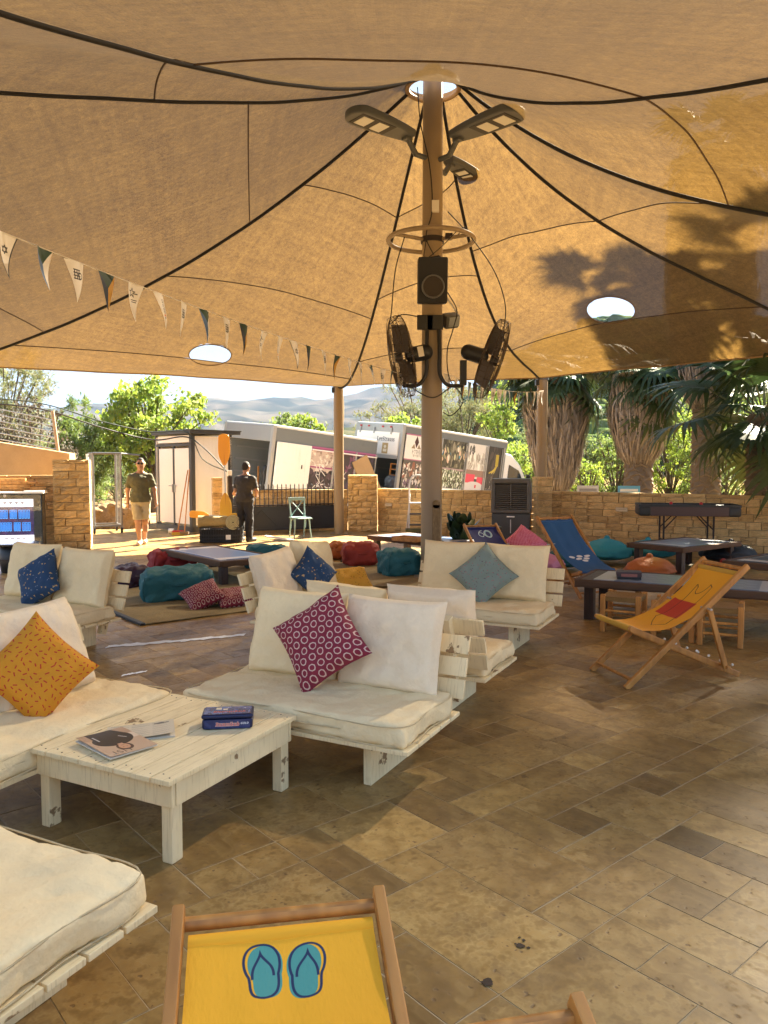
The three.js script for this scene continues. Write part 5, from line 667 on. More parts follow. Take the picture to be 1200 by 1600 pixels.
pouf('dark teal pouf in the shade under the far table', cTeal, 0.95, -12.6, 0.2, 0.5, 0.35, 0.5, 7);
pouf('teal pouf at the right end of the left low table', cTeal, -1.86, -12.0, 0.1, 0.62, 0.36, 0.5, 8);
pouf('shiny dark purple pouf beside the small end-on sofa', cPur, -1.36, -11.75, 0.6, 0.62, 0.26, 0.5, 9);
bean('big turquoise bean bag left of the grey topped table', cTurq, 3.66, -12.6, 0.42, 0.42, 1); bean('turquoise bean bag behind the grey topped table', cTurq, 4.5, -12.95, 0.42, 0.36, 2); bean('dark teal bean bag behind the blue deck chair', cTeal, 2.8, -11.75, 0.3, 0.36, 3);
bean('orange bean bag in front of the grey topped table', cOr, 3.75, -10.75, 0.34, 0.34, 4); bean('black bean bag at the wall side of the grey topped table', cBlk, 5.55, -12.3, 0.42, 0.4, 5); bean('red bean bag by the table at the right edge', cRed2, 4.75, -10.75, 0.26, 0.26, 6);
bean('pale pink crumpled bean bag beside the blue deck chair', cPink, 2.42, -11.45, 0.27, 0.3, 7); bean('pink bean bag under the diamond pattern pillow', cPink, 2.12, -11.9, 0.28, 0.34, 8); bean('black bean bag under the table at the right edge', cBlk, 4.35, -9.95, 0.3, 0.3, 9);
// straw mats
function strawMat(label, x, z, t, L, W, y) { const o = thing('straw_mat', label, 'mat', [x, y, z], t, 'straw mats laid under the low tables'); const g = new THREE.BoxGeometry(L, 0.008, W, 30, 1, 16), p = g.attributes.position, uv = g.attributes.uv; for (let i = 0; i < p.count; i++) { p.setY(i, p.getY(i) + 0.006 + 0.006 * (N2(p.getX(i) * 2 + x, p.getZ(i) * 2) + 0.6)); uv.setXY(i, p.getX(i), p.getZ(i)); } g.computeVertexNormals(); part('weave', g, mat({ map: T.straw, roughness: 0.95, bumpMap: T.straw, bumpScale: 0.004 }), o); for (const s of [-1, 1]) part('binding', bx0(0.05, 0.022, W + 0.01, s * L / 2, 0.012, 0), M.black, o); return o; }
{ const u = [0.63, 0.78], v = [0.78, -0.63], at = (a, b) => [-2.38 + u[0] * a + v[0] * b, -7.64 + u[1] * a + v[1] * b];
  const A = -0.89 + Math.PI / 2; [['nearest straw mat, its black end binding facing the sofas', -0.52, 1.5, 0.004], ['straw mat under the square teal pouf', -1.56, 1.45, 0.009], ['straw mat under the left low table', -2.6, 1.7, 0.005], ['straw mat beyond the left low table', -3.64, 1.6, 0.008]].forEach(([l, a, b, y]) => { const p = at(a, b); strawMat(l, p[0], p[1], A, 3.1, 1.03, y); });
  [['straw mat with curled edge below the rust red pouf', -0.3, -11.9, 0.004], ['straw mat under the yellow pillows', 0.05, -10.6, 0.009], ['straw mat reaching under the far low table', 0.7, -12.9, 0.006]].forEach(([l, x, z, y]) => strawMat(l, x, z, -0.25, 2.6, 1.15, y)); }
// floor glare painted as thin pale strips
{ const strip = (label, pts, w) => { const o = thing('glare_strip', label, 'glare', [0, 0, 0]); const P = []; for (let i = 0; i < pts.length - 1; i++) { const n = 14; for (let k = 0; k <= n; k++) { const t = k / n; P.push([lerp(pts[i][0], pts[i + 1][0], t), lerp(pts[i][1], pts[i + 1][1], t)]); } } const s = new THREE.Shape(), q = []; P.forEach(([x, z], i) => q.push([x, z - w * (0.7 + 0.5 * N2(i * 0.6, 1))])); [...P].reverse().forEach(([x, z], i) => q.push([x, z + w * (0.7 + 0.5 * N2(i * 0.7, 5))])); s.setFromPoints(q.map(([x, z]) => new THREE.Vector2(x, -z))); part('strip', mv(new THREE.ExtrudeGeometry(s, { depth: 0.002, bevelEnabled: false }), 0, 0.003, 0, [-Math.PI / 2, 0, 0]), mat({ color: lin(0.85, 0.87, 0.9), roughness: 0.35 }), o); return o; };
  strip('long ragged pale strip painting glare across the stone floor', [[-2.45, -6.72], [-1.85, -6.95], [-1.32, -7.2]], 0.065); strip('short pale strip painting glare beside the left sofa', [[-2.0, -5.78], [-1.85, -5.9]], 0.03); }

// ---------------------------------------------------------------- fittings on the pole
const PX = AP.x, PZ = AP.z, lampM = mat({ color: lin(0.075, 0.08, 0.08), roughness: 0.45 }), ledM = mat({ color: lin(0.7, 0.68, 0.6), roughness: 0.3 });
function streetLamp(label, az, y, tilt, s) {      // head points along local +x
  const o = thing('street_lamp', label, 'lamp', [PX, y, PZ], az, 'led street lamp heads on the central pole');
  part('arm', join(rod([0.12, -0.14, 0], [0.34, -0.14, 0], 0.035, 0.035, 12), rod([0.32, -0.14, 0], [0.46, 0.02, 0], 0.042, 0.036, 12), bx(0.12, 0.1, 0.1, 0.48, 0.05, 0)), lampM, o);
  const h = new THREE.Group(); h.name = 'head'; h.position.set(0.44, 0.06, 0); h.rotation.set(0, 0, tilt); o.add(h); const sh = new THREE.Shape(); const L = 0.95 * s, W = 0.17 * s; sh.moveTo(0, -W * 0.5); sh.bezierCurveTo(L * 0.3, -W * 0.9, L * 0.6, -W, L * 0.8, -W); sh.bezierCurveTo(L, -W, L, W, L * 0.8, W); sh.bezierCurveTo(L * 0.6, W, L * 0.3, W * 0.9, 0, W * 0.5); sh.lineTo(0, -W * 0.5);
  part('housing', mv(new THREE.ExtrudeGeometry(sh, { depth: 0.05, bevelEnabled: true, bevelSize: 0.02, bevelThickness: 0.025, bevelSegments: 4, curveSegments: 20 }), 0, 0.0, 0, [-Math.PI / 2, 0, 0]), lampM, h);
  for (const x of [0.5, 0.74]) part('led_panel', bx(0.15 * s, 0.012, 0.2 * s, L * x, -0.032, 0), ledM, h); part('led_recess', bx(0.5 * s, 0.008, 0.27 * s, L * 0.6, -0.027, 0), M.black, h); return o; }
streetLamp('street lamp head on the pole reaching out to the left', Math.PI + 0.7, 6.0, 0.02, 1.12);
streetLamp('largest street lamp head, reaching toward the camera right', -0.85, 5.97, -0.02, 1.2);
streetLamp('small foreshortened street lamp head pointing away behind the pole', 0.95, 5.92, -0.04, 0.8);
{ const o = thing('hoop_ring', 'tan steel hoop clamped round the upper pole', 'hoop', [PX - 0.02, 4.76, PZ]); part('ring', mv(new THREE.TorusGeometry(0.6, 0.032, 12, 64), 0, 0, 0, [Math.PI / 2, 0, 0]), M.pole, o); for (const a of [0.5, 2.6, 4.7]) part('spoke', rod([Math.cos(a) * 0.13, 0, Math.sin(a) * 0.13], [Math.cos(a) * 0.59, 0, Math.sin(a) * 0.59], 0.026), M.pole, o); part('clamp', join(mv(new THREE.CylinderGeometry(0.165, 0.165, 0.07, 28), 0.02, 0, 0), bx(0.1, 0.08, 0.09, 0.24, 0.02, 0.12)), M.iron, o); }
{ const o = thing('loudspeaker', 'black loudspeaker cabinet on the pole under the hoop', 'loudspeaker', [PX - 0.02, 4.12, PZ + 0.34], 0); const s = new THREE.Shape([[-0.21, -0.3], [0.21, -0.3], [0.21, 0.3], [-0.21, 0.3]].map((p) => new THREE.Vector2(...p)));
  const c = part('cabinet', join(bx(0.4, 0.6, 0.3, 0, 0, 0, [0.14, 0, 0], 0.02), bx(0.16, 0.1, 0.2, 0, 0.1, -0.24)), mat({ color: lin(0.012, 0.012, 0.013), roughness: 0.75 }), o); part('woofer', mv(new THREE.TorusGeometry(0.145, 0.012, 8, 32), 0, -0.11, 0.168, [0.14, 0, 0]), M.grey, c); part('woofer_cone', mv(new THREE.CircleGeometry(0.14, 32), 0, -0.11, 0.1655, [0.14, 0, 0]), mat({ color: lin(0.03, 0.022, 0.016), roughness: 0.8 }), c); part('tweeter', mv(new THREE.CylinderGeometry(0.045, 0.045, 0.02, 20), 0, 0.15, 0.137, [Math.PI / 2 + 0.14, 0, 0]), M.grey, c); part('logo_plate', bx(0.1, 0.02, 0.01, 0, 0.25, 0.118), M.grey, c); part('bracket', join(rod([-0.12, 0.32, -0.1], [0.1, 0.38, -0.16], 0.012), rod([0.1, 0.38, -0.16], [0.14, 0.3, -0.02], 0.01)), M.iron, o);
  const f = thing('flood_light', 'small grey floodlight hung behind the loudspeaker', 'floodlight', [PX + 0.26, 3.66, PZ - 0.05], 0.5); part('housing', bx(0.22, 0.2, 0.16, 0, 0, 0, [0.5, 0, 0.2], 0.03), M.grey, f); part('glass', bx(0.17, 0.14, 0.02, 0.01, -0.03, 0.085, [0.5, 0, 0.2]), mat({ color: lin(0.3, 0.32, 0.33), roughness: 0.1 }), f); part('yoke', join(bar([-0.1, 0.36, 0], [0.15, 0.06, 0.02], 0.02), bar([0.15, 0.06, 0.02], [0.08, -0.04, 0], 0.02)), M.steel, f); }
function wallFan(label, s) {          // s = -1 left, 1 right
  const o = thing('wall_fan', label, 'fan', [PX, 3.09, PZ + 0.12], 0), cx = s < 0 ? -0.43 : 0.8, tilt = s < 0 ? 0.2 : -0.34, ax = s < 0 ? 0.12 : -0.2, Rf = 0.56; const c = new THREE.Group(); c.name = 'cage'; c.position.set(cx, s < 0 ? 0.02 : -0.02, 0.14); c.rotation.set(0, ax, tilt); o.add(c);
  const w = [], m = (r, x) => w.push(mv(new THREE.TorusGeometry(r, 0.0045, 5, 40), x, 0, 0, [0, Math.PI / 2, 0])); m(Rf, 0.05); m(Rf, -0.05); m(Rf * 0.97, s * 0.09); m(Rf * 0.6, s * 0.13); m(0.12, s * 0.14); m(Rf * 0.6, -s * 0.1); for (let k = 0; k < 44; k++) { const a = k / 44 * 6.283, q = (r, x) => [x, Math.cos(a) * r, Math.sin(a) * r]; w.push(pipe([q(0.1, s * 0.145), q(Rf * 0.7, s * 0.12), q(Rf * 0.99, s * 0.05), q(Rf, 0), q(Rf * 0.98, -s * 0.06), q(Rf * 0.6, -s * 0.1), q(0.12, -s * 0.11)], 0.0034, 14, 4)); }
  const wm = part('cage_wires', join(w), mat({ color: lin(0.055, 0.035, 0.022), roughness: 0.5, metalness: 0.4 }), c); wm.userData.kind = 'stuff';
  for (let k = 0; k < 3; k++) { const b = new THREE.PlaneGeometry(0.4, 0.2, 6, 4), p = b.attributes.position; for (let i = 0; i < p.count; i++) p.setZ(i, 0.06 * Math.sin(p.getY(i) * 10)); b.translate(0.26, 0, 0).rotateX(0.5).rotateY(Math.PI / 2).applyMatrix4(new THREE.Matrix4().makeRotationX(k * 2.094)); b.computeVertexNormals(); part('blade', b, mat({ color: lin(0.06, 0.05, 0.045), roughness: 0.5, side: THREE.DoubleSide }), c); }
  part('hub', mv(new THREE.CylinderGeometry(0.07, 0.07, 0.1, 20), s * 0.05, 0, 0, [0, 0, Math.PI / 2]), M.black, c); part('motor', mv(new THREE.CapsuleGeometry(0.11, 0.18, 6, 18), -s * 0.24, 0, 0, [0, 0, Math.PI / 2]), M.black, c); if (s < 0) part('rating_sticker', mv(bx0(0.08, 0.14, 0.002), 0.25, 0.01, 0.112), M.cream, c);
  part('bracket_tube', pipe([[s * 0.08, 0.48, 0.06], [s * 0.09, 0.1, 0.1], [s * 0.1, -0.22, 0.1], [s * 0.2, -0.36, 0.1], [s * 0.42, -0.38, 0.12]], 0.027, 40, 10), M.black, o); part('bracket_plate', bx(0.22, 0.2, 0.05, s * 0.07 - 0.04, 0.5, 0.07), M.black, o); part('stand_block', bx(0.09, 0.34, 0.09, s * 0.42, -0.2, 0.12), M.black, o);
  for (let k = 0; k < 4; k++) part('wire_tip', rod([s * 0.02, -0.3 + k * 0.22, 0.3], [s * 0.16, -0.3 + k * 0.22, 0.34], 0.006), M.iron, c); return o; }
wallFan('left caged fan on the pole, seen nearly edge on', -1); wallFan('right caged fan on the pole, tipped outward', 1);
{ const c = (label, pts, r = 0.008) => { const o = thing('pole_cable', label, 'cable', [0, 0, 0]); part('strand', pipe(pts.map(([x, y, z]) => [PX + x, y, PZ + z]), r, 50, 5), M.cable, o); };
  c('thin cable hanging from the apex down the front of the pole', [[-0.22, 6.8, 0.1], [-0.18, 6.3, 0.16], [-0.05, 5.7, 0.17], [-0.02, 5.1, 0.17], [-0.1, 4.75, 0.2], [0.0, 4.5, 0.25]]);
  c('cable looping from the hoop down to the left fan', [[-0.4, 4.72, 0.3], [-0.52, 4.3, 0.3], [-0.58, 3.7, 0.28], [-0.6, 3.55, 0.26], [-0.45, 3.68, 0.26], [-0.2, 3.66, 0.24]]); c('long cable arching from the hoop to the right fan', [[0.2, 5.1, 0.18], [0.5, 4.75, 0.25], [0.85, 4.25, 0.25], [1.0, 3.8, 0.22], [0.98, 3.45, 0.2]]); c('sagging cable between the two fans', [[-0.35, 2.72, 0.2], [0.0, 2.55, 0.22], [0.3, 2.7, 0.2], [0.42, 2.5, 0.2], [0.25, 2.3, 0.2], [0.15, 2.35, 0.18]]); c('tangled cable beside the hoop clamp', [[-0.1, 4.7, 0.2], [-0.12, 4.45, 0.24], [0.1, 4.6, 0.24], [0.35, 4.85, 0.2], [0.45, 4.9, 0.14], [0.3, 4.75, 0.2]], 0.006); c('cable dropping from the speaker to the floodlight', [[0.2, 4.0, 0.2], [0.33, 3.75, 0.2], [0.28, 3.5, 0.2], [0.2, 3.2, 0.2], [0.24, 2.8, 0.2], [0.4, 2.6, 0.22]]); }
// ---------------------------------------------------------------- bunting
const flagT = [
  canvas(128, 192, (x, w, h) => { x.fillStyle = '#e6e2da'; x.fillRect(0, 0, w, h); x.save(); x.translate(70, 30); x.rotate(Math.PI / 2); x.fillStyle = '#2b2b2b'; x.font = 'bold 17px sans-serif'; x.fillText('POSTE ISRAEL', 0, 0, 80); x.fillText('PUB DU VENT', 0, 18, 80); x.restore(); x.fillStyle = '#c23a2a'; x.fillRect(56, 112, 10, 12); x.fillStyle = '#d9a32a'; x.fillRect(68, 112, 10, 12); x.fillStyle = '#2b3a6a'; x.fillRect(60, 126, 12, 10); }),
  canvas(128, 192, (x, w, h) => { x.fillStyle = '#e8e4dc'; x.fillRect(0, 0, w, h); x.strokeStyle = '#1b1b22'; x.lineWidth = 9; x.beginPath(); x.moveTo(0, 0); x.lineTo(64, 190); x.lineTo(128, 0); x.stroke(); x.lineWidth = 4; for (const s of [0, 1]) { x.beginPath(); for (let k = 0; k < 4; k++) x.lineTo(64 + 19 * Math.sin(k * 2.094 + s * 3.1416), 66 - 19 * Math.cos(k * 2.094 + s * 3.1416)); x.stroke(); } }),
  canvas(128, 192, (x, w, h) => { x.fillStyle = '#e8e4dc'; x.fillRect(0, 0, w, h); x.fillStyle = '#4a6a9a'; x.beginPath(); x.moveTo(0, 0); x.lineTo(66, 70); x.lineTo(64, 192); x.fill(); x.fillStyle = '#21402a'; x.beginPath(); x.moveTo(0, 0); x.lineTo(128, 0); x.lineTo(66, 70); x.fill(); x.fillStyle = '#d9b9a0'; x.beginPath(); x.moveTo(128, 0); x.lineTo(100, 60); x.lineTo(118, 30); x.fill(); }),
  canvas(128, 192, (x, w, h) => { x.fillStyle = '#e4e0d8'; x.fillRect(0, 0, w, h); x.strokeStyle = '#22222a'; x.lineWidth = 5; x.fillStyle = '#22222a'; for (const y of [38, 52, 66, 80]) { x.fillRect(40, y, 44, 5); } for (const a of [44, 58, 72]) x.fillRect(a, 40, 5, 46); x.beginPath(); x.arc(82, 66, 14, 0, 7); x.stroke(); }),
  canvas(128, 192, (x, w, h) => { x.fillStyle = '#b5872a'; x.fillRect(0, 0, w, h); x.fillStyle = '#14233a'; x.beginPath(); x.moveTo(0, 0); x.lineTo(66, 74); x.lineTo(64, 192); x.fill(); x.fillStyle = '#183422'; x.beginPath(); x.moveTo(0, 0); x.lineTo(128, 0); x.lineTo(66, 74); x.fill(); x.fillStyle = '#a8352a'; x.beginPath(); x.moveTo(128, 0); x.lineTo(104, 62); x.lineTo(116, 40); x.fill(); }),
  canvas(128, 192, (x, w, h) => { x.fillStyle = '#e4e0d8'; x.fillRect(0, 0, w, h); x.strokeStyle = '#22222a'; x.lineWidth = 4; x.beginPath(); for (let k = 0; k < 11; k++) { const r = k % 2 ? 10 : 24; x.lineTo(54 + r * Math.sin(k * 0.628), 46 - r * Math.cos(k * 0.628)); } x.stroke(); x.fillStyle = '#22222a'; x.fillRect(70, 46, 26, 5); x.fillRect(48, 80, 44, 4); x.fillRect(52, 90, 36, 4); }),
];
const flagM = flagT.map((t) => phys({ map: t, roughness: 0.6, transmission: 0.12, thickness: 0, side: THREE.DoubleSide }));
const flagG = [0, 1, 2].map((s) => { const g = new THREE.BufferGeometry(), P = [], U = [], I = [], n = 10; for (let j = 0; j <= n; j++) for (let i = 0; i <= 6; i++) { const t = j / n, u = (i / 6 - 0.5) * (1 - t), z = 0.02 * Math.sin(t * 3 + s * 2) * t + 0.03 * (u * u * 4 - 0.3) * (s - 1) + 0.015 * t * t * (s - 0.6); P.push(u * 0.2, -t * 0.3, z); U.push(u + 0.5, 1 - t); } for (let j = 0; j < n; j++) for (let i = 0; i < 6; i++) { const a = j * 7 + i; I.push(a, a + 7, a + 1, a + 1, a + 7, a + 8); } g.setAttribute('position', new THREE.Float32BufferAttribute(P, 3)); g.setAttribute('uv', new THREE.Float32BufferAttribute(U, 2)); g.setIndex(I); g.computeVertexNormals(); return g; });
function bunting(label, a, b, sag, n, order, seed, sc) { const o = thing('bunting', label, 'bunting', [0, 0, 0]), A = V(...a), B = V(...b), r = mul(seed), at = (t) => A.clone().lerp(B, t).add(V(0, -4 * sag * t * (1 - t), 0)), az = Math.atan2(-(B.z - A.z), B.x - A.x);
  part('cord', pipe(Array.from({ length: 20 }, (_, k) => at(k / 19).toArray()), 0.004, 60, 4), M.cream, o); for (let k = 0; k < n; k++) { const f = part('flag', flagG[Math.floor(r() * 3)], flagM[order[k % order.length]], o); f.position.copy(at((k + 0.6) / n)); f.rotation.set((r() - 0.5) * 0.3, az + (r() - 0.5) * 0.5 + (a[2] < -10 ? 0 : 0.35), 0, 'YXZ'); f.scale.setScalar(sc); } return o; }
bunting('string of printed triangular pennants from the upper left to the pole', [-2.75, 3.2, -4.85], [0.42, 2.86, -11.0], 0.08, 24, [0, 1, 2, 3, 4, 5, 0, 3, 2, 3, 4, 5, 0, 1, 4, 3, 4], 8, 1.0);
bunting('distant string of small pennants from the pole to the right post', [0.85, 2.92, -11.0], [3.4, 3.2, -16.5], 0.12, 19, [0, 3, 4, 2, 4, 1, 4, 3, 5], 9, 1.0);
// ---------------------------------------------------------------- things along the wall
{ const o = thing('air_cooler', 'tall grey evaporative air cooler with louvred front', 'air cooler', [2.66, 0, -16.0], -0.22), gm = mat({ color: lin(0.085, 0.08, 0.07), roughness: 0.5 }), g2 = mat({ color: lin(0.04, 0.042, 0.042), roughness: 0.45 });
  part('tank', bx(0.78, 0.56, 0.56, 0, 0.35, 0, null, 0.03), g2, o); part('body', join(bx(0.8, 0.1, 0.6, 0, 1.29, 0, null, 0.03), bx(0.8, 0.08, 0.6, 0, 0.67, 0, null, 0.02), bx(0.08, 0.6, 0.6, -0.36, 0.98, 0, null, 0.02), bx(0.08, 0.6, 0.6, 0.36, 0.98, 0, null, 0.02), bx(0.7, 0.6, 0.4, 0, 0.98, -0.08)), gm, o);
  for (let k = 0; k < 12; k++) part('louvre', bx(0.64, 0.022, 0.06, 0, 0.74 + k * 0.042, 0.26, [0.5, 0, 0], 0.004), gm, o); part('mullion', bx(0.02, 0.5, 0.02, 0, 0.98, 0.295), gm, o); part('side_filter', bx(0.012, 0.54, 0.42, 0.405, 0.98, 0), mat({ color: lin(0.22, 0.22, 0.22), roughness: 0.6 }), o); part('badge', bx(0.16, 0.025, 0.006, 0, 0.56, 0.283), M.white, o); part('level_strip', bx(0.02, 0.28, 0.006, 0, 0.36, 0.283), M.steel, o); for (const s of [-1, 1]) for (const q of [-1, 1]) part('caster', mv(new THREE.CylinderGeometry(0.04, 0.04, 0.03, 14), s * 0.32, 0.04, q * 0.2, [0, 0, Math.PI / 2]), M.rubber, o); }
{ const o = thing('air_hockey_table', 'long dark air hockey table on folding legs by the wall', 'game table', [5.5, 0, -13.95], -0.22), L = 1.72, W = 0.7;
  part('cabinet', join(bx(L - 0.4, 0.17, W, 0, 0.79, 0, null, 0.01)), mat({ color: lin(0.06, 0.028, 0.022), roughness: 0.5 }), o); for (const s of [-1, 1]) part('end_cap', bx(0.22, 0.18, W + 0.02, s * (L / 2 - 0.11), 0.79, 0, null, 0.04), M.black, o); part('playfield', bx(L - 0.14, 0.01, W - 0.12, 0, 0.862, 0), mat({ color: lin(0.5, 0.5, 0.5), roughness: 0.15 }), o); part('rail', join(bx(L, 0.045, 0.06, 0, 0.89, W / 2 - 0.03), bx(L, 0.045, 0.06, 0, 0.89, -W / 2 + 0.03), bx(0.06, 0.045, W - 0.1, L / 2 - 0.03, 0.89, 0), bx(0.06, 0.045, W - 0.1, -L / 2 + 0.03, 0.89, 0)), M.black, o);
  for (const s of [-1, 1]) { for (const q of [-1, 1]) part('leg', pipe([[s * 0.42, 0.7, q * 0.28], [s * 0.42, 0.3, q * 0.28], [s * 0.42, 0.12, q * 0.29], [s * 0.45, 0.01, q * 0.32]], 0.017, 20, 8), M.iron, o); part('cross_tube', rod([s * 0.42, 0.26, -0.28], [s * 0.42, 0.26, 0.28], 0.013), M.iron, o); for (const q of [-1, 1]) part('brace', rod([s * 0.2, 0.7, q * 0.24], [s * 0.42, 0.46, q * 0.27], 0.011), M.iron, o); }
  for (const [x, z] of [[-0.28, 0.1], [0.22, 0.18]]) { const m = thing('game_mallet', x < 0 ? 'red mallet on the far half of the air hockey table' : 'red mallet at the middle of the air hockey table', 'mallet', [5.5 + fx(-0.22, x, z)[0], 0.868, -13.95 + fx(-0.22, x, z)[1]]); part('base', lathe([[0.001, 0], [0.05, 0], [0.05, 0.022], [0.03, 0.03], [0.001, 0.03]]), mat({ color: lin(0.55, 0.03, 0.03), roughness: 0.3 }), m); part('knob', mv(new THREE.SphereGeometry(0.032, 16, 12), 0, 0.055, 0), mat({ color: lin(0.55, 0.03, 0.03), roughness: 0.3 }), m); } }
{ const o = thing('bistro_chair', 'pale turquoise cross back chair in the sun', 'chair', [-1.92, 0, -17.2], -0.28), m = mat({ color: lin(0.25, 0.38, 0.37), roughness: 0.55 });
  part('seat', bx(0.4, 0.028, 0.4, 0.12, 0.45, 0, null, 0.012), m, o); part('seat', bx(0.3, 0.022, 0.32, 0.42, 0.455, 0.02, null, 0.01), m, o); for (const s of [-1, 1]) { part('back_leg', pipe([[-0.1 - 0.03, 0, s * 0.17], [-0.05, 0.45, s * 0.165], [-0.1, 0.7, s * 0.17], [-0.12, 0.88, s * 0.18]], 0.016, 20, 8), m, o); part('front_leg', pipe([[0.3, 0, s * 0.2], [0.28, 0.25, s * 0.17], [0.27, 0.44, s * 0.165]], 0.016, 12, 8), m, o); part('arch', pipe([[-0.04, 0.2, s * 0.17], [0.02, 0.38, s * 0.17], [0.12, 0.43, s * 0.17], [0.22, 0.38, s * 0.17], [0.28, 0.2, s * 0.18]], 0.01, 20, 6), m, o); }
  part('top_rail', bx(0.025, 0.07, 0.4, -0.12, 0.86, 0, [0, 0, 0.1], 0.01), m, o); part('cross_back', join(pipe([[-0.06, 0.47, -0.16], [-0.085, 0.66, 0], [-0.11, 0.84, 0.16]], 0.011, 12, 6), pipe([[-0.06, 0.47, 0.16], [-0.085, 0.66, 0], [-0.11, 0.84, -0.16]], 0.011, 12, 6)), m, o); o.rotation.y = -1.15; }
{ const o = thing('step_ladder', 'white folding step ladder leaning by the wall beside the pole', 'ladder', [0.78, 0, -17.6], 0.1), m = mat({ color: lin(0.7, 0.7, 0.7), roughness: 0.4 }); part('hoop_rail', pipe([[-0.22, 0, 0.1], [-0.2, 0.7, 0], [-0.18, 1.25, -0.05], [-0.1, 1.37, -0.06], [0.1, 1.37, -0.06], [0.18, 1.25, -0.05], [0.2, 0.7, 0], [0.22, 0, 0.1]], 0.018, 60, 8), m, o); for (const [y, w] of [[0.25, 0.42], [0.5, 0.4], [0.75, 0.38]]) part('tread', bx(w, 0.03, 0.2, 0, y, -0.02), y > 0.6 ? m : M.grey, o); for (const s of [-1, 1]) part('rear_leg', rod([s * 0.18, 0.95, -0.05], [s * 0.21, 0, -0.45], 0.014), m, o); }
function crate(label, x, z, t, w, h, d, m) { const o = thing('plastic_crate', label, 'crate', [x, 0, z], t); const g = []; for (const s of [-1, 1]) { const side = (len, put) => { for (let k = 0; k <= Math.round(len / 0.05); k++) put(k * 0.05 - Math.round(len / 0.05) * 0.025); }; side(w - 0.06, (a) => g.push(bx0(0.016, h - 0.04, 0.012, a, h / 2, s * (d / 2 - 0.01)))); side(d - 0.06, (a) => g.push(bx0(0.012, h - 0.04, 0.016, s * (w / 2 - 0.01), h / 2, a))); for (const y of [0.025, 0.09, 0.155, h - 0.025]) { if (y >= h) continue; g.push(bx(w, 0.028, 0.02, 0, y, s * (d / 2 - 0.01)), bx(0.02, 0.028, d - 0.04, s * (w / 2 - 0.01), y, 0)); } }
  const l = part('lattice', join(g), m, o); part('floor_panel', bx(w - 0.04, 0.015, d - 0.04, 0, 0.02, 0), m, o); part('liner', bx0(w - 0.08, h * 0.8, d - 0.08, 0, h * 0.42, 0), M.rubber, o); return o; }
{ const c = crate('large black mesh crate under the rolled mat', -3.42, -16.15, 0.1, 0.86, 0.34, 0.55, mat({ color: lin(0.014, 0.014, 0.014), roughness: 0.5 })); part('paper_label', bx0(0.1, 0.1, 0.004, 0.16, 0.12, 0.28), M.white, c);
  crate('olive green vegetable crate at the foot of the step ladder', 0.78, -17.15, 0, 0.6, 0.2, 0.4, mat({ color: lin(0.1, 0.1, 0.025), roughness: 0.6 }));
  const r = thing('rolled_mat', 'rolled beige mat with a spiral end lying on the crate', 'mat', [-3.35, 0.44, -16.02], 0.12); part('roll', muv(rod([-0.52, 0, 0.0], [0.18, 0, 0], 0.13, 0.1, 20)), mat({ map: T.straw, color: lin(1.3, 1.3, 1.2), roughness: 0.9 }), r); part('spiral_end', join(...Array.from({ length: 5 }, (_, k) => mv(new THREE.TorusGeometry(0.03 + k * 0.028, 0.009, 6, 30), 0.2, -0.01, 0.14, [0, 0.15, 0]))), mat({ color: lin(0.5, 0.48, 0.3) }), r); part('end_disc', mv(new THREE.CylinderGeometry(0.155, 0.155, 0.02, 28), 0.2, -0.01, 0.12, [Math.PI / 2, 0, 0.0]), M.rubber, r);
  const paddle = (name, label, p, rot) => { const o = thing(name, label, 'paddle', p); o.rotation.set(...rot); const blade = (y, s, c) => { const sh = new THREE.Shape(); sh.moveTo(-0.02, 0); sh.bezierCurveTo(-0.1, 0.1, -0.11, 0.16, -0.11, 0.26); sh.lineTo(-0.1, 0.42); sh.bezierCurveTo(-0.09, 0.47, 0.09, 0.47, 0.1, 0.42); sh.lineTo(0.11, 0.26); sh.bezierCurveTo(0.11, 0.16, 0.1, 0.1, 0.02, 0); const g = new THREE.ExtrudeGeometry(sh, { depth: 0.012, bevelEnabled: true, bevelSize: 0.006, bevelThickness: 0.006, bevelSegments: 2 }); g.translate(0, 0, -0.006); g.scale(1.08, 1.42, 1); if (s < 0) g.rotateZ(Math.PI); g.translate(0, y, 0); const b = part('blade', g, mat({ color: lin(...c), roughness: 0.35 }), o); part('spine', rod([0, y, 0.0], [0, y + s * 0.5, 0.0], 0.018, 0.008, 8), mat({ color: lin(c[0] * 0.8, c[1] * 0.7, c[2]), roughness: 0.35 }), b); }; blade(1.26, 1, [0.8, 0.36, 0.02]); blade(0.66, -1, [0.66, 0.36, 0.02]); part('shaft', rod([0, 0.6, 0], [0, 1.32, 0], 0.015, 0.015, 10), M.steel, o); return o; };
  paddle('kayak_paddle', 'upright yellow kayak paddle held by the dark shirted man', [-3.37, 0.36, -16.35], [0, 0.2, 0.015]); paddle('kayak_paddle', 'yellow kayak paddle lying across the crate', [-2.95, 0.5, -16.4], [0.0, 0.15, 1.5]).scale.setScalar(0.62);
  const st = thing('wood_plank', 'pale plank lying on the ground behind the man', 'plank', [-2.2, 0.06, -16.3], -0.35); part('board', bx(0.75, 0.03, 0.09, 0, 0, 0, [0, 0, -0.1]), M.white, st); part('worn_end', bx(0.12, 0.032, 0.092, 0.36, -0.036, 0, [0, 0, -0.1]), M.woodPale, st); }
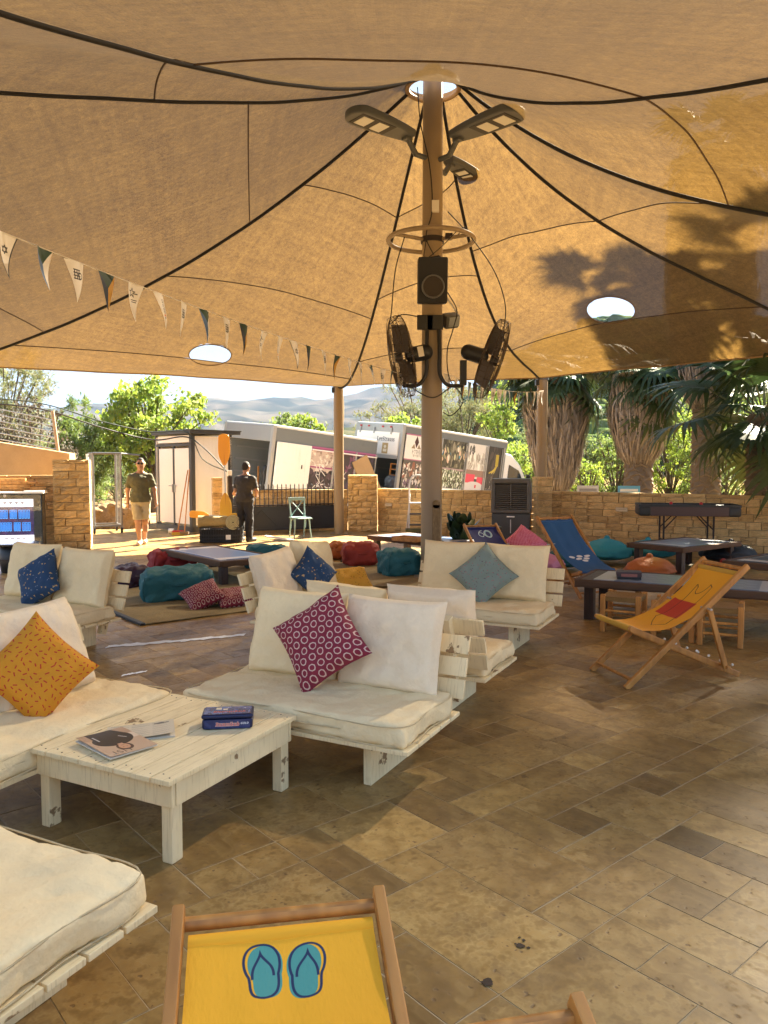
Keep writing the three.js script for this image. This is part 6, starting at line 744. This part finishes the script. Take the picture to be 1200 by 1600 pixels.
{ const o = thing('broom', 'wooden handled broom leaning on the shed door', 'broom', [-4.78, 0, -17.75]); part('handle', rod([0, 0.08, 0], [0.17, 1.5, -0.32], 0.014, 0.014, 8), M.wood, o); part('head', bx(0.26, 0.06, 0.09, 0, 0.08, 0, [0, 0.3, 0], 0.02), mat({ color: lin(0.4, 0.03, 0.03) }), o); part('bristles', bx(0.28, 0.07, 0.1, 0, 0.035, 0, [0, 0.3, 0], 0.01), mat({ color: lin(0.5, 0.35, 0.05), roughness: 0.9 }), o);
  const b = thing('broom', 'second broom handle leaning beside the first', 'broom', [-4.6, 0, -17.65]); part('handle', rod([0, 0.08, 0], [0.06, 1.52, -0.3], 0.013, 0.013, 8), M.wood, b); part('head', bx(0.2, 0.06, 0.08, 0, 0.06, 0), mat({ color: lin(0.12, 0.08, 0.05) }), b);
  const w = thing('white_roll', 'small white roll on the ground by the shed', 'roll', [-5.0, 0.07, -18.0]); part('roll', rod([-0.06, 0, 0], [0.06, 0, 0], 0.06, 0.06, 18), M.white, w); part('core', rod([-0.062, 0, 0], [0.062, 0, 0], 0.02, 0.02, 12), M.cream, w); }
{ const o = thing('roll_cage', 'tall empty steel roll cage trolley on casters', 'trolley', [-6.72, 0, -18.5], 0.5), SM = mat({ color: lin(0.2, 0.2, 0.2), roughness: 0.45, metalness: 0.6 }), w = 0.62, d = 0.7, h = 1.9; for (const x of [-1, 1]) for (const z of [-1, 1]) { part('upright', rod([x * w / 2, 0.16, z * d / 2], [x * w / 2, h, z * d / 2], 0.024, 0.024, 10), SM, o); const c = part('caster', mv(new THREE.CylinderGeometry(0.065, 0.065, 0.04, 16), x * w / 2, 0.066, z * d / 2, [0, 0, Math.PI / 2]), M.rubber, o); part('fork', bx(0.06, 0.1, 0.05, x * w / 2, 0.12, z * d / 2), SM, c); }
  part('base_frame', join(bx(w, 0.04, 0.05, 0, 0.18, d / 2), bx(w, 0.04, 0.05, 0, 0.18, -d / 2), bx(0.05, 0.04, d, w / 2, 0.18, 0), bx(0.05, 0.04, d, -w / 2, 0.18, 0)), SM, o); for (const z of [-1, 1]) part('top_rail', rod([-w / 2, h, z * d / 2], [w / 2, h, z * d / 2], 0.024), SM, o); for (const x of [-1, 1]) { part('top_rail', rod([x * w / 2, h, -d / 2], [x * w / 2, h, d / 2], 0.022), SM, o); for (const k of [0.3, 0.5, 0.7]) part('side_bar', rod([x * w / 2, 0.2, d * (k - 0.5)], [x * w / 2, h, d * (k - 0.5)], 0.008, 0.008, 6), SM, o); } part('push_handle', rod([w / 2, h, 0.3], [w / 2 + 0.5, h - 0.04, 0.1], 0.02), SM, o);
  const p = thing('white_pole', 'white plastic pipe standing against the steel trolley', 'pipe', [-6.9, 0, -17.9]); part('pipe', rod([0.1, 0.1, 0.1], [-0.08, 1.85, -0.2], 0.028, 0.028, 12), M.white, p); part('cap', rod([-0.08, 1.85, -0.2], [-0.082, 1.88, -0.203], 0.032), M.white, p);
  const rk = thing('boulder', 'rough grey boulder on the dirt behind the trolley', 'boulder', [-7.1, 0.12, -20.6]); part('rock', smooth(field((x, y, z) => Math.max(Math.abs(x) - 0.5, Math.abs(y) - 0.28, Math.abs(z) - 0.3) - 0.1 + 0.14 * N3(x * 2, y * 2, z * 2) + 0.04 * N3(x * 7, y * 7, z * 7), [-0.85, -0.6, -0.7], [0.85, 0.6, 0.7], 0.05)), mat({ map: T.stone, color: lin(0.6, 0.55, 0.5), roughness: 1 }), rk); }
{ const o = thing('potted_plant', 'dark leafy potted plant beside the navy deck chair', 'plant', [1.32, 0, -13.0]); part('pot', lathe([[0.001, 0], [0.15, 0], [0.2, 0.3], [0.215, 0.32], [0.19, 0.32], [0.17, 0.26], [0.001, 0.26]]), M.black, o); const lf = new THREE.PlaneGeometry(0.17, 0.24, 4, 6), p = lf.attributes.position; for (let i = 0; i < p.count; i++) { const t = p.getY(i) / 0.3 + 0.5; p.setX(i, p.getX(i) * Math.sin(Math.PI * clamp(t * 0.94 + 0.04, 0, 1)) * 1.25); p.setZ(i, -0.16 * t * t + 0.25 * Math.abs(p.getX(i))); } lf.translate(0, 0.15, 0); lf.computeVertexNormals(); const lm = leafM(0.022, 0.045, 0.014, 0.2); lm.roughness = 0.35; const r = mul(3); for (let k = 0; k < 64; k++) { const l = part('leaf', lf, lm, o), a = k * 2.4, y = 0.32 + 0.45 * r(), R1 = 0.05 + 0.13 * r(); l.position.set(Math.cos(a) * R1, y, Math.sin(a) * R1); l.rotation.set(0.5 + r() * 0.9, -a + Math.PI / 2, 0, 'YXZ'); l.scale.setScalar(0.6 + r() * 0.4); } o.scale.setScalar(0.85); part('stem', join(...[0, 1, 2, 3, 4].map((k) => rod([0, 0.2, 0], [Math.cos(k * 1.3) * 0.14, 0.7, Math.sin(k * 1.3) * 0.14], 0.008))), trunkM, o);
  const lt = thing('black_cart', 'low black flat cart behind the navy deck chair', 'cart', [1.95, 0, -14.6]); part('tray', bx(0.55, 0.06, 0.4, 0, 0.42, 0), M.black, lt); part('legs', join(...[-1, 1].flatMap((s) => [-1, 1].map((q) => rod([s * 0.24, 0, q * 0.17], [s * 0.24, 0.4, q * 0.17], 0.014)))), M.black, lt); }
{ const s = (label, x, z, c, c2) => { const o = thing('info_sign', label, 'sign', [x, 0, z]); part('board', bx(0.5, 0.34, 0.02, 0, 0.98, 0), mat({ color: lin(...c), roughness: 0.5 }), o); part('stripe', bx0(0.4, 0.06, 0.006, 0, 1.05, 0.012), mat({ color: lin(...c2) }), o); part('stake', rod([0, 0, -0.02], [0, 0.9, -0.02], 0.02), M.steel, o); }; s('small pale sign board just above the wall by the first palm', 4.7, -17.7, [0.6, 0.6, 0.58], [0.3, 0.3, 0.3]); s('small blue sign board just above the wall', 5.55, -17.4, [0.1, 0.35, 0.6], [0.6, 0.65, 0.7]); }
// screen cabinet, planks and barrel table at the left
const scrT = canvas(512, 600, (x, w, h) => { x.fillStyle = '#2a1c3c'; x.fillRect(0, 0, w, h); blotch(x, mul(8), 40, ['#35284e', '#231a3c', '#3d2140'], 0, 100, w, 500, 30, 90); x.fillStyle = '#ddd6dc'; x.fillRect(0, 0, w, 105); x.fillRect(0, 490, w, 110); x.fillStyle = '#55505a'; for (let i = 0; i < 4; i++) { x.fillRect(120 + i * 75, 38, 44, 14); x.fillRect(132 + i * 75, 54, 20, 16); x.fillRect(130 + i * 75, 530, 46, 12); } const word = (a, y, n, s) => { for (let k = 0; k < n; k++) { x.strokeStyle = '#2d7fd0'; x.lineWidth = 8; x.strokeRect(a + k * s, y, s * 0.62, 110); x.fillStyle = '#2f6fc0'; x.fillRect(a + k * s + s * 0.2, y + 20, s * 0.2, 80); x.strokeStyle = '#6fc4ee'; x.lineWidth = 3; x.beginPath(); x.moveTo(a + k * s, y + 114); x.lineTo(a + k * s + s * 0.6, y + 114); x.stroke(); } }; word(40, 150, 4, 36); word(205, 150, 3, 32); word(320, 150, 4, 38); word(60, 320, 5, 34); word(255, 320, 3, 30); word(365, 320, 3, 38); });
{ const o = thing('screen_cabinet', 'black outdoor screen cabinet showing blue block lettering', 'screen', [-6.85, 0, -14.0], 0.22), bm = mat({ color: lin(0.02, 0.024, 0.026), roughness: 0.25 }); part('case', bx(1.2, 0.96, 0.3, 0, 0.62, 0, null, 0.02), bm, o); part('top_lid', join(bx(1.26, 0.03, 0.36, 0, 1.115, 0), bx(0.34, 0.02, 0.3, 0.46, 1.14, 0)), M.white, o); const sc = part('screen', mv(new THREE.PlaneGeometry(0.66, 0.8), 0.12, 0.6, 0.1525), mat({ map: scrT, roughness: 0.12, emissiveMap: scrT, emissive: new THREE.Color(1, 1, 1), emissiveIntensity: 0.22 }), o); part('glass_front', mv(bx0(1.16, 0.92, 0.004), 0, 0.62, 0.165), phys({ color: lin(0.9, 0.92, 0.92), transmission: 1, thickness: 0, roughness: 0.03 }), o); for (const s of [-1, 1]) part('caster', mv(new THREE.CylinderGeometry(0.06, 0.06, 0.05, 16), s * 0.5, 0.06, 0.05, [0, 0, Math.PI / 2]), M.rubber, o); part('latch', bx(0.05, 0.05, 0.02, -0.02, 1.06, 0.16), M.cream, o); const sl = new THREE.RectAreaLight(new THREE.Color(0.6, 0.7, 1), 0.3, 0.66, 0.8); sl.position.set(0.12, 0.6, 0.175); sl.rotation.y = Math.PI; o.add(sl);
  const c = thing('white_cloth', 'crumpled white cloth on the ground below the screen', 'cloth', [-6.25, 0, -13.85]); part('cloth', soft(0.6, 0.12, 0.3, 0.05, 8, 0.035, [18, 6, 12]).translate(0, 0.06, 0), M.white, c);
  const pl = thing('plank_stack', 'short stack of pine planks on top of the left wall edge', 'planks', [-7.25, 1.13, -14.35], 0.25), r = mul(6); for (let k = 0; k < 4; k++) part('plank', muv(bx(1.3 + r() * 0.3, 0.045, 0.12, (r() - 0.5) * 0.3, 0.03 + k * 0.062, 0, [0, (r() - 0.5) * 0.08, 0]), r()), M.woodPale, pl);
  const b = thing('barrel_table', 'round black drum table below the screen', 'table', [-5.55, 0, -11.6]); part('top', lathe([[0.001, 0.44], [0.3, 0.44], [0.31, 0.425], [0.3, 0.405], [0.001, 0.405]], 32), mat({ color: lin(0.06, 0.06, 0.06), roughness: 0.2 }), b); part('drum', lathe([[0.001, 0], [0.24, 0], [0.27, 0.2], [0.24, 0.405], [0.001, 0.405]], 32), M.black, b); part('ring', mv(new THREE.TorusGeometry(0.265, 0.012, 8, 40), 0, 0.2, 0, [Math.PI / 2, 0, 0]), M.iron, b); }
{ const o = thing('floor_spill', 'small dark stain spots on the stone in the foreground', 'stain', [0, 0, 0]); const r = mul(2), g = []; for (const [x, z, s] of [[0.455, -2.47, 0.012], [0.47, -2.5, 0.006], [0.48, -2.46, 0.006], [0.46, -2.515, 0.004], [0.32, -2.29, 0.016], [0.44, -2.48, 0.004]]) { const c = new THREE.CircleGeometry(s, 14), p = c.attributes.position; for (let i = 1; i < p.count; i++) { const k = 0.7 + r() * 0.6; p.setXY(i, p.getX(i) * k * 1.2, p.getY(i) * k); } g.push(mv(c, x, 0.0035, z, [-Math.PI / 2, 0, 0])); } part('spots', join(g), mat({ color: lin(0.02, 0.016, 0.018), roughness: 0.4 }), o); }

// ---------------------------------------------------------------- people
const smin = (a, b, k) => { const h = clamp(0.5 + 0.5 * (b - a) / k, 0, 1); return lerp(b, a, h) - k * h * (1 - h); };
const cap = (a, b, r1, r2, sx = 1) => { const A = V(...a), B = V(...b), d = B.clone().sub(A), L = d.dot(d), p = V(); return (x, y, z) => { p.set(x, y, z); const h = clamp(p.clone().sub(A).dot(d) / L, 0, 1), q = A.clone().addScaledVector(d, h); return Math.hypot((x - q.x) / sx, y - q.y, z - q.z) - lerp(r1, r2, h); }; };
const uni = (l, k = 0.03) => (x, y, z) => { let v = l[0](x, y, z); for (let i = 1; i < l.length; i++) v = smin(v, l[i](x, y, z), k); return v; };
const box3 = (pts, pad) => { const lo = [9, 9, 9], hi = [-9, -9, -9]; for (const p of pts) for (let k = 0; k < 3; k++) { lo[k] = Math.min(lo[k], p[k] - pad); hi[k] = Math.max(hi[k], p[k] + pad); } return [lo, hi]; };
function person(label, pos, turn, J, H, look) {   // J: joints in local axes, facing +z
  const o = thing('person', label, 'person', pos, turn), { hip, neck, head } = J, skin = mat({ color: lin(0.36, 0.19, 0.11), roughness: 0.55 });
  const limb = []; for (const s of ['L', 'R']) { const a = J['arm' + s], l = J['leg' + s]; limb.push(cap(a[0], a[1], 0.052, 0.043), cap(a[1], a[2], 0.042, 0.03), cap(l[0], l[1], 0.085, 0.06), cap(l[1], l[2], 0.058, 0.04), cap([l[2][0], 0.05, l[2][2] - 0.03], l[3], 0.042, 0.034)); limb.push(cap([l[1][0], l[1][1] - 0.12, l[1][2] - 0.025], [l[1][0], l[1][1] - 0.2, l[1][2] - 0.02], 0.056, 0.05)); }
  const chest = neck.map((v, k) => lerp(v, hip[k], 0.32)), torso = [cap([chest[0] - 0.075, chest[1], chest[2]], [chest[0] + 0.075, chest[1], chest[2]], 0.115, 0.115), cap(hip, chest, 0.145, 0.135), cap([hip[0] - 0.06, hip[1], hip[2]], [hip[0] + 0.06, hip[1], hip[2]], 0.125, 0.125), cap(neck, head, 0.06, 0.055), cap(neck, J.armL[0], 0.05, 0.052), cap(neck, J.armR[0], 0.05, 0.052)];
  const hd = (x, y, z) => Math.hypot((x - head[0]) / 0.078, (y - head[1] - 0.045) / 0.115, (z - head[2] - 0.005) / 0.098) * 0.09 - 0.09, jaw = cap([head[0], head[1] - 0.035, head[2] + 0.045], [head[0], head[1] - 0.05, head[2] + 0.06], 0.05, 0.035), nose = cap([head[0], head[1] + 0.05, head[2] + 0.095], [head[0], head[1] + 0.01, head[2] + 0.115], 0.008, 0.014);
  const ears = ['L', 'R'].map((s, i) => cap([head[0] + (i ? -1 : 1) * 0.08, head[1] + 0.05, head[2] - 0.01], [head[0] + (i ? -1 : 1) * 0.082, head[1] + 0.02, head[2]], 0.018, 0.012));
  const hands = ['L', 'R'].map((s) => { const a = J['arm' + s], w = V(...a[2]), d = V(...a[2]).sub(V(...a[1])).normalize(), side = V(...(a[3] ?? [1, 0, 0])), nrm = d.clone().cross(side).normalize(), curl = a[4] ?? 0.3, q = [cap(w.toArray(), w.clone().addScaledVector(d, 0.075).toArray(), 0.026, 0.034)]; for (let f = 0; f < 4; f++) { const b = w.clone().addScaledVector(d, 0.085).addScaledVector(side, (f - 1.5) * 0.021), L = [0.07, 0.08, 0.075, 0.058][f], m = b.clone().addScaledVector(d, L * 0.55).addScaledVector(nrm, L * curl * 0.5), e = m.clone().addScaledVector(d, L * 0.5 * (1 - curl)).addScaledVector(nrm, L * curl); q.push(cap(b.toArray(), m.toArray(), 0.0105, 0.0095), cap(m.toArray(), e.toArray(), 0.0095, 0.008)); } const tb = w.clone().addScaledVector(d, 0.03).addScaledVector(side, -0.03); q.push(cap(tb.toArray(), tb.clone().addScaledVector(d, 0.045).addScaledVector(side, -0.025).addScaledVector(nrm, 0.02).toArray(), 0.012, 0.01)); return uni(q, 0.008); });
  const body = uni([...torso, ...limb, hd, jaw, ...ears], 0.035), all = (x, y, z) => Math.min(smin(body(x, y, z), nose(x, y, z), 0.012), ...hands.map((h) => h(x, y, z)));
  const pts = [head, ...['armL', 'armR', 'legL', 'legR'].flatMap((k) => J[k].slice(0, k[0] === 'a' ? 3 : 4))], [lo, hi] = box3(pts, 0.19); lo[1] = -0.02;
  part('body', clean(field(all, lo, hi, 0.013)), skin, o);
  // clothes follow the body
  const cut = (f, planes) => (x, y, z) => Math.max(f(x, y, z), ...planes.map((p) => p(x, y, z)));
  const sleeve = ['L', 'R'].map((s) => { const a = J['arm' + s]; const e = a[0].map((v, k) => lerp(v, a[1][k], 0.82)); return cap(a[0], e, 0.066, 0.068); });
  const wr = (x, y, z) => 0.008 * N3(x * 9, y * 14, z * 9) + 0.004 * N3(x * 25, y * 30, z * 25);
  const shirt0 = uni([...torso.slice(0, 3).map((f) => (x, y, z) => f(x, y, z) - 0.028), cap([neck[0], neck[1] - 0.035, neck[2]], J.armL[0], 0.06, 0.064), cap([neck[0], neck[1] - 0.035, neck[2]], J.armR[0], 0.06, 0.064), ...sleeve], 0.03), hem = hip[1] - 0.06;
  const shirt = cut((x, y, z) => shirt0(x, y, z) + wr(x, y, z), [(x, y) => hem - y, (x, y, z) => y - (neck[1] + 0.012 - 0.25 * Math.max(0, z - neck[2] - 0.05)), (x, y, z) => 0.066 - Math.hypot(x - neck[0], (y - neck[1] - 0.04) * 0.9, z - neck[2] - 0.012), ...['L', 'R'].map((s) => { const a = J['arm' + s], d = V(...a[1]).sub(V(...a[0])), L = d.length(); d.divideScalar(L); return (x, y, z) => { const q = V(x, y, z).sub(V(...a[0])), t = q.dot(d); return q.addScaledVector(d, -t).length() < 0.11 && t > 0 ? t - L * 0.8 : -1; }; })]);
  part('shirt', clean(field(shirt, [lo[0], hem - 0.05, lo[2]], [hi[0], neck[1] + 0.1, hi[2]], 0.013)), mat({ color: look.shirt, roughness: 0.9 }), o);
  const legs0 = uni([(x, y, z) => torso[2](x, y, z) - 0.012, cap(hip, [hip[0], hip[1] + 0.08, hip[2]], 0.15, 0.148), ...['L', 'R'].flatMap((s) => { const l = J['leg' + s]; return look.long ? [cap(l[0], l[1], 0.108, 0.082), cap(l[1], [l[2][0], 0.07, l[2][2]], 0.08, 0.072)] : [cap(l[0], l[1], 0.094, 0.092)]; })], 0.03);
  part('trousers', clean(field(cut((x, y, z) => legs0(x, y, z) + wr(x, y * 0.6, z), [(x, y) => y - hip[1] - 0.09, (x, y) => (look.long ? 0.05 : J.legL[1][1] + 0.04) - y]), [lo[0], 0, lo[2]], [hi[0], hip[1] + 0.15, hi[2]], 0.013)), mat({ color: look.pants, roughness: 0.85 }), o, look.long ? 'dark long trousers' : 'pale knee length shorts');
  for (const s of ['L', 'R']) { const l = J['leg' + s], f = uni([cap([l[2][0], 0.045, l[2][2] - 0.05], l[3], 0.052, 0.042), cap([l[2][0], 0.075, l[2][2] - 0.03], [l[2][0], 0.1, l[2][2]], 0.05, 0.048)], 0.03), bb = box3([l[2], l[3]], 0.12); const sh = part('shoe', clean(field(cut(f, [(x, y) => 0.004 - y]), [bb[0][0], -0.02, bb[0][2]], [bb[1][0], 0.17, bb[1][2]], 0.011)), mat({ color: look.shoe, roughness: 0.7 }), o); }
  const hr = (x, y, z) => Math.max(hd(x, y, z) - 0.012 - 0.004 * N3(x * 60, y * 60, z * 60), -(y - (head[1] + (look.hairLine ?? 0.075) - 0.6 * Math.max(0, -(z - head[2] - 0.02)) )), 0), hair = (x, y, z) => Math.max(hd(x, y, z) - 0.007, (head[1] + 0.118 - 1.3 * Math.max(0, head[2] + 0.045 - z)) - y, head[1] - 0.03 - y);
  part('hair', clean(field(hair, [head[0] - 0.13, head[1] - 0.1, head[2] - 0.16], [head[0] + 0.13, head[1] + 0.2, head[2] + 0.16], 0.009)), mat({ color: lin(0.018, 0.013, 0.01), roughness: 0.8 }), o);
  if (look.beard) part('beard', clean(field((x, y, z) => Math.max(smin(jaw(x, y, z), hd(x, y, z), 0.03) - 0.008, y - head[1] + 0.01, -(z - head[2] - 0.0)), [head[0] - 0.12, head[1] - 0.14, head[2] - 0.06], [head[0] + 0.12, head[1] + 0.06, head[2] + 0.15], 0.009)), mat({ color: lin(0.03, 0.02, 0.015), roughness: 0.9 }), o);
  for (const s of [-1, 1]) { part('eye', mv(new THREE.SphereGeometry(0.012, 10, 8), head[0] + s * 0.03, head[1] + 0.05, head[2] + 0.088), M.cream, o); part('brow', rod([head[0] + s * 0.015, head[1] + 0.072, head[2] + 0.1], [head[0] + s * 0.048, head[1] + 0.07, head[2] + 0.088], 0.005), M.black, o); } part('mouth', rod([head[0] - 0.022, head[1] - 0.022, head[2] + 0.1], [head[0] + 0.022, head[1] - 0.022, head[2] + 0.1], 0.005), mat({ color: lin(0.22, 0.07, 0.06) }), o);
  if (look.glasses) { const g = part('sunglasses', join(...[-1, 1].map((s) => mv(new THREE.SphereGeometry(0.026, 14, 10).scale(1, 0.75, 0.35), head[0] + s * 0.033, head[1] + 0.045, head[2] + 0.104)), rod([head[0] - 0.012, head[1] + 0.05, head[2] + 0.11], [head[0] + 0.012, head[1] + 0.05, head[2] + 0.11], 0.004), ...[-1, 1].map((s) => rod([head[0] + s * 0.058, head[1] + 0.05, head[2] + 0.095], [head[0] + s * 0.084, head[1] + 0.05, head[2] - 0.01], 0.004))), mat({ color: lin(0.01, 0.01, 0.01), roughness: 0.15 }), o); }
  return o;
}
person('person in olive t-shirt, khaki shorts and sunglasses walking toward the camera', [-4.93, 0, -15.55], 0.25, { hip: [0, 0.93, 0], neck: [0, 1.46, 0.02], head: [0.015, 1.6, 0.05], armL: [[0.175, 1.38, 0.02], [0.27, 1.13, -0.01], [0.3, 0.89, 0.08], [0, 0, 1], 0.5], armR: [[-0.175, 1.38, 0.02], [-0.25, 1.12, -0.07], [-0.25, 0.86, -0.04], [0, 0, -1], 0.5], legL: [[0.1, 0.88, 0], [0.08, 0.48, -0.03], [0.045, 0.08, -0.22], [0.06, 0.04, -0.04]], legR: [[-0.1, 0.88, 0], [-0.055, 0.49, 0.1], [-0.03, 0.08, 0.06], [-0.05, 0.04, 0.22]] }, 1.76, { shirt: lin(0.085, 0.082, 0.045), pants: lin(0.36, 0.31, 0.2), shoe: lin(0.42, 0.32, 0.24), glasses: true, beard: false });
person('person with dark hair seen from behind in black t-shirt, holding the paddle', [-2.95, 0, -16.25], Math.PI - 0.35, { hip: [0, 0.9, 0], neck: [0.0, 1.4, 0.04], head: [0.02, 1.53, 0.1], armL: [[0.18, 1.325, 0.04], [0.25, 1.08, 0.06], [0.4, 1.02, 0.24], [0, 1, 0], 0.8], armR: [[-0.18, 1.325, 0.04], [-0.24, 1.08, 0.08], [-0.12, 1.0, 0.28], [0, 1, 0], 0.5], legL: [[0.085, 0.86, 0], [0.1, 0.46, 0.02], [0.11, 0.08, -0.02], [0.13, 0.04, 0.15]], legR: [[-0.085, 0.86, 0], [-0.1, 0.46, 0.02], [-0.12, 0.08, -0.03], [-0.16, 0.04, 0.13]] }, 1.68, { shirt: lin(0.035, 0.031, 0.028), pants: lin(0.014, 0.014, 0.018), shoe: lin(0.03, 0.03, 0.03), long: true, beard: true });

renderer.render(scene, camera);
